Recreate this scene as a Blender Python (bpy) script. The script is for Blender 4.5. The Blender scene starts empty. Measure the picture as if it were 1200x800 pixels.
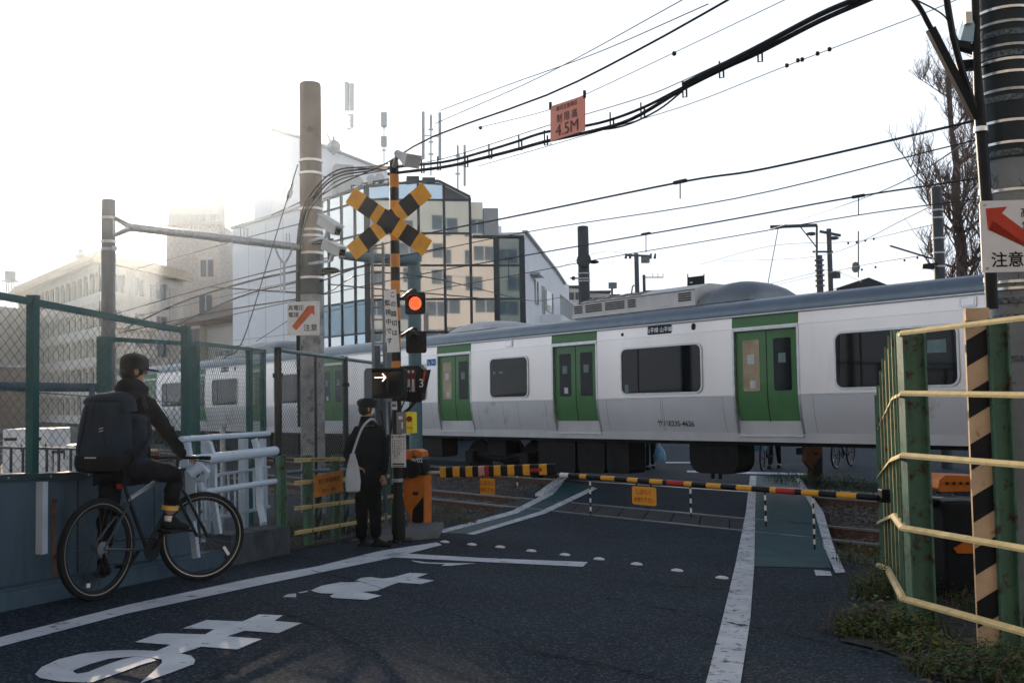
import bpy, bmesh, math, random
from math import sin, cos, pi, radians, sqrt, atan2
from mathutils import Vector, Matrix, noise

scene = bpy.context.scene
col = scene.collection
random.seed(7)
V = Vector

# ------------------------------------------------------------------ camera
PITCH, ROLL, FPX = .05175, .01821, 1167.0
cF = V((0, cos(PITCH), sin(PITCH)))
_R0 = V((1, 0, 0)); _U0 = V((0, -sin(PITCH), cos(PITCH)))
cR = _R0*cos(ROLL) - _U0*sin(ROLL)
cU = _R0*sin(ROLL) + _U0*cos(ROLL)
CAM = V((0, 0, 1.95))
cd = bpy.data.cameras.new('camera'); cam = bpy.data.objects.new('camera', cd); col.objects.link(cam)
cd.sensor_width = 36; cd.lens = 36*FPX/1200; cd.clip_start = .05; cd.clip_end = 3000
cam.matrix_world = Matrix(((cR.x, cU.x, -cF.x, 0), (cR.y, cU.y, -cF.y, 0), (cR.z, cU.z, -cF.z, CAM.z), (0, 0, 0, 1)))
scene.camera = cam
scene.render.resolution_x, scene.render.resolution_y = 1024, 682

# ------------------------------------------------------------------ sky, sun, exposure
SUN_AZ, SUN_EL = radians(-18.6), radians(13.4)      # azimuth from +Y towards +X
world = bpy.data.worlds.new('World'); scene.world = world; world.use_nodes = True
wn = world.node_tree.nodes; wl = world.node_tree.links; wn.clear()
sky = wn.new('ShaderNodeTexSky'); sky.sky_type = 'NISHITA'; sky.sun_disc = False
sky.sun_elevation = SUN_EL; sky.sun_rotation = SUN_AZ
sky.air_density = 1.0; sky.dust_density = 3.0; sky.ozone_density = 3.0; sky.altitude = 50
SKY_STRENGTH = .10
# thick white haze low down that thins out towards the zenith, where the blue sky shows through
wtc = wn.new('ShaderNodeTexCoord'); wsx = wn.new('ShaderNodeSeparateXYZ'); wl.new(wtc.outputs['Generated'], wsx.inputs[0])
wmr = wn.new('ShaderNodeMapRange'); wmr.interpolation_type = 'SMOOTHSTEP'; wl.new(wsx.outputs[2], wmr.inputs[0])
wmr.inputs[1].default_value = .30; wmr.inputs[2].default_value = .72; wmr.inputs[3].default_value = .96; wmr.inputs[4].default_value = .0
mx = wn.new('ShaderNodeMixRGB'); wl.new(wmr.outputs[0], mx.inputs[0]); wl.new(sky.outputs[0], mx.inputs[1]); mx.inputs[2].default_value = (8.3, 9.0, 9.9, 1)
dk = wn.new('ShaderNodeMixRGB'); dk.blend_type = 'DARKEN'; dk.inputs[0].default_value = 1; dk.inputs[2].default_value = (11.5, 12, 12.5, 1); wl.new(sky.outputs[0], dk.inputs[1]); wl.new(dk.outputs[0], mx.inputs[1])
bgn = wn.new('ShaderNodeBackground'); bgn.inputs[1].default_value = SKY_STRENGTH; wl.new(mx.outputs[0], bgn.inputs[0])
wo = wn.new('ShaderNodeOutputWorld'); wl.new(bgn.outputs[0], wo.inputs[0])
sl = bpy.data.lights.new('sun', 'SUN'); sun = bpy.data.objects.new('sun', sl); col.objects.link(sun)
sl.energy = 5.0; sl.angle = radians(.6); sl.color = (1, .80, .60)
_sd = V((sin(SUN_AZ)*cos(SUN_EL), cos(SUN_AZ)*cos(SUN_EL), sin(SUN_EL)))
sun.rotation_euler = _sd.to_track_quat('Z', 'Y').to_euler()
vs = scene.view_settings; vs.view_transform = 'Standard'; vs.look = 'None'; vs.gamma = 1; vs.use_curve_mapping = False
vs.exposure = .4

# ------------------------------------------------------------------ frames of reference
TH = .70032
dT = V((sin(TH), -cos(TH), 0))       # along the track towards the right and nearer
nT = V((cos(TH), sin(TH), 0))        # across the track, away from the camera
S_A, V_SIDE = -19.797, 14.77

def grade(s): return .0091*(min(max(s, -60), 15)+10.6)
def gz(x, y):
    s = x*dT.x+y*dT.y; v = x*nT.x+y*nT.y
    return grade(s)+max(0, min(9.6-v, 14))*.062
def TR(s, v, z=0): return V((dT.x*s+nT.x*v, dT.y*s+nT.y*v, z+grade(s)))
def ray(x, y): return cF+cR*((x-600)/FPX)-cU*((y-400)/FPX)
def P(x, y, D): return CAM+ray(x, y)*D
def PV(x, y, v):
    q = ray(x, y); return CAM+q*(v/(q.x*nT.x+q.y*nT.y))
def G(x, y, h=0):
    q = ray(x, y); D = 5
    for i in range(50):
        z = gz(q.x*D, q.y*D)+h
        D = min((z-CAM.z)/q.z, 400) if q.z < -1e-5 else 400
    return CAM+q*D
def GD(x, D, h=0):                    # the ground point seen in column x at depth D
    q = ray(x, 600); p = V((q.x*D, q.y*D, 0)); return V((p.x, p.y, gz(p.x, p.y)+h))
def onground(x, y, h=0): return V((x, y, gz(x, y)+h))
RD = V((.270, .963, 0)).normalized(); RL = V((-RD.y, RD.x, 0))   # along the road, to its left

# ------------------------------------------------------------------ mesh helpers
class MB:
    def __init__(s): s.v = []; s.f = []; s.m = []; s.cur = 0
    def add(s, vs_, fs_):
        o = len(s.v); s.v += [tuple(v) for v in vs_]
        for f in fs_: s.f.append(tuple(i+o for i in f)); s.m.append(s.cur)
        return s
    def hexa(s, p):   # p: 8 points, bottom 4 ccw then top 4
        return s.add(p, [(3, 2, 1, 0), (4, 5, 6, 7), (0, 1, 5, 4), (1, 2, 6, 5), (2, 3, 7, 6), (3, 0, 4, 7)])
    def box(s, c, size, ax=None):
        ax = ax or (V((1, 0, 0)), V((0, 1, 0)), V((0, 0, 1))); c = V(c)
        a, b, e = ax[0]*size[0]/2, ax[1]*size[1]/2, ax[2]*size[2]/2
        return s.hexa([c-a-b-e, c+a-b-e, c+a+b-e, c-a+b-e, c-a-b+e, c+a-b+e, c+a+b+e, c-a+b+e])
    def cham(s, c, size, ax=None, b=.01):   # box with its edges cut
        ax = ax or (V((1, 0, 0)), V((0, 1, 0)), V((0, 0, 1))); c = V(c)
        bm = bmesh.new(); bmesh.ops.create_cube(bm, size=1)
        for v in bm.verts: v.co = V((v.co.x*size[0], v.co.y*size[1], v.co.z*size[2]))
        bmesh.ops.bevel(bm, geom=bm.edges[:], offset=b, segments=2, affect='EDGES', profile=.6)
        s.add([c+ax[0]*v.co.x+ax[1]*v.co.y+ax[2]*v.co.z for v in bm.verts], [[v.index for v in f.verts] for f in bm.faces]); bm.free(); return s
    def tube(s, pts, r, n=8, cap=True):
        pts = [V(p) for p in pts]; k = len(pts)
        rr = r if isinstance(r, (list, tuple)) else [r]*k
        t0 = (pts[1]-pts[0]).normalized(); up = V((0, 0, 1)) if abs(t0.z) < .9 else V((1, 0, 0))
        a = t0.cross(up).normalized(); vs_ = []
        for i, p in enumerate(pts):
            t = (pts[min(i+1, k-1)]-pts[max(i-1, 0)]).normalized()
            a = (a-t*a.dot(t)).normalized(); b = t.cross(a)
            for j in range(n):
                w = 2*pi*j/n; vs_.append(p+(a*cos(w)+b*sin(w))*rr[i])
        fs_ = [(i*n+j, i*n+(j+1) % n, (i+1)*n+(j+1) % n, (i+1)*n+j) for i in range(k-1) for j in range(n)]
        if cap: fs_ += [tuple(range(n-1, -1, -1)), tuple((k-1)*n+j for j in range(n))]
        return s.add(vs_, fs_)
    def bar(s, p, q, w, h, up=V((0, 0, 1))):
        p, q = V(p), V(q); t = (q-p); L = t.length; t.normalize()
        a = t.cross(up).normalized(); b = a.cross(t)
        return s.box((p+q)/2, (L, w, h), (t, a, b))
    def ball(s, c, r, n=10, m=7, ax=None):
        r = r if isinstance(r, (tuple, list)) else (r, r, r); c = V(c)
        ax = ax or (V((1, 0, 0)), V((0, 1, 0)), V((0, 0, 1)))
        vs_ = []; fs_ = []
        for i in range(m+1):
            th = pi*i/m
            for j in range(n):
                w = 2*pi*j/n
                vs_.append(c+ax[0]*(r[0]*sin(th)*cos(w))+ax[1]*(r[1]*sin(th)*sin(w))+ax[2]*(r[2]*cos(th)))
        for i in range(m):
            for j in range(n): fs_.append((i*n+j, (i+1)*n+j, (i+1)*n+(j+1) % n, i*n+(j+1) % n))
        return s.add(vs_, fs_)
    def poly(s, pts): return s.add(pts, [tuple(range(len(pts)))])
    def prism(s, pts, ext):     # a flat outline pushed along ext
        k = len(pts); pts = [V(p) for p in pts]; e = V(ext)
        return s.add(pts+[p+e for p in pts], [tuple(range(k-1, -1, -1)), tuple(range(k, 2*k))]+[(i, (i+1) % k, k+(i+1) % k, k+i) for i in range(k)])
    def loft(s, rings, closed=True, cap=True):
        n = len(rings[0]); vs_ = [p for r_ in rings for p in r_]; fs_ = []
        for i in range(len(rings)-1):
            for j in range(n if closed else n-1):
                fs_.append((i*n+j, i*n+(j+1) % n, (i+1)*n+(j+1) % n, (i+1)*n+j))
        if cap and closed: fs_ += [tuple(range(n-1, -1, -1)), tuple((len(rings)-1)*n+j for j in range(n))]
        return s.add(vs_, fs_)
    def build(s, name, mats, parent=None, smooth=False, origin=None):
        me = bpy.data.meshes.new(name); me.from_pydata(s.v, [], s.f)
        mats = mats if isinstance(mats, (list, tuple)) else [mats]
        for m_ in mats: me.materials.append(m_)
        if len(mats) > 1: me.polygons.foreach_set('material_index', s.m)
        bm = bmesh.new(); bm.from_mesh(me); bmesh.ops.recalc_face_normals(bm, faces=bm.faces); bm.to_mesh(me); bm.free()
        if smooth:
            me.polygons.foreach_set('use_smooth', [True]*len(me.polygons))
            try: me.set_sharp_from_angle(angle=radians(38))
            except Exception: pass
        o = bpy.data.objects.new(name, me); col.objects.link(o)
        if origin is not None:
            origin = V(origin); me.transform(Matrix.Translation(-origin)); o.location = origin
        if parent is not None:
            o.parent = parent
            if parent.type == 'EMPTY' or parent.location.length > 0:
                o.matrix_parent_inverse = Matrix.Translation(-wloc(parent))
        return o

def wloc(o):
    return V(o.get('_w', o.location)) if o is not None else V()
def thing(name, label, cat, loc, group=None):
    o = bpy.data.objects.new(name, None); col.objects.link(o); o.location = loc; o.empty_display_size = .2
    o['label'] = label; o['category'] = cat
    if group: o['group'] = group
    return o
def tag(o, label=None, cat=None, group=None, kind=None):
    for k, v in (('label', label), ('category', cat), ('group', group), ('kind', kind)):
        if v: o[k] = v
    return o
def part(mb, name, mats, parent, smooth=False, label=None):
    o = mb.build(name, mats, None, smooth)
    o.parent = parent
    pl = parent.location if parent.parent is None else V((0, 0, 0))
    # parts and sub-parts are built in world coordinates: undo the thing's offset once
    if parent.parent is None: o.matrix_parent_inverse = Matrix.Translation(-pl)
    if label: o['label'] = label
    return o
def struct(mb, name, mats, smooth=False):
    o = mb.build(name, mats, None, smooth); o['kind'] = 'structure'; return o
def one(mb, name, mats, label, cat, group=None, smooth=False):
    return tag(mb.build(name, mats, None, smooth), label, cat, group)

# ------------------------------------------------------------------ materials
MATS = {}
def mat(name, c, rough=.6, metal=0, var=.12, scale=8, bump=0, bscale=60, spec=.25, dirt=None, dscale=3, damt=.5, coat=0, emit=None, es=1, stretch=None, alpha=None, trans=0, ior=1.45):
    if name in MATS: return MATS[name]
    m = bpy.data.materials.new(name); m.use_nodes = True; nt = m.node_tree; N = nt.nodes; L = nt.links
    b = N['Principled BSDF']; MATS[name] = m
    b.inputs['Roughness'].default_value = rough; b.inputs['Metallic'].default_value = metal
    b.inputs['Specular IOR Level'].default_value = spec; b.inputs['Coat Weight'].default_value = coat
    b.inputs['IOR'].default_value = ior
    if trans: b.inputs['Transmission Weight'].default_value = trans
    tc = N.new('ShaderNodeTexCoord'); src = tc.outputs['Object']
    if stretch:
        mp = N.new('ShaderNodeMapping'); mp.inputs['Scale'].default_value = stretch; L.new(src, mp.inputs[0]); src = mp.outputs[0]
    n1 = N.new('ShaderNodeTexNoise'); n1.inputs['Scale'].default_value = scale; n1.inputs['Detail'].default_value = 6; L.new(src, n1.inputs[0])
    rp = N.new('ShaderNodeValToRGB'); L.new(n1.outputs[0], rp.inputs[0])
    rp.color_ramp.elements[0].position = .3; rp.color_ramp.elements[1].position = .7
    lo = [max(0, k*(1-var)) for k in c]; hi = [min(1, k*(1+var)) for k in c]
    rp.color_ramp.elements[0].color = (*lo, 1); rp.color_ramp.elements[1].color = (*hi, 1)
    out = rp.outputs[0]
    if dirt:
        n2 = N.new('ShaderNodeTexNoise'); n2.inputs['Scale'].default_value = dscale; n2.inputs['Detail'].default_value = 9; n2.inputs['Roughness'].default_value = .7; L.new(src, n2.inputs[0])
        r2 = N.new('ShaderNodeValToRGB'); r2.color_ramp.elements[0].position = 1-damt-.0; r2.color_ramp.elements[1].position = min(1, 1-damt+.12)
        L.new(n2.outputs[0], r2.inputs[0])
        mxx = N.new('ShaderNodeMixRGB'); L.new(r2.outputs[0], mxx.inputs[0]); L.new(out, mxx.inputs[1]); mxx.inputs[2].default_value = (*dirt, 1); out = mxx.outputs[0]
    L.new(out, b.inputs['Base Color'])
    if bump:
        n3 = N.new('ShaderNodeTexNoise'); n3.inputs['Scale'].default_value = bscale; n3.inputs['Detail'].default_value = 5; L.new(src, n3.inputs[0])
        bp = N.new('ShaderNodeBump'); bp.inputs['Strength'].default_value = bump; bp.inputs['Distance'].default_value = .01; L.new(n3.outputs[0], bp.inputs['Height']); L.new(bp.outputs[0], b.inputs['Normal'])
    if emit:
        b.inputs['Emission Color'].default_value = (*emit, 1); b.inputs['Emission Strength'].default_value = es
    return m

M_blk = mat('black_paint', (.010, .011, .013), .5, var=.3)
M_blkm = mat('black_rubber', (.011, .012, .014), .75, var=.3)
M_dark = mat('dark_underfloor', (.009, .009, .010), .7, var=.4, scale=5)
M_wire = mat('cable_black', (.02, .02, .022), .6)
M_thin = mat('wire_grey', (.10, .10, .105), .6)
M_galv = mat('galvanised_steel', (.42, .44, .45), .45, .7, .2, 20)
M_white = mat('white_paint', (.72, .73, .74), .5, var=.06, dirt=(.4, .4, .39), dscale=4, damt=.42)
M_signw = mat('white_sign', (.78, .78, .78), .4, var=.04)
M_text = mat('sign_ink', (.02, .02, .03), .5)
M_red = mat('sign_red', (.55, .06, .03), .5)
M_orange = mat('sign_orange', (.75, .25, .03), .5, var=.08)
M_yel = mat('hazard_yellow', (.80, .38, .035), .45, var=.12, dirt=(.35, .2, .06), dscale=6, damt=.38)
M_yelbright = mat('yellow_box', (.85, .72, .04), .4)

_tc = {}
def glyphs(txt, size=1.0, depth=0.0, bold=0.0):
    """outline of a line of writing as verts, faces, in x (right) and y (up), starting at 0,0"""
    k = (txt, depth, bold)
    if k not in _tc:
        cu = bpy.data.curves.new('writing', 'FONT'); cu.body = txt; cu.size = 1; cu.extrude = depth; cu.offset = bold; cu.resolution_u = 3
        cu.align_x = 'CENTER'; cu.align_y = 'CENTER'
        o = bpy.data.objects.new('writing', cu); col.objects.link(o)
        dg = bpy.context.evaluated_depsgraph_get()
        me = bpy.data.meshes.new_from_object(o.evaluated_get(dg))
        _tc[k] = ([v.co.copy() for v in me.vertices], [tuple(p.vertices) for p in me.polygons])
        bpy.data.objects.remove(o); bpy.data.meshes.remove(me)
    vs_, fs_ = _tc[k]
    return vs_, fs_
def write(mb, txt, c, ax, up, size, wscale=1.0, bold=0.0):
    vs_, fs_ = glyphs(txt, 1, 0, bold); c = V(c)
    if not vs_: return mb
    x0 = min(v.x for v in vs_); x1 = max(v.x for v in vs_); y0 = min(v.y for v in vs_); y1 = max(v.y for v in vs_)
    mx_, my_ = (x0+x1)/2, (y0+y1)/2
    return mb.add([c+ax*((v.x-mx_)*size*wscale)+up*((v.y-my_)*size) for v in vs_], fs_)
def rrect(w, h, r, n=5):
    out = []
    for cx, cy, a0 in ((w/2-r, h/2-r, 0), (-w/2+r, h/2-r, 90), (-w/2+r, -h/2+r, 180), (w/2-r, -h/2+r, 270)):
        for i in range(n+1):
            a = radians(a0+90*i/n); out.append((cx+r*cos(a), cy+r*sin(a)))
    return out
def copy_thing(root, offset, label, rot=None, group=None):
    c = root.copy(); col.objects.link(c); c.location = root.location+V(offset)
    if rot is not None: c.rotation_euler = rot
    c['label'] = label
    if group: c['group'] = group
    for ch in list(root.children):
        k = ch.copy(); col.objects.link(k); k.parent = c
        for g in list(ch.children):
            h = g.copy(); col.objects.link(h); h.parent = k
    return c
Z = V((0, 0, 1))
def curve_pts(pts, n=6):   # catmull-rom through pts
    pts = [V(p) for p in pts]
    if len(pts) < 3: return pts
    out = []
    e = [pts[0]*2-pts[1]]+pts+[pts[-1]*2-pts[-2]]
    for i in range(1, len(e)-2):
        a, b, c_, d_ = e[i-1], e[i], e[i+1], e[i+2]
        for k in range(n):
            t = k/n
            out.append(.5*((2*b)+(c_-a)*t+(2*a-5*b+4*c_-d_)*t*t+(-a+3*b-3*c_+d_)*t**3))
    out.append(pts[-1]); return out

# ================================================================== GROUND, ROAD, TRACK
def road_mat():
    m = bpy.data.materials.new('asphalt'); m.use_nodes = True; nt = m.node_tree; N = nt.nodes; L = nt.links; b = N['Principled BSDF']
    tc = N.new('ShaderNodeTexCoord')
    n1 = N.new('ShaderNodeTexNoise'); n1.inputs['Scale'].default_value = .7; n1.inputs['Detail'].default_value = 8; L.new(tc.outputs['Object'], n1.inputs[0])
    n2 = N.new('ShaderNodeTexVoronoi'); n2.inputs['Scale'].default_value = 75; L.new(tc.outputs['Object'], n2.inputs[0])
    n4 = N.new('ShaderNodeTexNoise'); n4.inputs['Scale'].default_value = 220; n4.inputs['Detail'].default_value = 3; L.new(tc.outputs['Object'], n4.inputs[0])
    r1 = N.new('ShaderNodeValToRGB'); r1.color_ramp.elements[0].position = .32; r1.color_ramp.elements[1].position = .7
    r1.color_ramp.elements[0].color = (.0095, .0180, .029, 1); r1.color_ramp.elements[1].color = (.0190, .0335, .050, 1); L.new(n1.outputs[0], r1.inputs[0])
    r2 = N.new('ShaderNodeValToRGB'); r2.color_ramp.elements[0].position = .62; r2.color_ramp.elements[1].position = .9
    r2.color_ramp.elements[0].color = (0, 0, 0, 1); r2.color_ramp.elements[1].color = (.20, .22, .24, 1); L.new(n2.outputs['Color'], r2.inputs[0])
    ad = N.new('ShaderNodeMixRGB'); ad.blend_type = 'ADD'; ad.inputs[0].default_value = .42; L.new(r1.outputs[0], ad.inputs[1]); L.new(r2.outputs[0], ad.inputs[2])
    L.new(ad.outputs[0], b.inputs['Base Color'])
    b.inputs['Roughness'].default_value = .8; b.inputs['Specular IOR Level'].default_value = .14
    bp = N.new('ShaderNodeBump'); bp.inputs['Strength'].default_value = .8; bp.inputs['Distance'].default_value = .008
    am = N.new('ShaderNodeMath'); am.operation = 'ADD'; L.new(n2.outputs['Distance'], am.inputs[0]); L.new(n4.outputs[0], am.inputs[1]); L.new(am.outputs[0], bp.inputs['Height']); L.new(bp.outputs[0], b.inputs['Normal'])
    return m
M_asph = road_mat()
def paint_mat(name, c, wear, under=(.016, .024, .034), rough=.55, sc=9):
    m = bpy.data.materials.new(name); m.use_nodes = True; nt = m.node_tree; N = nt.nodes; L = nt.links; b = N['Principled BSDF']
    tc = N.new('ShaderNodeTexCoord')
    n1 = N.new('ShaderNodeTexNoise'); n1.inputs['Scale'].default_value = sc; n1.inputs['Detail'].default_value = 12; n1.inputs['Roughness'].default_value = .75; L.new(tc.outputs['Object'], n1.inputs[0])
    r = N.new('ShaderNodeValToRGB'); r.color_ramp.elements[0].position = wear; r.color_ramp.elements[1].position = wear+.05; L.new(n1.outputs[0], r.inputs[0])
    n2 = N.new('ShaderNodeTexNoise'); n2.inputs['Scale'].default_value = 3; n2.inputs['Detail'].default_value = 8; L.new(tc.outputs['Object'], n2.inputs[0])
    r2 = N.new('ShaderNodeValToRGB'); r2.color_ramp.elements[0].color = (*[k*.72 for k in c], 1); r2.color_ramp.elements[1].color = (*c, 1); r2.color_ramp.elements[0].position = .3; r2.color_ramp.elements[1].position = .65
    L.new(n2.outputs[0], r2.inputs[0])
    x = N.new('ShaderNodeMixRGB'); L.new(r.outputs[0], x.inputs[0]); x.inputs[1].default_value = (*under, 1); L.new(r2.outputs[0], x.inputs[2]); L.new(x.outputs[0], b.inputs['Base Color'])
    b.inputs['Roughness'].default_value = rough; b.inputs['Specular IOR Level'].default_value = .15
    n4 = N.new('ShaderNodeTexNoise'); n4.inputs['Scale'].default_value = 130; L.new(tc.outputs['Object'], n4.inputs[0])
    bp = N.new('ShaderNodeBump'); bp.inputs['Strength'].default_value = .5; bp.inputs['Distance'].default_value = .006; L.new(n4.outputs[0], bp.inputs['Height']); L.new(bp.outputs[0], b.inputs['Normal'])
    return m
M_line = paint_mat('white_road_paint', (.74, .77, .80), .36)
M_wornline = paint_mat('worn_white_paint', (.70, .72, .73), .40, sc=11)
M_lane = paint_mat('green_lane_paint', (.020, .078, .088), .32, sc=5)
M_conc = mat('concrete', (.17, .175, .175), .85, var=.2, scale=3, bump=.4, bscale=40, dirt=(.10, .10, .10), dscale=2.5, damt=.45)
M_ballast = mat('ballast_bed', (.085, .08, .075), .95, var=.5, scale=14, bump=1, bscale=30)
M_stone = mat('ballast_stone', (.13, .125, .12), .9, var=.5, scale=3)
M_steelrail = mat('rail_head_steel', (.30, .30, .30), .35, .85, .15)
M_rust = mat('rail_rust', (.10, .06, .045), .8, var=.3, scale=12)
M_panel = mat('crossing_panel', (.055, .06, .065), .7, var=.25, scale=5, bump=.5, bscale=80)

g = MB()
svl = [-1200, -300, -100, -60, -45, -30, -20, -15, -10, -5, 0, 5, 15, 50, 300, 1200]
vvl = [(-1200, 0), (-100, 0), (-20, 0), (-4.4, 0), (0, 0), (3, 0), (6, 0), (9.6, 0), (9.8, -.14), (12, -.14), (15, -.14), (18.5, -.14), (18.7, 0), (30, 0), (60, 0), (150, 0), (1200, 0)]
vs_ = []
for (vv, dz) in vvl:
    for ss in svl: vs_.append(TR(ss, vv, dz+max(0, min(9.6-vv, 14))*.062))
n_ = len(svl)
g.add(vs_, [(i*n_+j, i*n_+j+1, (i+1)*n_+j+1, (i+1)*n_+j) for i in range(len(vvl)-1) for j in range(n_-1)])
struct(g, 'ground', M_asph)

# the crossing: left and right road edges across the tracks (world x,y at the near and far side)
eL0, eL1 = G(508, 625), G(652, 562); eR0, eR1 = G(1003, 674), G(930, 553)
def edge_at(a, b, v):
    va = a.x*nT.x+a.y*nT.y; vb = b.x*nT.x+b.y*nT.y; t = (v-va)/(vb-va); p = a.lerp(b, t); return p.x*dT.x+p.y*dT.y
strips = [(9.5, 11.15), (11.31, 12.27), (12.43, 15.62), (15.78, 16.70), (16.86, 18.9)]
slab = MB(); pan = []
for i, (va, vb) in enumerate(strips):
    sa0, sb0 = edge_at(eL0, eL1, va), edge_at(eL0, eL1, vb); sa1, sb1 = edge_at(eR0, eR1, va), edge_at(eR0, eR1, vb)
    if i in (1, 3):
        k = 12
        for j in range(k):
            t0, t1 = j/k+.002, (j+1)/k-.002
            a, b_ = sa0+(sa1-sa0)*t0, sa0+(sa1-sa0)*t1; c, e = sb0+(sb1-sb0)*t0, sb0+(sb1-sb0)*t1
            m = MB(); m.hexa([TR(a, va, -.2), TR(b_, va, -.2), TR(e, vb, -.2), TR(c, vb, -.2), TR(a, va, .0), TR(b_, va, .0), TR(e, vb, .0), TR(c, vb, .0)])
            for q in range(1, 9):     # anti-slip ribs
                w = q/9; p0 = TR(a+(c-a)*w, va+(vb-va)*w, .001); p1 = TR(b_+(e-b_)*w, va+(vb-va)*w, .001); m.bar(p0, p1, .02, .006)
            pan.append(m)
    else:
        slab.hexa([TR(sa0, va, -.2), TR(sa1, va, -.2), TR(sb1, vb, -.2), TR(sb0, vb, -.2), TR(sa0, va, .001), TR(sa1, va, .001), TR(sb1, vb, .001), TR(sb0, vb, .001)])
slab_o = struct(slab, 'crossing_road', M_asph)
for m in pan: part(m, 'crossing_panel', M_panel, slab_o)

# rails, sleepers and ballast
track = thing('railway_track', '', '', (0, 0, 0)); del track['label']; del track['category']; track['kind'] = 'structure'
for vr in (11.23, 12.35, 15.70, 16.78):
    for name, z0, z1, w, mm in (('rail', -.12, -.022, .022, M_rust), ('rail_head', -.022, .006, .068, M_steelrail), ('rail_foot', -.14, -.12, .12, M_rust)):
        m = MB(); S = [-70, -40, -20, -12, -6, 0, 8, 15]
        for a, b_ in zip(S[:-1], S[1:]):
            m.hexa([TR(a, vr-w/2, z0), TR(b_, vr-w/2, z0), TR(b_, vr+w/2, z0), TR(a, vr+w/2, z0), TR(a, vr-w/2, z1), TR(b_, vr-w/2, z1), TR(b_, vr+w/2, z1), TR(a, vr+w/2, z1)])
        part(m, name, mm, track)
slp = MB(); slp.box((0, 0, 0), (.24, 2.1, .10)); base = None
for vc in (11.79, 16.24):
    for k in range(-48, 10):
        s_ = k*.6-.3
        if -17.5 < s_ < -5.2 and (edge_at(eL0, eL1, vc)-.2 < s_ < edge_at(eR0, eR1, vc)+.2): continue
        if base is None: base = slp.build('sleeper', M_conc); base.parent = track; o = base
        else: o = base.copy(); col.objects.link(o)
        o.location = TR(s_, vc, -.17); o.rotation_euler = (0, 0, TH-pi/2)
def ballast_side(left):
    m = MB(); rnd = random.Random(3)
    S = [-60+1.2*i for i in range(0, 64)]
    return m
st = MB(); rnd = random.Random(5)
def rock(mb, p, r):
    pts = [V((rnd.uniform(.6, 1)*r*x, rnd.uniform(.6, 1)*r*y, rnd.uniform(.5, .9)*r*z)) for x, y, z in ((1, 0, 0), (0, 1, 0), (-1, 0, 0), (0, -1, 0), (0, 0, 1), (0, 0, -1))]
    a = rnd.uniform(0, 6.28); rot = Matrix.Rotation(a, 3, 'Z')
    mb.add([p+rot @ q for q in pts], [(0, 1, 4), (1, 2, 4), (2, 3, 4), (3, 0, 4), (1, 0, 5), (2, 1, 5), (3, 2, 5), (0, 3, 5)])
for k in range(15000):
    vv = rnd.uniform(9.75, 18.6); ss = rnd.choice((rnd.uniform(-22, -9), rnd.uniform(-10, 3)))
    if edge_at(eL0, eL1, vv)-.02 < ss < edge_at(eR0, eR1, vv)+.02: continue
    if min(abs(vv-q) for q in (11.23, 12.35, 15.70, 16.78)) < .06: continue
    rock(st, TR(ss, vv, -.13+rnd.uniform(-.01, .03)), rnd.uniform(.025, .05))
o = st.build('ballast_stones', M_stone); tag(o, 'grey broken stone ballast between the rails beside the crossing', 'gravel', kind='stuff')
bd = MB()
for (a, b_) in ((-60, -14), (-14, 15)):
    pass
def ballast_poly(fa, fb, name):
    m = MB(); vv = [9.72, 12, 15, 18.6]
    vs_ = []
    for q in vv: vs_ += [TR(fa(q), q, -.132), TR(fb(q), q, -.132)]
    m.add(vs_, [(0, 1, 3, 2), (2, 3, 5, 4), (4, 5, 7, 6)]); struct(m, name, M_ballast)
ballast_poly(lambda v: -60, lambda v: edge_at(eL0, eL1, v), 'ballast_bed')
ballast_poly(lambda v: edge_at(eR0, eR1, v), lambda v: 15, 'ballast_bed')

# painted lines: given as pairs of points down both edges
def ribbon(name, left, right, m_=M_line, h=.006, sub=3):
    mb = MB(); a = []; b_ = []
    for arr, out in ((left, a), (right, b_)):
        for p, q in zip(arr[:-1], arr[1:]):
            for k in range(sub): out.append((p[0]+(q[0]-p[0])*k/sub, p[1]+(q[1]-p[1])*k/sub))
        out.append(arr[-1])
    vs_ = []
    for p, q in zip(a, b_): vs_ += [G(*p, h), G(*q, h)]
    mb.add(vs_, [(2*i, 2*i+1, 2*i+3, 2*i+2) for i in range(len(a)-1)])
    return struct(mb, name, m_)
ribbon('road_line', [(-60, 762), (0, 746), (150, 708), (300, 676), (372, 663), (445, 645), (512, 635)], [(-60, 772), (0, 757), (150, 718), (300, 686), (372, 671), (455, 654), (518, 638)])
ribbon('stop_line', [(458, 647), (560, 653), (689, 658)], [(448, 652), (560, 657.5), (683, 663.5)])
ribbon('road_line', [(515, 621), (600, 598), (641, 577), (658, 562)], [(519, 624), (606, 601), (648, 579), (662, 563)], M_wornline)
ribbon('road_line', [(547, 625), (632, 599), (660, 586), (694, 570)], [(556, 626), (640, 601), (667, 588), (700, 572)], M_wornline)
ribbon('cycle_lane', [(519.5, 624), (606, 601), (648, 579), (662, 563)], [(547, 625), (632, 599), (660, 586), (694, 570)], M_lane)
ribbon('road_line', [(824, 812), (846, 727), (862, 660), (874, 600), (879, 557)], [(866, 812), (879, 727), (884, 660), (885, 600), (886.5, 557)], M_wornline)
ribbon('road_line', [(930, 559), (955, 600), (965, 640), (979, 671)], [(938, 560), (965, 600), (977, 640), (991, 670)], M_wornline)
ribbon('cycle_lane', [(886.8, 557), (885.5, 600), (884.5, 663)], [(929.5, 559), (954.5, 600), (974, 665)], M_lane)
ribbon('road_line', [(954, 667), (973, 669)], [(956, 674), (975, 674)], M_wornline, .008, 1)
ribbon('road_line', [(805, 551), (945, 554)], [(805, 553), (945, 556.5)], M_line)
ribbon('road_line', [(780, 541), (830, 541)], [(780, 542.2), (830, 542.2)], M_line)
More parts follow.
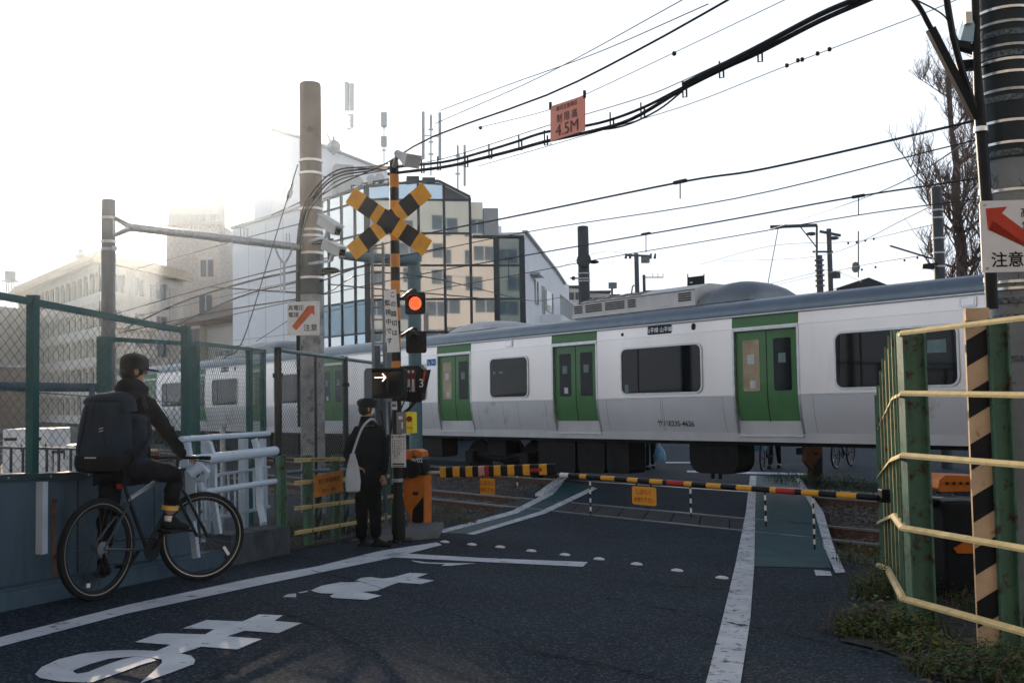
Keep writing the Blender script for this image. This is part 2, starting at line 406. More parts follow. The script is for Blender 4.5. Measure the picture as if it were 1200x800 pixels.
# a kerb end painted white at the left of the crossing
kb = MB(); a, b_ = G(632, 581), G(660, 560); kb.bar(a+Z*.0, b_+Z*.0, .16, .10); struct(kb, 'crossing_kerb', M_wornline)
# the two characters painted on the road: traced outlines laid on the asphalt
def glyph_poly(name, polys, conv):
    m = MB(); 
    for pl in polys:
        bm = bmesh.new(); vv = [bm.verts.new(G(*conv(p), .006)) for p in pl]
        f = bm.faces.new(vv); bmesh.ops.triangulate(bm, faces=[f], ngon_method='EAR_CLIP'); bm.verts.index_update()
        m.add([v.co for v in bm.verts], [[v.index for v in f_.verts] for f_ in bm.faces]); bm.free()
    return struct(m, name, M_line)
cv1 = lambda p: (20+p[0]*.3, 700+p[1]*.3)
glyph_poly('road_lettering', [
    [(70, 298), (95, 270), (160, 240), (250, 218), (340, 207), (440, 203), (545, 207), (630, 215), (680, 225), (696, 242), (690, 258), (600, 292), (480, 333), (495, 320), (540, 280), (566, 252), (565, 240), (520, 232), (460, 228), (360, 237), (285, 258), (225, 280), (218, 288), (235, 296), (275, 290), (345, 262), (410, 240), (460, 229), (519, 233), (545, 243), (480, 262), (420, 285), (300, 327), (280, 331), (160, 325), (90, 312)],
    [(545, 207), (600, 183), (460, 172), (550, 140), (580, 138), (735, 142), (770, 122), (648, 119), (740, 86), (880, 92), (945, 64), (1038, 68), (1005, 90), (1112, 98), (1022, 137), (888, 128), (820, 150), (957, 160), (860, 201), (720, 190), (640, 216)]], cv1)
cv2 = lambda p: (320+p[0]*.2, 640+p[1]*.2)
glyph_poly('road_lettering', [[(55, 295), (90, 277), (135, 274), (135, 296)], [(145, 268), (210, 257), (195, 266), (160, 272)],
    [(222, 256), (285, 228), (395, 208), (450, 209), (520, 205), (478, 198), (520, 182), (570, 178), (645, 187), (700, 180), (800, 153), (908, 158), (840, 183), (945, 198), (868, 219), (735, 210), (690, 225), (610, 258), (520, 265), (636, 287), (550, 311), (350, 300), (332, 290), (360, 275), (285, 273), (240, 264)]], cv2)
glyph_poly('road_lettering', [[(810, 80), (900, 92), (1100, 97), (1190, 97), (1040, 112), (985, 112), (1010, 102), (870, 97), (820, 86)]], cv2)
# raised road studs across the lane
st0 = None
for i, (x, y) in enumerate([(521, 635), (553, 638), (586, 641), (622.5, 645.5), (662, 650), (702, 655), (746, 661), (793.5, 668.5), (846, 677)]):
    c = G(x, y)
    m = MB(); rings = []
    for k, (h, f_) in enumerate(((0, 1), (.009, .92), (.018, .6), (.021, .3))):
        rings.append([c+dT*(px*f_)+nT*(py*f_)+Z*h for px, py in rrect(.13, .09, .035, 3)])
    m.loft(rings)
    lab = ['white raised stud beside the tip of the painted edge line', 'second white stud from the painted edge line', 'third white stud from the painted edge line', 'white stud above the middle of the stop line', 'white stud above the right third of the stop line', 'white stud just past the right end of the stop line', 'white stud in the lane, third from the wide right line', 'white stud in the lane, second from the wide right line', 'white stud nearest to the wide right line'][i]
    one(m, 'road_stud', M_signw, lab, 'road stud', 'road studs in a row across the lane', True)
# cracks: thin sunken seams traced across the asphalt
M_crack = mat('crack_tar', (.0025, .0028, .003), .95)
def crack(pts, w=.010):
    rnd = random.Random(len(pts)*7+int(pts[0][0])); m = MB(); pp = []
    for p, q in zip(pts[:-1], pts[1:]):
        n = max(2, int(abs(q[0]-p[0])/5)); 
        for k in range(n): pp.append((p[0]+(q[0]-p[0])*k/n+rnd.uniform(-1.2, 1.2), p[1]+(q[1]-p[1])*k/n+rnd.uniform(-.8, .8)))
    vs_ = []
    for i, p in enumerate(pp):
        c = G(*p, .010); w_ = w*rnd.uniform(.5, 2.1); vs_ += [c+V((w_*.4, -w_, 0)), c+V((-w_*.4, w_, 0))]
    m.add(vs_, [(2*i, 2*i+1, 2*i+3, 2*i+2) for i in range(len(pp)-1)]); struct(m, 'road_crack', M_crack)
crack([(365, 668), (420, 680), (480, 700), (540, 722), (600, 745), (640, 775), (690, 800)], .014)
crack([(700, 698), (780, 712), (850, 728), (880, 733), (960, 750), (1040, 770)], .016)
crack([(620, 762), (700, 776), (790, 800)], .012)
crack([(283, 690), (330, 716), (350, 724), (400, 745), (470, 780)], .011)
crack([(560, 652), (640, 668), (760, 684), (860, 690)], .006)
crack([(230, 800), (300, 770), (330, 750)], .007)
crack([(855, 630), (900, 640), (960, 655), (990, 680)], .007)

# ================================================================== TRAIN
def brushed(name, c, rough, metal=.85):
    m = mat(name, c, rough, metal, .05, 5, bump=.05, bscale=300, stretch=(.4, .4, 9))
    return m
M_body = mat('stainless_upper', (.79, .75, .735), .30, .50, .05, 1.2, bump=.06, bscale=18, dirt=(.68, .66, .65), dscale=.8, damt=.45, stretch=(1, 1, .35))
M_bodylow = mat('stainless_lower', (.70, .715, .74), .34, .32, .06, .9, bump=.08, bscale=12, dirt=(.42, .40, .39), dscale=1.2, damt=.40)
M_roofedge = mat('roof_gutter_blue', (.19, .235, .28), .35, .3, .1, 3)
M_roof = mat('roof_grey', (.50, .51, .52), .6, .1, .1, 2)
M_green = mat('door_green', (.078, .205, .080), .38, 0, .07, 4, coat=.2)
M_greentop = mat('band_green', (.10, .24, .105), .45, 0, .07, 4)
M_glass = mat('dark_window_glass', (.003, .004, .005), .05, 0, .2, spec=.32, bump=.02, bscale=2)
M_glassgrey = mat('door_window_glass', (.008, .013, .015), .08, 0, .2, spec=.2)
M_trim = mat('window_trim', (.55, .56, .57), .35, .8)
M_seam = mat('panel_seam_grey', (.30, .31, .33), .5)
M_seal = mat('black_seal', (.012, .012, .012), .6)
M_ac = mat('roof_unit_white', (.60, .60, .59), .5, .1, .08, 3, dirt=(.35, .33, .31), dscale=5, damt=.35)
M_vent = mat('vent_dark', (.06, .05, .05), .7)
M_blue = mat('symbol_blue', (.03, .20, .55), .4)
M_stick = mat('sticker_pale', (.55, .63, .62), .4)
def off(z):
    pts = [(.96, .185), (1.0, .170), (1.13, .130), (1.35, .070), (1.6, .020), (1.83, 0), (2.4, 0), (3.0, .008), (3.26, .03), (3.6, .1)]
    for (a, b), (c, d_) in zip(pts[:-1], pts[1:]):
        if z <= c: return b+(d_-b)*(z-a)/(c-a) if z >= a else b
    return .1
def CT(t, z, inset=0.0): return TR(S_A+t, V_SIDE+off(z)+inset, z)
ZS = [1.0, 1.06, 1.13, 1.24, 1.35, 1.5, 1.65, 1.83, 2.1, 2.5, 2.98]
def skin(mb, t0, t1, zs, inset=0, rev=0):
    vs_ = [];
    for z in zs: vs_ += [CT(t0, z, inset), CT(t1, z, inset)]
    return mb.add(vs_, [(2*i, 2*i+1, 2*i+3, 2*i+2) for i in range(len(zs)-1)])
def slabskin(mb, t0, t1, zs, i0, i1):     # a solid sheet that follows the side
    vs_ = []
    for z in zs: vs_ += [CT(t0, z, i0), CT(t1, z, i0), CT(t1, z, i1), CT(t0, z, i1)]
    k = len(zs); f = []
    for i in range(k-1):
        for a, b in ((0, 1), (1, 2), (2, 3), (3, 0)): f.append((4*i+a, 4*i+b, 4*i+4+b, 4*i+4+a))
    f += [(0, 1, 2, 3), (4*k-4, 4*k-3, 4*k-2, 4*k-1)]
    return mb.add(vs_, f)
def zz(a, b):
    return [a]+[z for z in ZS if a+.01 < z < b-.01]+[b]
def window(par, t0, t1, z0=1.93, z1=2.82, clear=None):
    tc, w, zc, h = (t0+t1)/2, t1-t0, (z0+z1)/2, z1-z0
    o_ = [(tc+a, zc+b) for a, b in rrect(w+.07, h+.07, .15)]; i_ = [(tc+a, zc+b) for a, b in rrect(w, h, .12)]
    k = len(o_)
    fr = MB(); fr.loft([[CT(a, z, -.002) for a, z in o_], [CT(a, z, -.022) for a, z in o_], [CT(a, z, -.022) for a, z in i_], [CT(a, z, -.002) for a, z in i_]], True, False)
    gl = MB(); gl.loft([[CT(a, z, .0) for a, z in i_], [CT(a, z, -.009) for a, z in i_]])
    w_ = part(gl, 'window', M_glass, par); part(fr, 'window_frame', M_trim, w_)
    mu = MB()
    if w > 1.6: mu.bar(CT(tc-.28*w, z0+.02, -.012), CT(tc-.28*w, z1-.02, -.012), .035, .006, nT); part(mu, 'window_divider', M_seal, w_)
    return w_
def door(par, tc, light=None):
    W = .65
    zs = zz(1.13, 2.98)
    for side in (-1, 1):
        a, b = (tc-W, tc-.008) if side < 0 else (tc+.008, tc+W)
        m = MB(); slabskin(m, a, b, zs, .055, .09); lf = part(m, 'door', M_green, par, True)
        cc = (a+b)/2+side*(-.0); i_ = [(cc+x, 2.37+z) for x, z in rrect(.36, .92, .03, 2)]
        gl = MB(); gl.loft([[CT(x, z, .054) for x, z in i_], [CT(x, z, .047) for x, z in i_]])
        mm = M_glassgrey
        if light and side < 0:
            mm = mat('window_seen_through', (.42, .33, .22), .3, 0, .25, 3)
        gw = part(gl, 'door_window', mm, lf)
        st_ = MB(); st_.loft([[CT(cc+x, 2.48+z, .046) for x, z in rrect(.15, .17, .01, 1)], [CT(cc+x, 2.48+z, .0445) for x, z in rrect(.15, .17, .01, 1)]])
        part(st_, 'door_sticker', mat('sticker_and_reflection_dim', (.16, .24, .25), .4) if not (light and side < 0) else M_stick, lf)
        if side < 0:
            st_ = MB(); st_.loft([[CT(cc+.03+x, 2.03+z, .046) for x, z in rrect(.12, .13, .01, 1)], [CT(cc+.03+x, 2.03+z, .0445) for x, z in rrect(.12, .13, .01, 1)]])
            part(st_, 'door_sticker', M_stick, lf)
    sl_ = MB(); slabskin(sl_, tc-.006, tc+.006, zs, .05, .08); part(sl_, 'door_seal', M_seal, par)
    fr = MB()
    for e in (-1, 1):
        slabskin(fr, tc+e*(W+.035)-.022, tc+e*(W+.035)+.022, zz(1.10, 3.03), -.008, .09)
    fr.bar(CT(tc-W-.05, 3.02, .03), CT(tc+W+.05, 3.02, .03), .09, .05)
    fr.bar(CT(tc-W-.03, 1.112, .02), CT(tc+W+.03, 1.112, .02), .13, .024)
    part(fr, 'door_frame', M_trim, par)
def carriage(name, label, t0, t1, doors, wins, lightdoors=()):
    root = thing(name, label, 'train carriage', TR(S_A+(t0+t1)/2, 16.24, 0), 'carriages of the commuter train')
    # side skin between the doors
    doors = sorted(doors)
    edges = [t0]+[x for d_ in doors for x in (d_-.70, d_+.70)]+[t1]
    lo = MB(); up = MB()
    for a, b in zip(edges[0::2], edges[1::2]):
        n = max(1, int((b-a)/1.2)); 
        slabskin(lo, a, b, zz(1.0, 1.83), 0, .1); slabskin(up, a, b, zz(1.836, 3.04), 0, .1)
    slabskin(up, t0, t1, [3.04, 3.26], -.002, .1)
    for d_ in doors:
        slabskin(lo, d_-.70, d_+.70, [1.0, 1.04, 1.09], 0, .1)
    part(lo, 'lower_side_panel', M_bodylow, root, True); part(up, 'upper_side_panel', M_body, root, True)
    tr = MB()
    for a, b in zip(edges[0::2], edges[1::2]):
        slabskin(tr, a, b, [1.825, 1.845], -.008, .01)
    for w_ in [d_+s_*x for d_ in doors for x in (.95, 2.42) for s_ in (-1, 1)]:
        if t0+.3 < w_ < t1-.3 and not any(abs(w_-d_) < .8 for d_ in doors):
            sm = MB(); slabskin(sm, w_-.004, w_+.004, zz(1.0, 1.82), -.0015, .01); part(sm, 'panel_seam', M_seam, root)
    tr2 = MB(); slabskin(tr2, t0, t1, [3.035, 3.047], -.006, .01); part(tr, 'belt_moulding', M_trim, root); part(tr2, 'upper_seam', M_trim, root)
    sk = MB(); slabskin(sk, t0, t1, [.93, 1.0], .02, .1); part(sk, 'sill_beam', M_blk, root)
    for d_ in doors:
        gb = MB(); slabskin(gb, d_-.70, d_+.70, [3.06, 3.25], -.008, .0); part(gb, 'door_band', M_greentop, root)
        door(root, d_, d_ in lightdoors)
    for w in wins: window(root, *w)
    # roof: gutter band then the vault
    gu = MB(); vs_ = []; prof = [(-.03, 3.262), (-.045, 3.30), (-.03, 3.40), (.05, 3.50), (.20, 3.56), (.28, 3.575)]
    def ring(t): return [TR(S_A+t, V_SIDE+.03+a, z) for a, z in prof]+[TR(S_A+t, V_SIDE+.28, 3.26)]
    gu.loft([ring(t0), ring(t1)]); part(gu, 'roof_gutter', M_roofedge, root, True)
    ln = MB(); ln.bar(TR(S_A+t0, V_SIDE-.02, 3.268), TR(S_A+t1, V_SIDE-.02, 3.268), .02, .02); part(ln, 'gutter_lip', M_trim, root)
    rf = MB(); rp_ = [(.28, 3.574), (.7, 3.62), (1.475, 3.65), (2.25, 3.62), (2.75, 3.54), (2.93, 3.30), (2.95, 1.8), (2.85, 1.0), (.12, 1.0), (.12, 1.02), (.12, 3.2)]
    rf.loft([[TR(S_A+t, V_SIDE+a, z) for a, z in rp_] for t in (t0+.01, t1-.01)]); part(rf, 'roof', M_roof, root)
    return root
def ac_unit(root, t0, t1, domes):
    # main housing with slotted side and panelled lid
    vc = 16.24; hw = .95
    def sec(t, k=1.0): return [TR(S_A+t, vc-hw, 3.62), TR(S_A+t, vc-hw, 3.93), TR(S_A+t, vc-hw+.07, 3.97), TR(S_A+t, vc-.5, 4.08), TR(S_A+t, vc+.5, 4.08), TR(S_A+t, vc+hw-.07, 3.97), TR(S_A+t, vc+hw, 3.93), TR(S_A+t, vc+hw, 3.62)]
    m = MB(); a0 = sec(t0); a1 = sec(t0+.25); 
    a0 = [p if i in (0, 7) else p-Z*(.12 if i in (1, 2, 5, 6) else .22)+dT*(.06) for i, p in enumerate(a0)]
    m.loft([a0, a1, sec(t1)]); u = part(m, 'roof_air_conditioner', M_ac, root)
    L = t1-t0
    for f0, f1 in ((.03, .10), (.13, .27), (.30, .46), (.49, .55), (.88, .97)):
        a, b = t0+f0*L, t0+f1*L
        for k in range(4):
            z = 3.74+k*.045; gr = MB(); gr.bar(TR(S_A+a, vc-hw-.004, z), TR(S_A+b, vc-hw-.004, z), .02, .026); part(gr, 'side_louvre', M_vent, u)
    for k in range(7):
        t = t0+.35+k*.44
        if t > t0+.55*L: break
        gr = MB(); gr.hexa([TR(S_A+t, vc-hw+.10, 3.982), TR(S_A+t+.30, vc-hw+.10, 3.982), TR(S_A+t+.30, vc-.50, 4.082), TR(S_A+t, vc-.50, 4.082), TR(S_A+t, vc-hw+.10, 3.99), TR(S_A+t+.30, vc-hw+.10, 3.99), TR(S_A+t+.30, vc-.50, 4.09), TR(S_A+t, vc-.50, 4.09)]); part(gr, 'lid_vent', mat('lid_vent_brown', (.16, .08, .06), .6), u)
    sm = MB(); sm.bar(TR(S_A+t0+.2, vc-hw-.003, 3.935), TR(S_A+t1, vc-hw-.003, 3.935), .02, .012); part(sm, 'lid_seam', M_vent, u)
def dome(root, tc, L, h, mm):
    m = MB(); n = 12; rings = []
    for i in range(n+1):
        a = pi*i/n; t = tc-L/2*cos(a); hh = max(.02, h*sin(a)**.8)
        rings.append([TR(S_A+t, 16.24+w*.92, 3.62+hh*sqrt(max(0, 1-abs(w)**3))) for w in (-1, -.97, -.85, -.6, -.3, 0, .3, .6, .85, .97, 1)])
    m.loft(rings, False); part(m, 'roof_dome', mm, root, True)
main = carriage('train_carriage', 'silver and green commuter train carriage filling the middle of the crossing', -2.75, 17.3, [0, 4.31, 9.2, 14.1], [(1.47, 2.80), (5.73, 7.77), (10.62, 12.66), (-2.25, -1.2)], (9.2, 0))
rear = carriage('train_carriage', 'end carriage of the train seen through the chain-link fence', -22.7, -3.2, [-6.0, -11.0, -15.75, -20.5], [(-4.13, -3.45), (-9.6, -7.45), (-14.4, -12.35), (-19.2, -17.1)], (-11.0,))
ac_unit(main, 3.73, 7.25, None); dome(main, 7.85, 1.3, .45, mat('dome_grey', (.20, .23, .25), .45, .2, .1, 3))
dome(main, -.07, 1.75, .27, M_ac)
ac_unit(rear, -15.4, -12.5, None); dome(rear, -11.7, 2.0, .47, mat('dome_grey', (.2,)*3))
# small things on the side
def plate(root, tc, zc, w, h, r, mm, name, ins=-.012, th=.01):
    m = MB(); m.loft([[CT(tc+a, zc+b, ins+th) for a, b in rrect(w, h, r, 3)], [CT(tc+a, zc+b, ins) for a, b in rrect(w, h, r, 3)]]); return part(m, name, mm, root)
for root, ts in ((main, (2.15, 12.85)), (rear, (-8.3,))):
    for t in ts:
        o = plate(root, t, 3.155, .26, .16, .03, M_trim, 'side_lamp', -.02, .02); plate(o, t, 3.155, .19, .10, .02, M_body, 'lens', -.027, .008)
for root, t in ((main, 6.75), (rear, -13.4)):
    o = plate(root, t, 3.16, .62, .17, .03, M_blk, 'destination_display')
    tx = MB(); write(tx, '山手線 山手線', CT(t, 3.16, -.016), dT, Z, .115, .95); part(tx, 'lettering', mat('led_white', (.5, .55, .6), .4, emit=(.7, .8, .9), es=.25), o)
    o = plate(root, t-1.0, 3.13, .06, .07, .03, M_blk, 'side_camera'); o = plate(root, t+.85, 3.16, .09, .13, .04, M_blk, 'side_camera')
tx = MB(); write(tx, 'サハE235-4626', CT(7.05, 1.33, -.006), dT, (CT(7, 1.5)-CT(7, 1.2)).normalized(), .145, 1.0, .012); part(tx, 'carriage_number', M_text, main)
for t in (-.98,):
    o = plate(main, t-.06, 2.86, .17, .17, .01, M_blue, 'wheelchair_symbol'); o2 = plate(main, t+.14, 2.86, .17, .17, .01, M_blue, 'pushchair_symbol')
    tx = MB(); tx.tube([CT(t-.08, 2.92, -.018), CT(t-.08, 2.85, -.018), CT(t-.03, 2.85, -.018), CT(t-.01, 2.80, -.018)], .009, 5); part(tx, 'symbol_figure', M_signw, o)
    tx = MB(); tx.tube([CT(t+.09, 2.91, -.018), CT(t+.12, 2.84, -.018), CT(t+.19, 2.84, -.018), CT(t+.2, 2.9, -.018)], .009, 5); part(tx, 'symbol_figure', M_signw, o2)
for root, t in ((main, 1.6), (main, 11.5), (rear, -8.9)):
    plate(root, t, 1.36, .26, .34, .03, M_bodylow, 'service_hatch', -.004, .006)
for t, z, w, h in ((5.86, 2.03, .10, .16), (12.35, 2.52, .30, .20), (1.62, 2.5, .10, .05), (1.86, 2.5, .14, .05)): plate(main, t, z, w, h, .01, mat('sticker_and_reflection_dim', (.16,)*3), 'sticker_and_reflection', -.0125, .002)  # the widest one is a reflection painted onto the right-hand window
# couplings, cab end, underfloor
m = MB(); m.hexa([TR(S_A-3.2, V_SIDE+.35, 1.0), TR(S_A-2.75, V_SIDE+.35, 1.0), TR(S_A-2.75, V_SIDE+2.6, 1.0), TR(S_A-3.2, V_SIDE+2.6, 1.0), TR(S_A-3.2, V_SIDE+.35, 3.4), TR(S_A-2.75, V_SIDE+.35, 3.4), TR(S_A-2.75, V_SIDE+2.6, 3.4), TR(S_A-3.2, V_SIDE+2.6, 3.4)]); part(m, 'gangway_bellows', M_blk, main)
def bogie(root, tc):
    fr = MB()
    for vv in (15.55, 16.95):
        fr.tube([TR(S_A+tc-1.3, vv, .55), TR(S_A+tc-.6, vv, .50), TR(S_A+tc, vv, .42), TR(S_A+tc+.6, vv, .50), TR(S_A+tc+1.3, vv, .55)], .10, 6)
        fr.box(TR(S_A+tc, vv, .75), (.7, .35, .45), (dT, nT, Z))
    b = part(fr, 'bogie', M_dark, root)
    for dt in (-1.05, 1.05):
        for vv in (15.70, 16.78):
            w = MB(); ctr = TR(S_A+tc+dt, vv, .43)
            w.loft([[ctr+nT*o_+(dT*cos(2*pi*i/20)+Z*sin(2*pi*i/20))*r for i in range(20)] for o_, r in ((-.06, .2), (-.06, .43), (.02, .43), (.05, .45), (.05, .2))]); part(w, 'wheel', M_dark, b)
        for vv in (15.42,):
            a = MB(); a.cham(TR(S_A+tc+dt, vv, .46), (.32, .2, .3), (dT, nT, Z), .04); part(a, 'axle_box', M_dark, b)
def ubox(root, t0, t1, z0, v0=15.05, v1=15.55, r=.1, name='equipment_case'):
    m = MB(); pts = rrect(t1-t0, 1.12-z0+.1, r, 4)
    m.loft([[TR(S_A+(t0+t1)/2+a, vv, (1.02+z0)/2+b) for a, b in pts] for vv in (v0, v1)]); part(m, name, M_dark, root)
bogie(main, .9); bogie(main, 15.0); bogie(rear, -6.9); bogie(rear, -19.2)
for a, b, z in ((-2.5, -.9, .55), (2.8, 4.0, .33), (4.08, 4.9, .36), (4.96, 5.6, .38)): ubox(main, a, b, z)
ubox(main, 7.2, 8.35, .48, r=.26, name='air_tank_case')
for dx in (-.12, .06): m = MB(); m.bar(TR(S_A+7.75+dx, 15.2, .5), TR(S_A+7.75+dx, 15.2, .27), .05, .05, dT); part(m, 'drain_cock', M_dark, main)
for a, b, z in ((-17, -14.2, .3), (-14, -10.5, .33), (-10.3, -8.6, .4), (-5.5, -3.4, .5), (-22.4, -20.8, .5)): ubox(rear, a, b, z)
m = MB(); m.hexa([TR(S_A-22.9, 14.9, 1.0), TR(S_A-22.69, 14.9, 1.0), TR(S_A-22.69, 17.6, 1.0), TR(S_A-22.9, 17.6, 1.0), TR(S_A-22.85, 14.95, 3.5), TR(S_A-22.69, 14.95, 3.5), TR(S_A-22.69, 17.5, 3.5), TR(S_A-22.85, 17.5, 3.5)]); part(m, 'cab_front', M_green, rear)

# ================================================================== BUILDINGS
M_wallw = mat('white_render_wall', (.86, .87, .89), .8, var=.03, scale=.6, dirt=(.72, .74, .77), dscale=.5, damt=.40)
M_wallb = mat('beige_wall', (.50, .46, .41), .85, var=.07, scale=.8, dirt=(.36, .33, .29), dscale=.6, damt=.45)
M_wallg = mat('grey_wall', (.42, .42, .42), .85, var=.08, scale=.7)
M_bricklt = mat('pale_brick', (.44, .39, .34), .85, var=.28, scale=2.2, stretch=(1, 1, 2.2), bump=.5, bscale=6)
M_rooftile = mat('tan_roof_tile', (.42, .32, .22), .75, var=.15, scale=3)
M_roofbrown = mat('brown_roof', (.17, .115, .09), .7, var=.12, scale=3)
M_winfar = mat('far_window_glass', (.06, .075, .09), .12, var=.3, scale=.8)
M_mull = mat('dark_mullion', (.035, .045, .055), .4, .4)
M_frame = mat('window_frame_grey', (.40, .41, .42), .5, .3)
def glassmat(name, c, r=.02, m=.75):
    return mat(name, c, r, m, .02, .4, spec=.8)
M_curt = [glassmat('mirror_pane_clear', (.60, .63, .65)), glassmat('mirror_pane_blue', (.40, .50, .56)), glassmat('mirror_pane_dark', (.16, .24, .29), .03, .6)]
def mix3(a, b, t): return a+(b-a)*t
class Wall:
    """a vertical wall between two ground points, with u in metres along it and z up; outward normal faces the camera side"""
    def __init__(s, a, b):
        s.a = V((a[0], a[1], 0)); s.b = V((b[0], b[1], 0)); s.u = (s.b-s.a).normalized(); s.L = (s.b-s.a).length
        s.n = s.u.cross(Z)
        if s.n.dot(V((0, 0, 0))-s.a) < 0: s.n = -s.n
    def p(s, u, z, o=0): return s.a+s.u*u+Z*z+s.n*o
    def boxp(s, mb, u0, u1, z0, z1, o0, o1):
        return mb.hexa([s.p(u0, z0, o0), s.p(u1, z0, o0), s.p(u1, z0, o1), s.p(u0, z0, o1), s.p(u0, z1, o0), s.p(u1, z1, o0), s.p(u1, z1, o1), s.p(u0, z1, o1)])
    def hit(s, x, y):      # u,z where the line of sight through a pixel meets the wall
        q = ray(x, y); D = (s.a-CAM).dot(s.n)/q.dot(s.n); h = CAM+q*D; return (h-s.a).dot(s.u), h.z
def XYD(x, D): return ((x-600)/FPX*D, D)
def wall_with_holes(w, mb, u0, u1, z0, z1, holes, depth=.25):
    """solid wall with rectangular openings (u0,u1,z0,z1), cut on a grid"""
    us = sorted({u0, u1}|{h[0] for h in holes}|{h[1] for h in holes}); zs = sorted({z0, z1}|{h[2] for h in holes}|{h[3] for h in holes})
    us = [u for u in us if u0-1e-6 <= u <= u1+1e-6]; zs = [z for z in zs if z0-1e-6 <= z <= z1+1e-6]
    for i in range(len(us)-1):
        for j in range(len(zs)-1):
            uc, zc = (us[i]+us[i+1])/2, (zs[j]+zs[j+1])/2
            if any(h[0] < uc < h[1] and h[2] < zc < h[3] for h in holes): continue
            mb.add([w.p(us[i], zs[j]), w.p(us[i+1], zs[j]), w.p(us[i+1], zs[j+1]), w.p(us[i], zs[j+1])], [(0, 1, 2, 3)])
    for h in holes:
        a, b, c, d_ = h; q = [w.p(a, c), w.p(b, c), w.p(b, d_), w.p(a, d_)]; q2 = [p-w.n*depth for p in q]
        mb.add(q+q2, [(0, 1, 5, 4), (1, 2, 6, 5), (2, 3, 7, 6), (3, 0, 4, 7)])
def put_window(w, par, a, b, c, d_, gm=None, fm=None, depth=.22, mull=1):
    gl = MB(); w.boxp(gl, a+.03, b-.03, c+.03, d_-.03, -depth-.02, -depth); g_ = part(gl, 'window', gm or M_winfar, par)
    fr = MB()
    for (x0, x1, y0, y1) in ((a, a+.06, c, d_), (b-.06, b, c, d_), (a+.06, b-.06, c, c+.06), (a+.06, b-.06, d_-.06, d_)): w.boxp(fr, x0, x1, y0, y1, -depth-.03, -depth+.05)
    for k in range(mull):
        x = a+(b-a)*(k+1)/(mull+1); w.boxp(fr, x-.03, x+.03, c+.06, d_-.06, -depth-.01, -depth+.04)
    part(fr, 'window_frame', fm or M_frame, g_)
    return g_

# ---- mirrored glass office building
A = XYD(431, 46); B = XYD(613.5, 47); wf = Wall(A, B)
ob = thing('glass_office_building', 'small office building clad in mirrored glass panes behind the crossed boards', 'building', (A[0], A[1], 0))
Al = XYD(378, 49.2); wl_ = Wall(Al, A)
body = MB()
top = [wf.hit(431, 219.5), wf.hit(491, 214.5), wf.hit(514, 213.7), wf.hit(551, 232.5)]
step = [wf.hit(552, 278.7), wf.hit(612.5, 277.5)]
out = [(0, 0), (wf.L, 0), (wf.L, step[1][1]), (top[3][0], step[0][1]), top[3], top[2], top[1], (0, top[0][1])]
body.prism([wf.p(u, z, -.12) for u, z in out], wf.n*-9)
zt = wl_.hit(380, 235)[1]
body.prism([wl_.p(0, 0, -.12), wl_.p(wl_.L, 0, -.12), wl_.p(wl_.L, top[0][1], -.12), wl_.p(0, zt, -.12)], wl_.n*-6)
part(body, 'core', mat('core_grey', (.10, .11, .12), .7), ob)
us = [0]+[wf.hit(x, 300)[0] for x in (461, 491, 521, 551.5, 581.5)]+[wf.L]
zs = [wf.hit(521, y)[1] for y in (427, 389, 350.5, 311, 273.5, 234.5)]+[14]
def roof_u(u):
    for (a, b), (c, d_) in zip([(0, top[0][1])]+top[1:3], top[1:]):
        if a <= u <= c: return b+(d_-b)*(u-a)/(c-a)
    return step[0][1]
rnd = random.Random(11)
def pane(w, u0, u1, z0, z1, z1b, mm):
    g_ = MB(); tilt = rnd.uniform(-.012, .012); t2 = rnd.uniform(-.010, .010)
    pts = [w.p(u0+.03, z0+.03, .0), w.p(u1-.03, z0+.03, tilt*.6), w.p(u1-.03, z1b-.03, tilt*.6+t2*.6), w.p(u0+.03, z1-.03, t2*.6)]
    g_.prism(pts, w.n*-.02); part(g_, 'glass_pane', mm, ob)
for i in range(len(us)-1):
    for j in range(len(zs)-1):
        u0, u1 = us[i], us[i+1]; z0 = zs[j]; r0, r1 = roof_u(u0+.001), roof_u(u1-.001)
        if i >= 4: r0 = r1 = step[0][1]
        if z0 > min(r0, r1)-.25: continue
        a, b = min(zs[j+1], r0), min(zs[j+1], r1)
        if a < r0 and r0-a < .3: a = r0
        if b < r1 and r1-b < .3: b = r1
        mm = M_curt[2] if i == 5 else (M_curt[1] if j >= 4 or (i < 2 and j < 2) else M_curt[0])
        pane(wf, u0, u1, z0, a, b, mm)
# mullions
mu = []
for i, u in enumerate(us):
    zt_ = max(roof_u(max(0, u-.001)), roof_u(u+.001)) if u < wf.L-.01 else step[0][1]
    if i == 4: zt_ = top[3][1]
    m = MB(); wd = .13 if i in (0, 5, 6) else .06; wf.boxp(m, u-wd, u+wd, 0, zt_+.03, -.1, .07); part(m, 'mullion', M_mull, ob)
for j, z in enumerate(zs[:-1]):
    ue = wf.L if z < step[0][1] else top[3][0]
    m = MB(); wf.boxp(m, .13, ue-.06, z-.045, z+.045, -.1, .055); part(m, 'transom', M_mull, ob)
m = MB()
for (u0, z0), (u1, z1) in zip([(0, top[0][1])]+top[1:3], top[1:]): m.bar(wf.p(u0, z0+.06, 0), wf.p(u1, z1+.06, 0), .22, .10)
m.bar(wf.p(top[3][0]+.08, step[0][1]+.06, 0), wf.p(wf.L+.1, step[0][1]+.06, 0), .22, .10)
part(m, 'roof_edge', M_mull, ob)
ul = [wl_.hit(x, 300)[0] for x in (385.5, 400.5, 416.2)]; ul = [0]+ul+[wl_.L]
zl = zs[:-1]
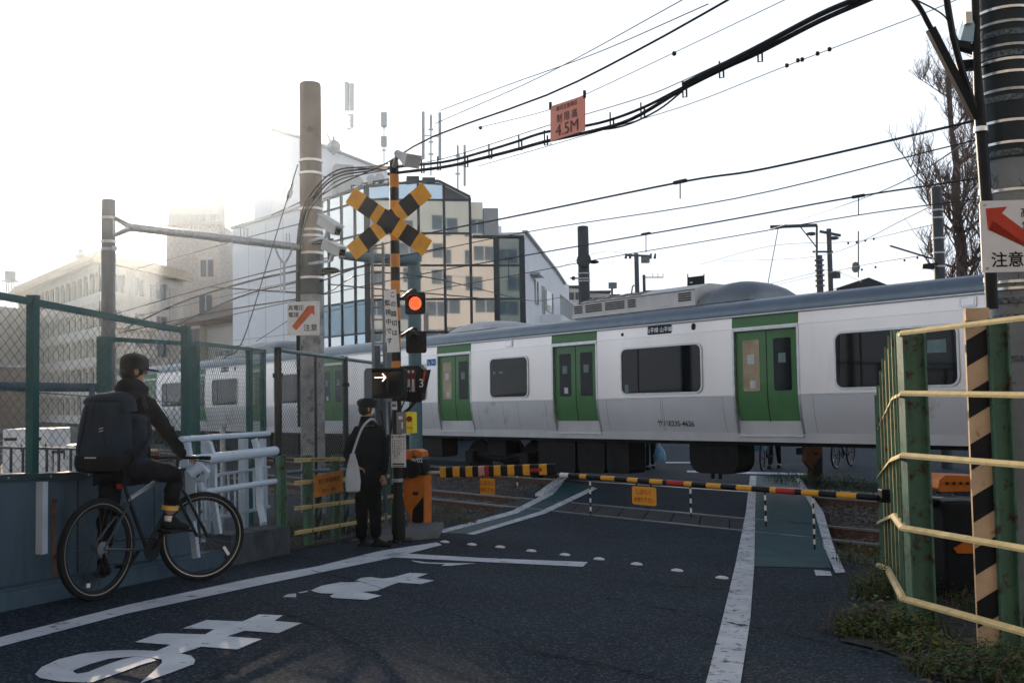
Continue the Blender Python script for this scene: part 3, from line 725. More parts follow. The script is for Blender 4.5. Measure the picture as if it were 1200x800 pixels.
for i in range(len(ul)-1):
    for j in range(len(zl)):
        z0 = zl[j]; ru0 = zt+(top[0][1]-zt)*ul[i]/wl_.L; ru1 = zt+(top[0][1]-zt)*ul[i+1]/wl_.L
        a = zl[j+1] if j+1 < len(zl) else ru0; b = zl[j+1] if j+1 < len(zl) else ru1
        if a-z0 < .3: continue
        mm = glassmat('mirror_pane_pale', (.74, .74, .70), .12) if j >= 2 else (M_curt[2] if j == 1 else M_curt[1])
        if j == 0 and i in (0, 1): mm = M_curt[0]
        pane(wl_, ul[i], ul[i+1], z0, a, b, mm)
for u in ul[:-1]: m = MB(); wl_.boxp(m, u-.045, u+.045, 0, zt+(top[0][1]-zt)*u/wl_.L+.03, -.1, .06); part(m, 'mullion', M_mull, ob)
for z in zl: m = MB(); wl_.boxp(m, 0.045, wl_.L-.13, z-.04, z+.04, -.1, .05); part(m, 'transom', M_mull, ob)
m = MB(); m.bar(wl_.p(0, zt+.05), wl_.p(wl_.L, top[0][1]+.05), .2, .1); part(m, 'roof_edge', M_mull, ob)
# set-back glass bay on the slope and roof plant box
m = MB(); wf.boxp(m, top[3][0]+.02, top[3][0]+.62, step[0][1]+.12, step[0][1]+1.75, -1.6, -.3); part(m, 'roof_bay', M_curt[1], ob)
m = MB(); wf.boxp(m, wf.hit(568, 270)[0], wf.hit(585.5, 270)[0], step[0][1]+.12, wf.hit(575, 242)[1], -1.5, -.4); part(m, 'roof_plant_box', M_wallg, ob)
m = MB(); wf.boxp(m, wf.hit(477, 210)[0], wf.hit(492, 210)[0], top[1][1]-.3, wf.hit(480, 203)[1], -1.8, -.6); wf.boxp(m, wf.hit(496, 210)[0], wf.hit(511, 210)[0], top[1][1]-.3, wf.hit(500, 204)[1], -1.9, -.7); part(m, 'roof_plant_box', M_mull, ob)

# ---- long white building continuing to the left
Bw = XYD(272.5, 56.3); ww = Wall(Bw, Al)
wb = thing('white_building', 'plain white windowless building to the left of the mirrored office', 'building', (Bw[0], Bw[1], 0))
m = MB(); m.prism([ww.p(0, 0), ww.p(ww.L-.02, 0), ww.p(ww.L-.02, zt-.05), ww.p(0, zt-.1)], ww.n*-12); part(m, 'wall', M_wallw, wb)
m = MB(); m.bar(ww.p(0, zt-.05, .0), ww.p(ww.L-.02, zt, .0), .3, .14); part(m, 'parapet_cap', M_frame, wb)
for k in range(1, 4):
    m = MB(); m.bar(ww.p(0.05, 2.4*k+.4, .005), ww.p(ww.L-.1, 2.4*k+.4, .005), .012, .03); part(m, 'wall_joint', mat('joint_grey', (.45, .47, .5), .8), wb)
for k in range(1, 5):
    m = MB(); m.bar(ww.p(ww.L*k/5, .05, .006), ww.p(ww.L*k/5, zt-.3, .006), .012, .03, ww.u); part(m, 'wall_joint', mat('joint_grey', (.4,)*3), wb)
# tall sloped white block behind
tb = thing('white_building', 'tall white block with a sloping roofline rising behind the concrete pole', 'building', XYD(318, 74)+(0,))
wt = Wall(XYD(318, 74), XYD(470, 78)); h0 = wt.hit(318, 152); h1 = wt.hit(352, 161); h2 = wt.hit(452, 200); h3 = wt.hit(470, 208)
m = MB(); m.prism([wt.p(0, 0), wt.p(wt.L, 0), wt.p(wt.L, h3[1]), wt.p(h2[0], h2[1]), wt.p(h1[0], h1[1]), wt.p(0, h0[1])], wt.n*-8); part(m, 'wall', M_wallw, tb)
m = MB(); m.bar(wt.p(*h1, .05), wt.p(*h2, .05), .4, .16); m.bar(wt.p(*h0, .05), wt.p(*h1, .05), .4, .16); part(m, 'parapet_cap', M_frame, tb)
m = MB(); a = wt.hit(389, 205); wt.boxp(m, a[0], wt.hit(410, 205)[0], wt.hit(389, 232)[1], a[1]+.6, .1, 1.2); part(m, 'roof_plant_box', M_wallg, tb)
# rooftop sign frame with letters, antennas, dish
sg = thing('roof_plant_frame', 'dark steel frame with round fans standing on the roof of the mirrored office', 'roof plant', P(435, 225, 47.5))
m = MB()
for y in (214, 220): m.bar(P(412, y+4, 48.5), P(455, y-4, 47.5), .06, .06)
part(m, 'frame_rail', M_mull, sg)
for k in range(6): x = 412+k*8.6; y = 217-k*1.6; m = MB(); m.bar(P(x, y, 48.3-k*.16), P(x, y+14, 48.3-k*.16), .06, .06, V((0, 1, 0))); part(m, 'frame_post', M_mull, sg)
for x, y in ((421, 214), (436, 212), (446, 210)): m = MB(); c = P(x, y, 48.2); m.tube([c, c+V((0, -.35, 0))], .22, 12); part(m, 'fan', M_galv, sg)
def antenna(x, yb, yt, D, panels, label, w=.07):
    r = thing('roof_antenna', label, 'antenna', P(x, yb, D), 'antennas on the roofs behind the crossing')
    m = MB(); m.tube([P(x, yb, D), P(x, yt, D)], w*.6, 6); part(m, 'mast', M_galv, r)
    for (dx, y0, y1, ww_) in panels:
        m = MB(); m.bar(P(x+dx, y0, D), P(x+dx, y1, D), ww_, ww_*.7, V((0, 1, 0))); part(m, 'antenna_panel', M_galv, r)
        m = MB(); ym = (y0+y1)/2; m.bar(P(x, ym, D), P(x+dx+.01, ym, D), .05, .05); part(m, 'bracket', M_galv, r)
    m = MB()
    for k in range(3): y = yb+(yt-yb)*(.35+.2*k); m.bar(P(x-3, y, D), P(x+3, y, D), .05, .08)
    part(m, 'clamp', M_galv, r)
antenna(409, 180, 98, 74, [(-3, 96, 130, .3), (3.5, 98, 130, .3), (3.5, 134, 150, .25)], 'tall cluster of white cell antennas left of the loudspeaker pole')
antenna(450, 200, 132, 60, [(0, 132, 148, .35), (0, 160, 172, .35)], 'single slender antenna mast just left of the loudspeaker')
antenna(505, 206, 134, 47, [(-9, 131, 187, .14), (10.5, 132, 188, .14), (0, 136, 150, .12)], 'three-column antenna mast standing right of the loudspeaker')
antenna(536.5, 222, 170, 47, [(8, 170, 218, .11), (0, 172, 185, .1)], 'short two-column antenna above the right slope of the glass roof')
ds = thing('satellite_dish', 'grey dish with a small mast on the sloping roof beside the concrete pole', 'dish', P(391, 182, 72))
m = MB(); c = P(391, 172, 72); rings = [[c+V((cos(a)*r, -.3*(1-r/.5), sin(a)*r)) for a in [2*pi*i/14 for i in range(14)]] for r in (.03, .25, .42, .5)]; m.loft(rings); part(m, 'dish', M_galv, ds, True)
m = MB(); m.tube([P(391, 182, 72.3), P(391, 160, 72.3)], .1, 6); m.bar(P(382, 155, 72), P(388, 168, 72), .4, .15); m.bar(P(380, 170, 72), P(400, 178, 72), .15, .15); part(m, 'bracket', M_galv, ds)

# ---- low white building with outside stair, right of the glass office
wr = Wall(XYD(616.5, 48), XYD(668, 66))
rb = thing('white_building', 'low white building with a balcony and sloping roofline right of the mirrored office', 'building', XYD(616.5, 48)+(0,))
hl = [wr.hit(*q) for q in ((616.5, 274), (651, 318), (661, 333), (668, 334))]
m = MB(); m.prism([wr.p(0, 0), wr.p(wr.L, 0), wr.p(wr.L, hl[3][1]), wr.p(hl[2][0], hl[2][1]), wr.p(hl[1][0], hl[1][1]), wr.p(0, hl[0][1])], wr.n*-8); part(m, 'wall', M_wallw, rb)
m = MB(); m.bar(wr.p(0, hl[0][1]+.03, .04), wr.p(hl[1][0], hl[1][1]+.03, .04), .25, .10); m.bar(wr.p(hl[1][0], hl[1][1]+.03, .04), wr.p(hl[2][0], hl[2][1]+.03, .04), .25, .10); part(m, 'parapet_cap', M_frame, rb)
for (x0, x1, y0, y1) in ((626.5, 629.5, 328, 357), (635, 637, 335, 368), (639, 647, 339, 368)):
    a, b = wr.hit(x0, y0), wr.hit(x1, y1); m = MB(); wr.boxp(m, a[0], b[0], b[1], a[1], .0, .05); w_ = part(m, 'window', M_winfar, rb)
    f_ = MB(); wr.boxp(f_, a[0]-.12, a[0], b[1], a[1], .0, .09); part(f_, 'window_frame', M_galv, w_); f_ = MB(); wr.boxp(f_, b[0], b[0]+.12, b[1], a[1], .0, .09); part(f_, 'window_frame', M_galv, w_)
a, b = wr.hit(621, 319), wr.hit(627, 326); m = MB(); wr.boxp(m, a[0], b[0], b[1], a[1], 0, .5); part(m, 'vent_hood', M_galv, rb)
a, b = wr.hit(634, 369), wr.hit(652, 369); bl = MB(); wr.boxp(bl, a[0], b[0], a[1]-.7, a[1], 0.01, 1.1); part(bl, 'balcony', M_wallw, rb)
rl = MB(); zt2 = wr.hit(634, 346)[1]; n = 16
wr.boxp(rl, a[0], b[0], zt2-.04, zt2+.02, 1.03, 1.09)
for k in range(n+1): u = a[0]+(b[0]-a[0])*k/n; wr.boxp(rl, u-.02, u+.02, a[1], zt2-.04, 1.04, 1.08)
part(rl, 'balcony_rail', M_galv, rb)
p0, p1 = wr.p(b[0], zt2, 1.06), wr.p(wr.hit(668, 355)[0], wr.hit(668, 358)[1], 1.06); rl = MB(); rl.bar(p0, p1, .06, .06)
for k in range(14): q = p0.lerp(p1, k/13); rl.bar(q, q-Z*1.2, .04, .04, V((0, 1, 0)))
rl.bar(p0-Z*1.2, p1-Z*1.2, 1.0, .12); part(rl, 'stair_flight', M_galv, rb)
# distant low blocks
for (x0, x1, y0, y1, D, mm, lab, nw) in ((660, 682, 336, 372, 75, M_wallg, 'low grey building with a dark louvre strip left of the thin round pole', 3), (690, 716, 342, 372, 80, M_wallb, 'low tan building with a band of windows right of the round pole', 4), (716, 727, 346, 372, 84, M_wallg, 'sliver of dark roofed house at the end of the tan building', 1)):
    r = thing('low_building', lab, 'building', XYD(x0, D)+(0,)); w = Wall(XYD(x0, D), XYD(x1, D)); z1 = w.hit(x0, y0)[1]
    m = MB(); m.prism([w.p(0, 0), w.p(w.L, 0), w.p(w.L, z1-.2), w.p(0, z1)], w.n*-8); part(m, 'wall', mm, r)
    for k in range(nw): m = MB(); w.boxp(m, w.L*(k+.12)/nw, w.L*(k+.88)/nw, z1-1.0, z1-.45, 0, .06); part(m, 'window', M_winfar, r)
    m = MB(); w.boxp(m, -.1, w.L+.1, z1-.1, z1+.08, -8, .15); part(m, 'roof', M_mull, r)

# ---- apartment block on the left with tiled cornice
corner = XYD(118, 100); wL = Wall(XYD(20, 130), corner); wR = Wall(corner, XYD(214, 117))
ap = thing('apartment_building', 'beige apartment block with a tan tiled cornice behind the green fence', 'building', corner+(0,))
ztop = wR.hit(118, 306)[1]; rowz = [wL.hit(118, y)[1] for y in (345, 382, 417, 452, 487)]
m = MB(); holes = []
H = 1.9; nb = 16; bw = wL.L/nb
rows = [(rowz[0]+.3, ztop-.9)]+[(z, z+H) for z in rowz[1:]]
for z0, z1 in rows:
    for k in range(nb): holes.append((k*bw+.28, (k+1)*bw-.18, z0, z1))
wall_with_holes(wL, m, 0, wL.L, -.5, ztop, holes, .5)
hr = []
for (z0, z1) in rows:
    for u0, u1 in ((2.2, 4.4), (6.5, 8.4), (11, 13.5)): hr.append((u0, u1, z0+.2, z1))
wall_with_holes(wR, m, 0, wR.L, -.5, ztop, hr, .3)
q = [wL.p(0, 0), wL.p(wL.L, 0), wR.p(wR.L, 0), wR.p(wR.L, 0, -14), wL.p(0, 0, -14)]
m.add([p+Z*ztop for p in q], [(0, 1, 2, 3, 4)]); m.add([wR.p(wR.L, 0), wR.p(wR.L, 0, -14), wR.p(wR.L, ztop, -14), wR.p(wR.L, ztop)], [(0, 1, 2, 3)])
part(m, 'wall', M_wallb, ap)
m = MB(); wL.boxp(m, .1, wL.L-.1, 0, ztop-.2, -.52, -.5); wR.boxp(m, .1, wR.L-.1, 0, ztop-.2, -.34, -.3); part(m, 'interior_dark', M_winfar, ap)
wp = None
for h in holes:
    gl = MB(); c = wL.p((h[0]+h[1])/2, (h[2]+h[3])/2, -.4)
    if wp is None or abs((h[3]-h[2])-wph) > .01:
        wph = h[3]-h[2]; ww2 = h[1]-h[0]
        m = MB(); m.cur = 0; m.box((0, 0, 0), (ww2, .04, wph), (wL.u, wL.n, Z)); m.cur = 1
        m.box(wL.n*.04, (.09, .06, wph-.02), (wL.u, wL.n, Z)); m.box(wL.n*.04+Z*(wph*.32), (ww2-.05, .05, .07), (wL.u, wL.n, Z))
        wp = m.build('window', [M_winfar, M_frame]); wp.parent = ap; wp.matrix_parent_inverse = Matrix.Translation(-ap.location); wp.location = c
    else:
        o = wp.copy(); col.objects.link(o); o.location = c
for j, (z0, z1) in enumerate(rows):      # corner haunches over the window strips and balcony bands
    b_ = MB()
    for k in range(nb): 
        for s_, e in ((k*bw+.28, 1), ((k+1)*bw-.18, -1)):
            b_.prism([wL.p(s_, z1, .02), wL.p(s_, z1-.45, .02), wL.p(s_+e*.35, z1, .02)], wL.n*-.15)
    b_ = part(b_, 'haunches', M_wallb, ap); b_['kind'] = 'stuff'
    f = MB(); wL.boxp(f, 0, wL.L, z0-.95, z0-.05, .02, .12); part(f, 'balcony_band', mat('band_pale', (.58, .55, .51), .8, var=.06, scale=1.5), ap)
for h in hr: put_window(wR, ap, *h)
for j, (z0, z1) in enumerate(rows[1:]):
    f = MB(); wR.boxp(f, 1.0, 9.2, z0-.1, z0+.1, .01, 1.1); wR.boxp(f, 1.0, 9.2, z0+.1, z0+1.0, 1.02, 1.1); part(f, 'balcony', M_bricklt, ap)
for u0, u1 in ((.2, 1.6), (9.6, 10.6), (13.8, 15.5)): f = MB(); wR.boxp(f, u0, u1, 0, ztop-1.3, .01, .14); part(f, 'brick_pier', M_bricklt, ap)
# cornice of tiles
for w, nm in ((wL, 34), (wR, 22)):
    u0, u1 = (-.3, w.L+.9) if w is wL else (-.9, w.L+.3)
    m = MB(); m.prism([w.p(u0, ztop-.15, .05), w.p(u0, ztop-.25, 1.1), w.p(u0, ztop+.1, 1.15), w.p(u0, ztop+1.05, .35), w.p(u0, ztop+1.05, 0.05)], w.u*(u1-u0)); cr = part(m, 'cornice', M_rooftile, ap)
    t = MB()
    for k in range(nm*2): u = u0+(u1-u0)*(k+.5)/(nm*2); t.bar(w.p(u, ztop+.14, 1.17), w.p(u, ztop+1.06, .37), .10, .08)
    t = part(t, 'tile_ribs', mat('tile_rib', (.50, .39, .28), .7), cr); t['kind'] = 'stuff'
dz = thing('satellite_dish', 'round white dish on the tiled cornice of the apartment block', 'dish', P(94, 304, 106))
m = MB(); c = P(94, 298, 106); m.loft([[c+V((cos(a)*r, -.5*(1-r/.62), sin(a)*r)) for a in [2*pi*i/14 for i in range(14)]] for r in (.05, .35, .62)]); m.tube([P(94, 300, 106.2), P(94, 306, 106.2)], .08, 6); part(m, 'dish', M_galv, dz, True)

# ---- brick tower that hides the sun
tw = thing('brick_tower', 'tall pale brick tower block fading into the sun glare', 'building', XYD(226, 140)+(0,))
wt = Wall(XYD(194.5, 140), XYD(257, 140)); z1 = wt.hit(226, 263)[1]; z2 = wt.hit(226, 196)[1]
m = MB(); m.prism([wt.p(0, 0), wt.p(wt.L, 0), wt.p(wt.L, z1), wt.p(0, z1)], wt.n*-8); part(m, 'wall', M_bricklt, tw)
m = MB(); m.prism([wt.p(.2, z1, -.3), wt.p(wt.L-1.3, z1, -.3), wt.p(wt.L-1.3, z2, -.3), wt.p(.2, z2, -.3)], wt.n*-7); part(m, 'upper_floors', M_wallb, tw)
m = MB(); wt.boxp(m, -.15, wt.L+.15, z1-.05, z1+.35, -.25, .2); part(m, 'ledge', M_wallb, tw)
m = MB()
for k in range(15): wt.boxp(m, k*wt.L/15, k*wt.L/15+.08, z1+.35, z1+1.3, 0, .08)
wt.boxp(m, 0, wt.L, z1+1.3, z1+1.38, 0, .08); part(m, 'railing', M_galv, tw)
for (a, b, c, d_) in ((4.4, 6.8, 12.5, 17), (4.6, 6.6, 18.5, 22), (4.5, 6.8, 6, 10)):
    m = MB(); wt.boxp(m, a, b, c, d_, .02, .22); p_ = part(m, 'stair_panel', M_wallb, tw)
    for k in range(2): m = MB(); wt.boxp(m, a+.3+k*1.0, a+1.1+k*1.0, c+.6, d_-.5, .22, .27); part(m, 'window', M_winfar, p_)
m = MB(); m.prism([wt.p(-2.2, z1-14.5), wt.p(0, z1-14.5), wt.p(0, z1-12.8), wt.p(-1.2, z1-13)], wt.n*-4); part(m, 'side_wing', M_wallg, tw)

# ---- house with a bay window
hs = thing('house', 'beige house with a brown hipped roof and bay window left of the white building', 'house', XYD(240, 64)+(0,))
wh = Wall(XYD(214, 66), XYD(272, 62)); ze = wh.hit(240, 377)[1]; zr = wh.hit(240, 351)[1]
m = MB(); wh.boxp(m, 0, wh.L+.1, 0, ze, -6, 0); part(m, 'wall', M_wallb, hs)
m = MB(); m.hexa([wh.p(-.6, ze, .7), wh.p(wh.L+.1, ze, .7), wh.p(wh.L+.1, ze, -6), wh.p(-.6, ze, -6), wh.p(1.6, zr, -2.4), wh.p(wh.L+.1, zr+.05, -2.4), wh.p(wh.L+.1, zr+.05, -4), wh.p(1.6, zr, -4)]); part(m, 'roof', M_roofbrown, hs)
m = MB(); wh.boxp(m, 1.1, wh.L+.05, ze-.25, ze-.02, 0.02, .55); part(m, 'eaves_board', M_roofbrown, hs)
m = MB(); wh.boxp(m, 1.25, 2.95, 0.2, ze-.27, 0.01, .5); part(m, 'bay', mat('bay_cream', (.52, .48, .40), .8), hs)
for (u0, u1) in ((1.4, 2.2), (2.32, 2.85)):
    m = MB(); wh.boxp(m, u0, u1, ze-1.9, ze-.5, .5, .54); w_ = part(m, 'window', M_winfar, hs)
    f = MB(); 
    for (a, b, c, d_) in ((u0-.06, u0, ze-1.95, ze-.45), (u1, u1+.06, ze-1.95, ze-.45), (u0, u1, ze-1.96, ze-1.9), (u0, u1, ze-.5, ze-.44)): wh.boxp(f, a, b, c, d_, .5, .57)
    part(f, 'window_frame', M_roofbrown, w_)
m = MB(); wh.boxp(m, 1.25, 3.0, 1.0, 2.2, .5, .56); part(m, 'lower_window', M_winfar, hs)
# far-left brown block and water tank
bb = thing('low_building', 'brown brick block at the very left behind the fence', 'building', XYD(-20, 70)+(0,))
w = Wall(XYD(-160, 72), XYD(-57, 70)); m = MB(); zt3 = 4.6; w.boxp(m, 0, w.L, 0, zt3, -8, 0); part(m, 'wall', mat('brown_brick', (.13, .09, .07), .85, var=.2, scale=4), bb)
m = MB(); w.boxp(m, -.1, w.L+.1, zt3, zt3+.15, -8, .1); part(m, 'roof', M_wallg, bb)
b2 = thing('low_building', 'pale grey flat-roofed building at the left edge above the brown block', 'building', XYD(-20, 95)+(0,))
w = Wall(XYD(-160, 112), XYD(-30, 110)); m = MB(); z_ = 13.0; w.boxp(m, 0, w.L, 0, z_, -10, 0); part(m, 'wall', M_wallb, b2)
for k in range(5):
    m = MB(); w.boxp(m, w.L*k/5+.2, w.L*(k+1)/5-.2, z_-3.4, z_-2.6, 0, .1); part(m, 'window', M_winfar, b2)
    m = MB(); w.boxp(m, w.L*k/5+.2, w.L*(k+1)/5-.2, z_-6.6, z_-5.4, 0, .1); part(m, 'window', M_winfar, b2)
wt_ = thing('water_tank', 'small round water tank on legs above the rooftops at the left edge', 'water tank', P(12, 343, 110))
m = MB(); m.tube([P(12, 329, 110), P(12, 318, 110)], .55, 12); part(m, 'tank', M_wallg, wt_)
for dx in (-5, -2, 2, 5): m = MB(); m.bar(P(12+dx*.8, 329, 110), P(12+dx, 346, 110), .09, .09, V((0, 1, 0))); part(m, 'leg', M_galv, wt_)
m = MB(); m.box(P(12, 329.5, 110), (1.5, 1.2, .12)); part(m, 'platform', M_galv, wt_)

# ---- houses across the street behind the camera (they show in the mirrored glass and close the street)
bk = thing('apartment_building', 'sunlit peach apartment block reflected in the mirrored glass panes', 'building', (-6, -16, 0))
wk = Wall((-30, -16), (24, -19)); wk.n = V((0, 1, 0)) if wk.n.y < 0 else wk.n
holes = []
for r_ in range(7):
    for k in range(12): holes.append((1.5+k*4.2, 4.1+k*4.2, 1.2+r_*3.2, 2.9+r_*3.2))
m = MB(); wall_with_holes(wk, m, 0, wk.L, 0, 24.5, holes, .3)
m.hexa([wk.p(0, 0, -.5), wk.p(wk.L, 0, -.5), wk.p(wk.L, 0, -9), wk.p(0, 0, -9), wk.p(0, 24.5, -.5), wk.p(wk.L, 24.5, -.5), wk.p(wk.L, 24.5, -9), wk.p(0, 24.5, -9)]); part(m, 'wall', mat('peach_wall', (.46, .42, .375), .8, var=.06, scale=.6), bk)
wpp = None
for h in holes:
    m = MB(); c = wk.p((h[0]+h[1])/2, (h[2]+h[3])/2, -.25)
    if wpp is None:
        m.cur = 0; m.box((0, 0, 0), (2.6, .04, 1.7), (wk.u, wk.n, Z)); m.cur = 1; m.box(wk.n*.05, (.1, .06, 1.68), (wk.u, wk.n, Z)); m.box(wk.n*.05-Z*.82, (2.6, .1, .08), (wk.u, wk.n, Z))
        wpp = m.build('window', [M_winfar, M_frame]); wpp.parent = bk; wpp.matrix_parent_inverse = Matrix.Translation(-bk.location); wpp.location = c
    else: o = wpp.copy(); col.objects.link(o); o.location = c

# ================================================================== FENCES ON THE LEFT
M_fgreen = mat('fence_green', (.017, .090, .088), .45, var=.12, dirt=(.05, .07, .06), dscale=7, damt=.36)
M_link = mat('chain_link_wire', (.07, .13, .125), .5, .2)
M_linkg = mat('chain_link_grey', (.16, .17, .17), .5, .4)
M_wallblue = mat('blue_grey_wall', (.062, .108, .148), .6, var=.14, scale=1.2, dirt=(.034, .062, .088), dscale=1.1, damt=.46, bump=.15, bscale=20, stretch=(2.2, 2.2, .45))
M_railw = mat('white_guardrail_paint', (.52, .62, .72), .4, var=.05, dirt=(.30, .33, .36), dscale=5, damt=.36, coat=.1)
M_cream = mat('cream_rail_paint', (.68, .53, .25), .55, var=.15, scale=14, dirt=(.24, .12, .05), dscale=16, damt=.36)
M_postg = mat('old_green_post', (.085, .175, .125), .6, var=.14, scale=7, dirt=(.07, .030, .016), dscale=9, damt=.47)
W0 = V((-3.63, 7.08, 0))
def lhit(x, o, d_, y=500):       # where the vertical plane of sight through column x meets a line on the ground
    q = ray(x, y); det = q.x*d_.y-q.y*d_.x; return (q.y*o.x-q.x*o.y)/det
def W(t, h=0, off_=0):
    p = W0+RD*t-RL*off_; return V((p.x, p.y, gz(p.x, p.y)+h))
def chain(mb, a, b, c, d_, pitch=.062, r=.0021, zig=False):
    """diagonal wires both ways over the quad a(bottom left) b(bottom right) c(top right) d(top left)"""
    Wd = (b-a).length; Hh = (d_-a).length
    def pt(u, w): x = u/Wd; y = w/Hh; return a*(1-x)*(1-y)+b*x*(1-y)+c*x*y+d_*(1-x)*y
    n = (b-a).cross(d_-a).normalized()
    for sgn in (1, -1):
        k = -Hh if sgn > 0 else 0
        end = Wd if sgn > 0 else Wd+Hh
        while k < end:
            if sgn > 0: u0 = max(0, k); w0 = u0-k; u1 = min(Wd, k+Hh); w1 = u1-k
            else: u0 = min(Wd, k); w0 = k-u0; u1 = max(0, k-Hh); w1 = k-u1
            if abs(u1-u0) > .01:
                p, q = pt(u0, w0)+n*(.0012*sgn), pt(u1, w1)+n*(.0012*sgn); t = (q-p).normalized(); s_ = t.cross(n).normalized()
                vs_ = []
                for e in (p, q): vs_ += [e+n*r, e-n*r*.5+s_*r*.87, e-n*r*.5-s_*r*.87]
                mb.add(vs_, [(0, 1, 4, 3), (1, 2, 5, 4), (2, 0, 3, 5)])
            k += pitch*1.41
t37, t219 = lhit(37, W0, RD)+.075, lhit(219, W0, RD)+.075
tL = -6.0
wall = thing('parapet_wall', 'low blue-grey parapet wall under the green fence beside the cyclist', 'wall', W(0))
m = MB(); n_ = 10
def strip(mb, t0, t1, h0, h1, o0, o1, n=8):
    for k in range(n):
        a, b = t0+(t1-t0)*k/n, t0+(t1-t0)*(k+1)/n
        mb.hexa([W(a, h0, o0), W(b, h0, o0), W(b, h0, o1), W(a, h0, o1), W(a, h1, o0), W(b, h1, o0), W(b, h1, o1), W(a, h1, o1)])
strip(m, tL, t219+.02, -.1, .88, -.12, .0); part(m, 'wall_face', M_wallblue, wall)
m = MB(); strip(m, tL, t219+1.0, -.1, .13, .003, .13); strip(m, tL, t219+1.0, .13, .145, .003, .10); part(m, 'plinth', M_wallblue, wall)
m = MB(); strip(m, tL, t219+.02, .882, .93, -.14, .025); part(m, 'capping_rail', mat('capping_dark', (.03, .055, .065), .5), wall)
for t in (-3.4, -2.0, -.6, .78, 1.75):
    m = MB(); m.hexa([W(t, .15, .0), W(t+.012, .15, .0), W(t+.012, .15, .003), W(t, .15, .003), W(t, .86, .0), W(t+.012, .86, .0), W(t+.012, .86, .003), W(t, .86, .003)]); part(m, 'panel_joint', M_blk, wall)
for k in range(16):
    t = -5+k*.42
    if t < t219: m = MB(); m.ball(W(t, .906, .027), .009, 6, 4); part(m, 'bolt', M_galv, wall)
m = MB(); m.bar(W(t37-.0, .34, .03), W(t37, .87, .03), .06, .055, RD); part(m, 'post_foot', M_railw, wall)
M_ruststain = mat('rust_stain', (.13, .075, .05), .9, var=.5, scale=9)
for (dx, h0, h1) in ((.14, .30, .72), (.15, .13, .30)):
    m = MB(); m.hexa([W(t37+dx, h0, .001), W(t37+dx+.035, h0, .001), W(t37+dx+.035, h0, .004), W(t37+dx, h0, .004), W(t37+dx-.008, h1, .001), W(t37+dx+.042, h1, .001), W(t37+dx+.042, h1, .004), W(t37+dx-.008, h1, .004)]); part(m, 'rust_stain', M_ruststain, wall)
    m = MB(); m.box(W(t37+dx+.015, h1+.005, .004), (.05, .02, .02)); part(m, 'bracket_stub', M_rust, wall)
fen = thing('chain_link_fence', 'tall green chain-link fence on top of the blue-grey parapet wall', 'fence', W(0, .9, -.06), 'chain-link fences on the left')
FT = 2.215
for t in (t37-2.0, t37, t219):
    m = MB(); m.bar(W(t, .5 if t != t219 else .15, -.06), W(t, FT+.03, -.06), .065, .065, RD); p_ = part(m, 'post', M_fgreen, fen)
    m = MB(); m.box(W(t, FT+.035, -.06), (.075, .075, .012)); part(m, 'post_cap', M_fgreen, p_)
for a, b in ((tL, t37-2.035), (t37-1.965, t37-.035), (t37+.035, t219-.035)):
    m = MB(); m.bar(W(a, FT-.01, -.06), W(b, FT-.01, -.06), .045, .05); part(m, 'top_rail', M_fgreen, fen)
    m = MB(); chain(m, W(a, .95, -.06), W(b, .95, -.06), W(b, FT-.03, -.06), W(a, FT-.03, -.06)); o = part(m, 'chain_link', M_link, fen); o['kind'] = 'stuff'
    m = MB(); m.tube([W(a, 1.53, -.055), W(b, 1.53, -.055)], .004, 4); part(m, 'tension_wire', M_link, fen)
# the second, lower fence behind it
def simple_fence(label, tops, bot_dy, mm, wire, postw, pitch=.062, r=.002, name='chain_link_fence', grp='chain-link fences on the left', mid=()):
    """tops: list of (x,y,D) of post tops"""
    pts = [P(*q) for q in tops]; th_ = thing(name, label, 'fence', V((pts[0].x, pts[0].y, gz(pts[0].x, pts[0].y))), grp)
    for i, p in enumerate(pts):
        w = postw[i] if isinstance(postw, (list, tuple)) else postw
        if w <= 0: continue
        m = MB(); m.bar(V((p.x, p.y, gz(p.x, p.y)-.1)), p+Z*.02, w, w, RD); part(m, 'post', mm, th_)
    for p, q in zip(pts[:-1], pts[1:]):
        m = MB(); m.bar(p, q, .04, .045); part(m, 'top_rail', mm, th_)
        a, b = V((p.x, p.y, gz(p.x, p.y)+bot_dy)), V((q.x, q.y, gz(q.x, q.y)+bot_dy))
        m = MB(); chain(m, a, b, q, p, pitch, r); o = part(m, 'chain_link', wire, th_); o['kind'] = 'stuff'
        m = MB(); m.bar(a, b, .035, .035); part(m, 'bottom_rail', mm, th_)
    return th_
simple_fence('lower green fence running away behind the white guardrail', [(229, 402, 11.4), (292, 409, 14.2), (308, 411, 15.6)], .35, M_fgreen, M_link, (.07, .07, .07), .07, .0026)
simple_fence('short green fence panel seen through the tall fence beside the cap of the cyclist', [(122, 397, 10.0), (226, 403, 11.3)], .35, M_fgreen, M_link, (.10, .0), .06, .0022)
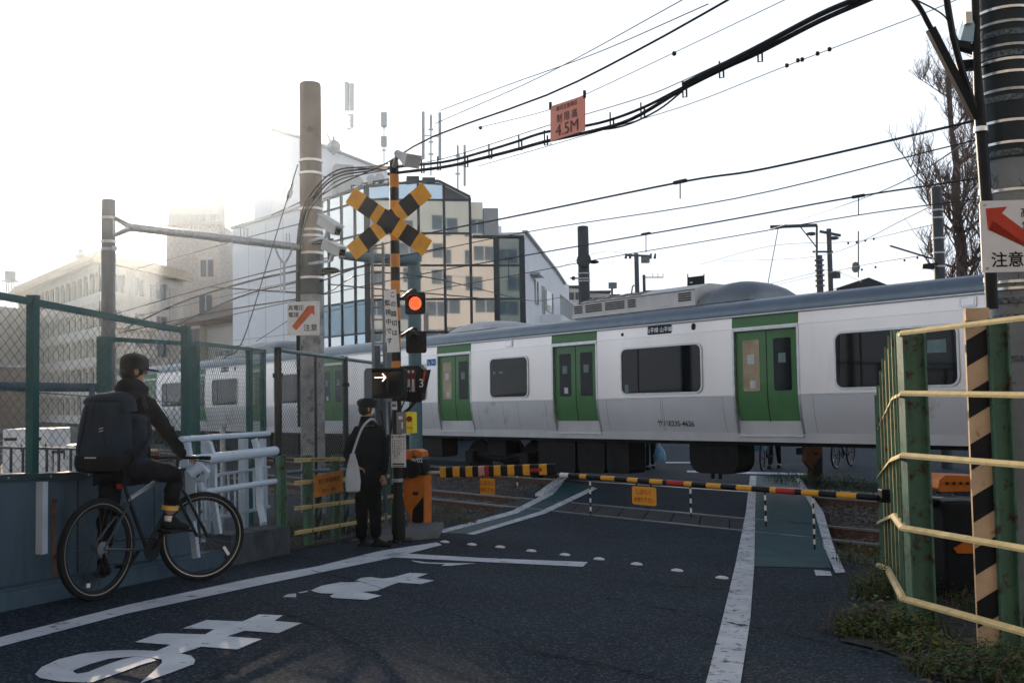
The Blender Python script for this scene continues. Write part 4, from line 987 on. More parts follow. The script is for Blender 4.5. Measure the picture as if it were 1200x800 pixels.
# blue pipe railing and cabinets beyond
pr = thing('pipe_railing', 'thick blue-grey pipe railing behind the tall green fence', 'railing', onground(-5.2, 9.2))
m = MB(); m.tube([P(-60, 452, 9.2), P(30, 453, 9.6), P(114, 454, 10.0)], .045, 10); part(m, 'pipe', M_wallblue, pr, True)
for x in (-20, 108): q = P(x, 453, 9.6); m = MB(); m.tube([V((q.x, q.y, gz(q.x, q.y))), q], .03, 8); part(m, 'post', M_wallblue, pr)
pr = thing('metal_railing', 'dark metal railing in front of the white cabinets', 'railing', onground(-9, 19))
m = MB(); m.bar(P(-20, 524, 21), P(100, 526, 21), .05, .05); part(m, 'top_rail', M_mull, pr)
for k in range(9): x = -15+k*14; q = P(x, 525, 21); m = MB(); m.bar(V((q.x, q.y, 0)), q, .04, .04, RD); part(m, 'baluster', M_mull, pr)
for x0, x1, y0, lab in ((3, 60, 503, 'large white metal cabinet behind the railing at the left edge'), (63, 84, 522, 'smaller white cabinet beside the large one behind the railing')):
    a, b = P(x0, y0, 27), P(x1, y0, 27); r = thing('storage_cabinet', lab, 'cabinet', V(((a.x+b.x)/2, a.y, 0)))
    m = MB(); m.cham(V(((a.x+b.x)/2, a.y+.6, a.z/2)), (b.x-a.x, 1.2, a.z), None, .03); part(m, 'body', M_white, r)
    for k in range(2 if x0 < 10 else 1):
        w = (b.x-a.x)/2-.08; cx = a.x+(b.x-a.x)*(.25+.5*k) if x0 < 10 else (a.x+b.x)/2
        m = MB(); m.cham(V((cx, a.y-.01, a.z/2)), (w, .03, a.z-.15), None, .01); dd = part(m, 'door', M_signw, r)
        m = MB(); m.box(V((cx+w*.35, a.y-.04, a.z/2+.1)), (.03, .03, .2)); part(m, 'handle', M_blk, dd)
        m = MB(); m.box(V((cx-.1, a.y-.027, a.z*.78)), (.35, .005, .08)); part(m, 'vent', M_blk, dd)
# ---- white guardrail on its kerb
tk0, tk1 = t219+.35, lhit(339, W0-RL*.2, RD)
kb = MB(); strip(kb, tk0, tk1, -.1, .29, -.08, .2, 5); struct(kb, 'concrete_kerb', mat('kerb_dark_concrete', (.06, .07, .08), .85, var=.3, scale=4, bump=.5, bscale=30, dirt=(.03, .034, .036), dscale=3, damt=.5))
gr = thing('guardrail', 'white painted steel guardrail in front of the cyclist', 'guardrail', W(t219+.5, .3, .05))
def GR(x, y, D): return P(x, y, D)
m = MB(); m.tube([GR(212, 514.5, 8.8), GR(315, 507.5, 10.65)], .027, 10); part(m, 'top_rail', M_railw, gr, True)
m = MB(); m.tube([GR(214, 541, 8.6), GR(322, 528, 10.6)], .050, 14); m.ball(GR(322, 528, 10.6), .05, 10, 6); part(m, 'thick_rail', M_railw, gr, True)
m = MB(); m.tube([GR(236, 577, 8.9), GR(322, 563.5, 10.6)], .030, 10); m.ball(GR(322, 563.5, 10.6), .03, 8, 5); part(m, 'lower_rail', M_railw, gr, True)
for pts in ([(244, 518, 9.35), (250, 537, 9.35), (250.5, 588, 9.35), (256, 624, 9.3)], [(298, 514, 10.35), (302.5, 530, 10.35), (304, 590, 10.35), (309, 611, 10.3)], [(219, 518, 8.8), (223, 545, 8.8), (224, 600, 8.8), (230, 652, 8.7)]):
    m = MB(); q = [P(*p) for p in pts]
    for a, b in zip(q[:-1], q[1:]): m.bar(a, b+(b-a).normalized()*.01, .055, .045, RD)
    part(m, 'post', M_railw, gr)
m = MB(); m.tube([P(222, 556, 8.5), P(236, 547, 8.55), P(241, 552, 8.6), P(238, 560, 8.6), P(231, 563, 8.6)], [.04, .042, .042, .035, .02], 8); m.tube([P(233, 563, 8.7), P(236, 572, 8.7), P(241, 577, 8.9)], .03, 8); part(m, 'end_loop', M_railw, gr, True)
m = MB(); a, b = P(218, 551, 8.62), P(229, 551, 8.62); m.bar(P(223, 551, 8.62), P(226, 610, 8.62), .10, .02, RD); part(m, 'end_plate', M_railw, gr)
bs = thing('balustrade', 'small white metal balustrade behind the guardrail', 'railing', onground(-3.9, 11.5))
m = MB(); m.bar(P(235, 559, 11.3), P(316, 547, 13.2), .03, .03); part(m, 'top_rail', M_railw, bs); m = MB(); m.bar(P(232, 612, 11.3), P(316, 593, 13.2), .035, .035); part(m, 'bottom_rail', M_railw, bs)
for k in range(11):
    f_ = k/10; x = 238+f_*74; D = 11.35+f_*1.8; m = MB(); m.bar(P(x, 558.5-f_*11, D), P(x+.8, 611-f_*18, D), .02, .02, RD); part(m, 'baluster', M_railw, bs)
for x, D, w in ((285, 12.6, .09), (241, 11.6, .08), (308, 13.3, .07)): m = MB(); q = P(x, 514, D); m.bar(V((q.x, q.y, .05)), q, w, w, RD); part(m, 'post', M_railw, bs)
bo = thing('round_bollard', 'short grey capped pipe standing behind the guardrail', 'post', onground(-4, 12.2))
m = MB(); q = P(261, 500, 12.4); m.tube([V((q.x, q.y, .1)), q], .035, 8); m.tube([q, q+Z*.05], .055, 8); part(m, 'pipe', M_galv, bo)

# ---- dark mesh fence by the concrete pole
mf = thing('mesh_fence', 'fine mesh fence on dark pipe posts in front of the concrete pole', 'fence', onground(-2.65, 11.3))
MA, MBp = P(326, 410, 11.3), P(452, 427, 14.3)
def MF(f, h): p = MA.lerp(MBp, f); return V((p.x, p.y, gz(p.x, p.y)+h)) if h is not None else p
def mff(x): return lhit(x, V((MA.x, MA.y, 0)), V((MBp.x-MA.x, MBp.y-MA.y, 0)))
for x, r in ((326, .042), (405, .038), (449, .03)):
    f = mff(x); m = MB(); m.tube([MF(f, -.05), MF(f, None)+Z*.03], r, 10); p_ = part(m, 'post', M_blk if x == 326 else M_mull, mf, True)
    for yy in (.95, 1.9): m = MB(); m.tube([MF(f, yy), MF(f, yy+.05)], r+.018, 8); part(m, 'clamp', M_blk, p_)
f = mff(370); m = MB(); m.tube([MF(f, .0), MF(f, None)], .018, 8); part(m, 'post', M_mull, mf)
m = MB(); m.tube([MA, MBp], .024, 8); part(m, 'top_rail', mat('pipe_teal_grey', (.14, .22, .22), .5, .3), mf, True)
m = MB(); m.tube([MF(0, .83), MF(1, .83)], .024, 8); part(m, 'lower_rail', mat('pipe_blue', (.14, .24, .32), .45, .2), mf, True)
m = MB(); chain(m, MF(.0, .25), MF(1, .25), MBp, MA, .042, .0022); o = part(m, 'chain_link', M_linkg, mf); o['kind'] = 'stuff'

# ---- low rail fence with the crossing's name plate
def lprof(mb, p, q, s=.05, th=.008, n=None):
    t = (q-p).normalized(); n = n or V((t.y, -t.x, 0)).normalized()
    mb.bar(p, q, th, s, Z); mb.bar(p+n*(s/2)+Z*(s/2-th), q+n*(s/2)+Z*(s/2-th), s-th, th, Z)
rf = thing('rail_fence', 'low fence of cream angle rails on green posts behind the standing man', 'fence', onground(-2.5, 11.3))
R0 = V((-2.47, 11.15, 0)); 
def RF(t, h, o=0): p = R0+RD*t-RL*o; return V((p.x, p.y, gz(p.x, p.y)+h))
tend = lhit(468, R0, RD)
for h in (.18, .45, .73, .98):
    m = MB(); lprof(m, RF(-.05, h, .05), RF(tend, h, .05), .045); part(m, 'rail', M_cream, rf)
for x in (329, 360, 392, 424, 452):
    t = lhit(x, R0, RD); m = MB(); c0, c1 = RF(t, -.05), RF(t, 1.03)
    m.bar(c0, c1, .13, .012, RD); m.bar(c0+RD*.06, c1+RD*.06, .012, .09, RD); m.bar(c0-RD*.06, c1-RD*.06, .012, .09, RD)
    part(m, 'post', M_postg, rf)
def chevron_board(par, base, top, ax, n, w=.12, step=.12, ca=None, cb=None, name='striped_board', slope=1.0):
    """an upright board with slanting stripes, each stripe a face of its own, in two parts: board and stripes"""
    H = (top-base).length; u = (top-base)/H; b_ = MB(); b_.prism([base-ax*w/2, base+ax*w/2, top+ax*w/2, top-ax*w/2], n*-.02); bo_ = part(b_, name, ca, par)
    s_ = MB(); k = -w*slope
    def cl(z): return min(max(z, 0), H)
    while k < H:
        z0, z1 = k, k+step
        pts = [(-w/2, cl(z0)), (w/2, cl(z0+w*slope)), (w/2, cl(z1+w*slope)), (-w/2, cl(z1))]
        if abs(pts[0][1]-pts[3][1]) > .004 or abs(pts[1][1]-pts[2][1]) > .004:
            s_.prism([base+ax*x+u*z+n*.0025 for x, z in pts], n*-.002)
        k += step*2
    q = part(s_, 'stripes', cb, bo_); q['kind'] = 'stuff'
    return bo_
nF = -RL*-1
nroad = -RL
for x in (372, 404, 436):
    t = lhit(x, R0, RD); chevron_board(rf, RF(t, .05, .02), RF(t, .75, .02), RD, V((0, -1, 0)), .11, .12, M_postg, M_blk)
pl = thing('name_plate', 'rusty orange name plate of the crossing hung on the cream rails', 'sign', RF(.6, .6, .09))
tp = lhit(384.5, R0, RD); c = RF(tp, .715, .11); axp = V((.62, .78, 0)).normalized(); npl = V((axp.y, -axp.x, 0))
a, b = P(368.5, 570, 11.35), P(401, 563, 11.75); axp = (b-a); w_ = axp.length; axp.normalize(); npl = V((axp.y, -axp.x, 0)).normalized(); c = (a+b)/2
m = MB(); m.box(c, (w_, .012, .25), (axp, npl, Z)); part(m, 'plate', mat('plate_orange', (.55, .20, .03), .6, var=.2, scale=9, dirt=(.16, .06, .02), dscale=8, damt=.42), pl)
m = MB(); write(m, '第二中里踏切', c+Z*.045+npl*.009, axp, Z, .062, 1, .01); part(m, 'lettering', M_text, pl); m = MB(); write(m, '池袋 〜 駒込', c-Z*.065+npl*.009, axp, Z, .045, 1, .01); part(m, 'lettering', M_text, pl)

# ================================================================== BIG CONCRETE POLE AND WHAT HANGS ON IT
M_polec = mat('pole_concrete', (.30, .25, .21), .85, var=.12, scale=2, dirt=(.20, .17, .15), dscale=1.5, damt=.45, bump=.3, bscale=30)
M_polelo = mat('pole_concrete_low', (.33, .33, .33), .85, var=.35, scale=5, dirt=(.10, .10, .10), dscale=6, damt=.46, bump=.4, bscale=20)
cp = P(365, 300, 16.5); cpb = V((cp.x, cp.y, 0)); topz = P(364, 94, 16.5).z
pole = thing('concrete_pole', 'tall brown concrete pole with a rounded top rising behind the mesh fence', 'pole', cpb)
r0, r1 = .190, .178
def pz(y): return P(365, y, 16.5).z
m = MB(); m.tube([cpb+Z*pz(340)]+[cpb+Z*z for z in (pz(200), topz-.05, topz-.012, topz)], [r0, r1+.003, r1, r1*.92, r1*.7], 20); part(m, 'shaft', M_polec, pole, True)
m = MB(); m.tube([cpb-Z*.2, cpb+Z*pz(340)], [.203, r0], 20); part(m, 'lower_shaft', M_polelo, pole, True)
m = MB(); m.tube([cpb+Z*pz(346), cpb+Z*pz(299)], [r0+.006, r0+.004], 20); part(m, 'dark_wrap', mat('wrap_dark', (.07, .085, .085), .6, var=.3), pole, True)
for y in (188, 203, 245, 270, 277, 297, 326): m = MB(); m.tube([cpb+Z*(pz(y)-.018), cpb+Z*(pz(y)+.018)], r0+.010, 20); part(m, 'steel_band', mat('band_steel', (.7, .68, .66), .3, .8), pole, True)
def cone_c(y): return cpb+Z*pz(y)
M_cam = mat('camera_white', (.62, .62, .61), .4, .0, .05)
for (x0, y0, x1, y1, lab) in ((376, 258, 396, 271, 'white CCTV camera pointing down to the right, upper of the two on the pole'), (381, 287, 401, 296, 'lower white CCTV camera on the concrete pole')):
    a, b = P(x0, y0, 16.1), P(x1, y1, 15.8); r = thing('cctv_camera', lab, 'camera', a, 'cameras on the concrete pole')
    t = (b-a).normalized(); s_ = t.cross(Z).normalized(); u_ = s_.cross(t)
    m = MB(); m.cham((a+b)/2, ((b-a).length, .15, .15), (t, s_, u_), .015); part(m, 'housing', M_cam, r)
    m = MB(); m.box((a+b)/2+u_*.09, ((b-a).length+.06, .18, .012), (t, s_, u_)); part(m, 'sun_shield', M_cam, r)
    m = MB(); m.box(b+t*.006, (.01, .11, .10), (t, s_, u_)); part(m, 'lens_glass', M_glass, r)
    m = MB(); m.bar((a+b)/2-u_*.07, (a+b)/2-u_*.20, .05, .05, s_); m.bar((a+b)/2-u_*.2, V((cpb.x, cpb.y-.18, ((a+b)/2-u_*.2).z)), .04, .04); part(m, 'bracket', M_galv, r)
m = MB(); m.hexa([P(365, 286, 16.3), P(391, 281, 16.0), P(391, 282, 16.4), P(366, 288, 16.5), P(365, 284, 16.3), P(391, 279, 16.0), P(391, 280, 16.4), P(366, 286, 16.5)]); part(m, 'bracket_shelf', M_mull, pole)
lp = thing('flood_lamp', 'dark oval flood lamp on the right of the concrete pole', 'lamp', P(386, 318, 16.2))
m = MB(); m.ball(P(387, 317, 16.2), (.15, .12, .055), 14, 8); part(m, 'housing', M_blk, lp, True); m = MB(); m.tube([P(377, 322, 16.4), P(384, 320, 16.2)], .02, 6); part(m, 'arm', M_blk, lp)
def arrow_sign(c, ax, up, n, s, label, mirror=False):
    r = thing('warning_sign', label, 'sign', c)
    m = MB(); m.loft([[c+ax*x+up*y+n*o for x, y in rrect(s, s*1.02, .02, 2)] for o in (-.006, .006)]); part(m, 'sign_panel', M_signw, r)
    def q(x, y): return c+ax*(x*s)+up*(y*s)+n*.009
    ar = [(-.34, -.27), (-.24, -.36), (.18, .13), (.27, .05), (.35, .38), (.02, .36), (.10, .28)] if not mirror else None
    if mirror: ar = [(-.42, .40), (-.12, .42), (-.20, .33), (.36, -.13), (.27, -.25), (-.32, .22), (-.40, .10)]
    if not mirror: ar = [(-.35, -.24), (-.22, -.36), (.27, .16), (.35, .07), (.35, .38), (.15, .38), (.15, .27)]
    m = MB(); bm = bmesh.new(); f = bm.faces.new([bm.verts.new(q(*p)) for p in ar]); bmesh.ops.triangulate(bm, faces=[f], ngon_method='EAR_CLIP'); bm.verts.index_update(); m.add([v.co for v in bm.verts], [[v.index for v in g_.verts] for g_ in bm.faces]); bm.free()
    part(m, 'arrow', M_red if mirror else mat('arrow_orange', (.60, .12, .04), .45), r)
    m = MB()
    if not mirror:
        write(m, '高電圧', q(-.22, .33), ax, up, s*.165, 1, .012); part(m, 'lettering', M_text, r); m = MB(); write(m, '電線', q(-.30, .12), ax, up, s*.165, 1, .012); part(m, 'lettering', M_text, r); m = MB(); write(m, '注意', q(.22, -.28), ax, up, s*.22, 1, .015)
    else:
        write(m, '高電圧', q(.28, .33), ax, up, s*.15, 1, .012); part(m, 'lettering', M_text, r); m = MB(); write(m, '電線', q(.22, .14), ax, up, s*.15, 1, .012); part(m, 'lettering', M_text, r); m = MB(); write(m, '注意', q(-.15, -.33), ax, up, s*.23, 1, .015)
    part(m, 'lettering', M_text, r)
    for x, y in ((-.43, .45), (.43, .45), (-.43, -.45), (.43, -.45)): m = MB(); m.tube([q(x, y)-n*.004, q(x, y)+n*.006], .010, 8); part(m, 'bolt', M_galv, r)
    return r
axs = (P(374, 352, 16.1)-P(337, 356, 16.15)).normalized(); axs.z = .0; axs.normalize()
c = P(355.5, 373, 15.95); arrow_sign(c, axs, Z, V((axs.y, -axs.x, 0)), .53, 'white square sign with an orange-red arrow on the brown concrete pole')
# cable bundle round the pole
M_cab = mat('cable_dull_black', (.010, .010, .011), .8)
for k, (dx, dy, dd) in enumerate(((-2.0, -1.5, 0), (-.4, 2.5, .04), (1.0, 5.5, .02), (2.2, 1, .0), (3.6, 9, .05))):
    r = [P(x+dx*f_, y+dy*g_, D+dd) for x, y, D, f_, g_ in [(462, 196, 12.6, 0, .15), (430, 197, 15.2, .4, .7), (402, 199.5, 16.0, .6, 1), (385, 208, 16.15, .8, 1), (371, 223, 16.2, .9, 1), (358, 244, 16.25, 1, .6), (351.5, 272, 16.3, 1, .2), (349.5, 310, 16.35, .9, 0), (349, 360, 16.4, .7, 0), (350, 440, 16.5, .7, 0), (351, 500, 16.6, .7, 0)]]
    m = MB(); m.tube(curve_pts(r, 4), (.012, .010, .013, .009, .008)[k], 6); one(m, 'hanging_cable', M_cab, ['outermost black cable curving down the left side of the brown concrete pole', 'second black cable curving down the brown concrete pole', 'middle one of the five black cables on the brown concrete pole', 'fourth black cable hugging the brown concrete pole', 'innermost thin cable sagging lowest at the brown concrete pole'][k], 'cable', 'cables bundled down the concrete pole', True)

# ---- thin steel pole and the beam across
sp = P(127, 330, 14.6); spb = V((sp.x, sp.y, 0)); zt_ = P(127, 233, 14.6).z
r = thing('steel_pole', 'slim grey steel pole carrying the left end of the horizontal beam', 'pole', spb)
M_spole = mat('pole_steel_grey', (.16, .17, .18), .55, .3, .12, 4)
m = MB(); m.tube([spb-Z*.1, spb+Z*(zt_-.01), spb+Z*zt_], [.100, .097, .085], 16); part(m, 'shaft', M_spole, r, True)
for y in (255, 283, 292): m = MB(); z = P(127, y, 14.6).z; m.tube([spb+Z*(z-.02), spb+Z*(z+.02)], .108, 16); part(m, 'steel_band', M_galv, r, True)
m = MB(); m.ball(P(134, 291, 14.5), .045, 8, 6); part(m, 'insulator', M_signw, r, True)
bm_ = thing('cross_beam', 'long grey pipe beam bridging the slim steel pole and the concrete pole', 'beam', P(240, 275, 15.4))
a, b = P(150, 266, 14.7), P(352, 290, 16.4)
m = MB(); m.tube([a, b], .062, 12); part(m, 'pipe', M_galv, bm_, True)
m = MB(); m.tube([P(134, 255, 14.55), a+(b-a)*.02], [.035, .05], 8); m.tube([P(134, 276, 14.55), a+(b-a)*.02], [.03, .05], 8); m.bar(P(134, 256, 14.55), P(134, 275, 14.55), .03, .03, V((1, 0, 0))); part(m, 'end_bracket', M_galv, bm_)
for x in (156, 219, 277, 281, 334):
    f_ = (x-150)/202; q = a.lerp(b, f_); m = MB(); m.tube([q, q+Z*.2, q+Z*.2+V((.05, 0, 0)), q+V((.05, 0, 0))], .008, 5); part(m, 'hook_bracket', M_galv, bm_)
m = MB(); q0 = P(333, 318, 16.2)
for x in (322, 343): m.tube(curve_pts([P(x, 288, 16.2), P(333+(x-333)*.6, 300, 16.2), P(333, 309, 16.2)], 4), .018, 6)
m.tube([P(333, 308, 16.2), P(333, 344, 16.2)], .022, 6); m.tube([P(329, 306, 16.2), P(329, 344, 16.2)], .010, 6); part(m, 'hanger', M_galv, bm_)

# ================================================================== CROSSING EQUIPMENT
E_ = V((RD.y, -RD.x, 0))                 # across the road, to the right
xb = G(467, 634); xtop = P(459.5, 181, 12.0)
xp = thing('crossing_signal_pole', 'black and orange striped crossing pole carrying the crossed boards and lamps', 'signal pole', V((xb.x, xb.y, xb.z)))
ct = lambda z: V((xb.x, xb.y, z))
zt_ = xtop.z
m = MB(); m.tube([ct(xb.z+.5), ct(zt_-.01), ct(zt_)], [.058, .058, .045], 16); part(m, 'shaft', M_blk, xp, True)
m = MB(); m.tube([ct(xb.z), ct(xb.z+.42), ct(xb.z+.55)], [.085, .082, .06], 16); m.tube([ct(xb.z), ct(xb.z+.03)], .17, 16); part(m, 'base_sleeve', M_blk, xp, True)
z = zt_-.17; k = 0
while z > xb.z+2.15 or k == 99:
    if k % 2 == 0:
        m = MB(); m.tube([ct(z-.165), ct(z)], .0595, 16); part(m, 'orange_band', mat('pole_orange', (.62, .25, .06), .5, var=.1, dirt=(.3, .14, .05), dscale=8, damt=.36), xp, True)
    z -= .165; k += 1
m = MB(); m.tube([ct(xb.z+.72), ct(xb.z+.76)], .068, 16); part(m, 'band_clamp', M_galv, xp, True)
# crossed boards
xc = P(459, 261, 11.9); nb_ = V((-RD.x, -RD.y, 0)); U_ = Z
for sgn, o_ in ((1, .085), (-1, .100)):
    a = radians(35.5)*sgn; ax = E_*cos(a)+U_*sin(a); pr_ = nb_.cross(ax); c = xc+nb_*o_
    segs = [(-.60, -.41, M_yel), (-.41, -.225, M_blk), (-.225, -.0, M_yel), (0, .225, M_yel), (.225, .41, M_blk), (.41, .60, M_yel)]
    if sgn > 0: segs[2] = (-.225, -.115, M_yel); segs[3] = (.115, .225, M_yel); segs.append((-.115, .115, M_blk))
    else: segs = segs[:2]+[(-.225, -.115, M_yel), (-.115, .115, M_blk), (.115, .225, M_yel)]+segs[4:]
    for s0, s1, mm in segs:
        m = MB(); m.box(c+ax*(s0+s1)/2, (s1-s0, .21, .012), (ax, pr_, nb_)); part(m, 'cross_board_orange' if mm is M_yel else 'cross_board_black', mm, xp)
m = MB(); m.box(xc+nb_*.05, (.10, .30, .04), (E_, Z, nb_)); part(m, 'board_bracket', M_galv, xp)
# loudspeaker
ls = thing('loudspeaker', 'grey horn loudspeaker on top of the striped crossing pole', 'loudspeaker', xtop)
a, b = P(466, 180, 11.95), P(484, 189, 11.7); t = (b-a).normalized(); s_ = t.cross(Z).normalized(); u_ = s_.cross(t)
def rect(c, w, h): return [c+s_*x*w/2+u_*y*h/2 for x, y in ((-1, -1), (1, -1), (1, 1), (-1, 1))]
m = MB(); m.loft([rect(a, .07, .07), rect(a.lerp(b, .35), .09, .08), rect(b, .21, .16)], True, False); m.loft([rect(b, .21, .16), rect(b-t*.002, .19, .14), rect(a.lerp(b, .4), .07, .06)], True, True); part(m, 'horn', mat('horn_grey', (.50, .49, .48), .5), ls)
m = MB(); m.box(b-t*.05, (.012, .15, .1), (t, s_, u_)); part(m, 'throat', M_blk, ls)
m = MB(); m.tube([ct(zt_-.08), a], .03, 8); m.ball(a, .045, 8, 6); part(m, 'mount', M_galv, ls)
# lamps
M_lamp = mat('lamp_red_lit', (.9, .08, .02), .4, emit=(1, .10, .03), es=1.5)
def lamp(x, y, lit, label):
    c = P(x, y, 11.78); r = thing('warning_lamp', label, 'signal lamp', c, 'red lamps on the crossing pole')
    m = MB(); m.loft([[c+E_*px+Z*pz_+nb_*o for px, pz_ in rrect(w, w*1.02, .03, 3)] for o, w in ((-.03, .20), (.0, .255), (.012, .255))]); part(m, 'backing_board', M_blk, r)
    m = MB()
    side = [(cos(radians(d)), sin(radians(d))) for d in range(-25, 206, 11)]
    ro = .105
    m.loft([[c+E_*(ro*x_)+Z*(ro*y_)+nb_*.012, c+E_*(ro*x_)+Z*(ro*y_)+nb_*(.05+.10*max(0, y_)), c+E_*((ro-.006)*x_)+Z*((ro-.006)*y_)+nb_*(.05+.10*max(0, y_)), c+E_*((ro-.006)*x_)+Z*((ro-.006)*y_)+nb_*.012] for x_, y_ in side], False, False); part(m, 'hood', M_blk, r)
    if lit:
        m = MB(); m.loft([[c+(E_*cos(w)+Z*sin(w))*rr+nb_*o for w in [2*pi*i/20 for i in range(20)]] for rr, o in ((.078, .013), (.070, .028), (.04, .040), (.001, .044))]); ln = part(m, 'lens', M_lamp, r, True)
        for k in range(5):
            m = MB(); xx = -.045+k*.0225; m.bar(c+E_*xx+Z*-.045+nb_*.044, c+E_*(xx+.0)+Z*.045+nb_*.044, .004, .004, E_); part(m, 'lens_rib', mat('lens_rib', (.5, .03, .01), .4), ln)
    else:
        m = MB(); 
        for k in range(-4, 5): m.bar(c+E_*(k*.027)+Z*-.11+nb_*.016, c+E_*(k*.027)+Z*.11+nb_*.016, .010, .010, E_)
        part(m, 'ribbed_face', M_blkm, r)
    m = MB(); m.tube(curve_pts([ct(c.z+.06), ct(c.z+.12)+E_*.10, c+Z*.17-nb_*.02+E_*-.03, c+Z*.10-nb_*.03], 4), .018, 8); part(m, 'arm', M_blk, r, True)
    return r
lamp(487, 355.5, True, 'lit red crossing lamp in its square black board, upper of the pair')
lamp(488, 401, False, 'unlit black lamp housing below the lit red crossing lamp')
# hanging white sign
c = P(459, 376, 11.75); vs_sign = thing('notice_sign', 'tall narrow white sign with two columns of black lettering on the crossing pole', 'sign', c)
axv = (E_*1+Z*.03).normalized(); upv = (Z-E_*.05).normalized(); 
m = MB(); m.box(c, (.155, .74, .01), (axv, upv, nb_)); part(m, 'sign_panel', M_signw, vs_sign)
for j, (txt, dx, y0) in enumerate((('この踏切は', .035, .31), ('監視中です', -.037, .22))):
    for i, ch in enumerate(txt): m = MB(); write(m, ch, c+axv*dx+upv*(y0-i*.113)+nb_*.008, axv, upv, .074, 1, .016); part(m, 'lettering', M_text, vs_sign)
# direction indicator
c = P(454.5, 449.5, 11.7); di = thing('direction_indicator', 'black box showing a lit pink arrow pointing right', 'signal', c)
m = MB(); m.cham(c-nb_*.05, (.40, .14, .345), (E_, nb_, Z), .015); part(m, 'housing', M_blk, di)
for dx in (-.1, .1):
    m = MB(); m.box(c+E_*dx+Z*.0+nb_*.022, (.17, .004, .27), (E_, nb_, Z)); part(m, 'screen', M_glass, di)
m = MB(); m.box(c+Z*.175+nb_*.05, (.42, .16, .012), (E_, nb_, Z)); part(m, 'visor', M_blk, di)
M_arr = mat('arrow_lit', (1, .7, .6), .4, emit=(1, .66, .56), es=1.8)
ac_ = c+E_*-.085+Z*.075+nb_*.027; m = MB(); m.bar(ac_-E_*.07, ac_+E_*.06, .012, .012, Z); m.bar(ac_+E_*.07, ac_+E_*.028+Z*.045, .012, .012, nb_); m.bar(ac_+E_*.07, ac_+E_*.028-Z*.045, .012, .012, nb_); part(m, 'lit_arrow', M_arr, di)
# angled arrow board
c = P(484, 448, 11.95); ab = thing('train_indicator', 'black hooded board with red and white downward arrows turned towards the road', 'signal', c)
ax = (E_*1.0+RD*.0).normalized(); n2 = nb_
m = MB(); hexo = [(-.17, .20), (.08, .20), (.16, .13), (.10, -.20), (.04, -.24), (-.17, -.22)]
m.prism([c+ax*x+Z*z+n2*.0 for x, z in hexo], n2*-.13); part(m, 'housing', M_blk, ab)
m = MB(); m.prism([c+ax*x+Z*z+n2*.003 for x, z in ((-.13, .155), (.035, .155), (.035, -.12), (-.13, -.12))], n2*.004); fc = part(m, 'screen', mat('screen_maroon', (.12, .03, .03), .4), ab)
for k in range(3):
    x = -.105+k*.055; m = MB(); m.prism([c+ax*(x-.013)+Z*.04+n2*.009, c+ax*(x+.013)+Z*.04+n2*.009, c+ax*(x+.020)+Z*-.11+n2*.009, c+ax*(x-.020)+Z*-.11+n2*.009], n2*.003); part(m, 'arrow_light', mat('arrow_white', (.62, .60, .58), .5), fc)
    m = MB(); m.prism([c+ax*(x-.012)+Z*.145+n2*.009, c+ax*(x+.012)+Z*.145+n2*.009, c+ax*(x+.012)+Z*.115+n2*.009, c+ax*(x-.012)+Z*.115+n2*.009], n2*.003); part(m, 'arrow_tail', mat('arrow_white', (.6,)*3), fc)
m = MB(); q = c+ax*.10+n2*.02; m.prism([q+ax*-.03+Z*.14, q+ax*.12+Z*.15+n2*-.05, q+ax*.06+Z*-.12+n2*-.03, q+ax*-.02+Z*-.10], n2*.01); sd = part(m, 'side_screen', M_blk, ab)
m = MB(); m.prism([q+ax*.055+Z*.13+n2*.012, q+ax*.085+Z*.13+n2*.01, q+ax*.055+Z*.01+n2*.012, q+ax*.035+Z*.01+n2*.012], n2*.004); part(m, 'red_arrow', M_red, sd)
m = MB(); write(m, '3', q+ax*.02+Z*-.01+n2*.016, ax, Z, .14, 1, .01); part(m, 'numeral', M_signw, sd)
m = MB(); m.tube([c+ax*.02-Z*.22+n2*-.03, c-ax*.06-Z*.32, ct(c.z-.42)], .02, 8); part(m, 'arm', M_blk, ab)
# emergency button box and information board
c = P(474.5, 495, 11.8); eb = thing('emergency_button', 'grey box with a yellow face and a large dark red emergency button', 'button box', c)
m = MB(); m.cham(c-E_*.02, (.13, .12, .25), (E_, nb_, Z), .01); part(m, 'box', mat('box_grey', (.22, .23, .23), .5), eb)
m = MB(); m.cham(c+E_*.085, (.085, .14, .25), (E_, nb_, Z), .01); fc = part(m, 'yellow_face', M_yelbright, eb)
m = MB(); q = c+E_*.088+nb_*.071+Z*.045; m.tube([q, q+nb_*.02], .034, 14); part(m, 'button', mat('button_dark_red', (.25, .03, .02), .4), fc, True)
m = MB(); write(m, '非常', c+E_*.088+nb_*.072-Z*.06, E_, Z, .035, 1, .01); part(m, 'lettering', M_red, fc)
m = MB(); m.box(c+Z*.06-E_*.03+nb_*.062, (.05, .004, .035), (E_, nb_, Z)); m.box(c-Z*.03-E_*.01+nb_*.062, (.02, .004, .08), (E_, nb_, Z)); part(m, 'label_plate', M_signw, eb)
c = P(467, 528, 11.75); ib = thing('information_board', 'small white information board with columns of tiny writing on the crossing pole', 'sign', c)
m = MB(); m.box(c, (.185, .385, .008), (E_, Z, nb_)); part(m, 'sign_panel', M_signw, ib)
m = MB(); write(m, '第二中里踏切', c+Z*.165+nb_*.006, E_, Z, .031, .95, .02)
rnd = random.Random(4)
m2 = MB()
for k, (x, n) in enumerate(((-.07, 9), (-.045, 12), (-.015, 12), (.01, 10), (.035, 8), (.07, 7))):
    z = .13
    for i in range(n): m2.box(c+E_*x+Z*(z-i*.019)+nb_*.006, (rnd.uniform(.007, .012), rnd.uniform(.008, .013), .002), (E_, Z, nb_))
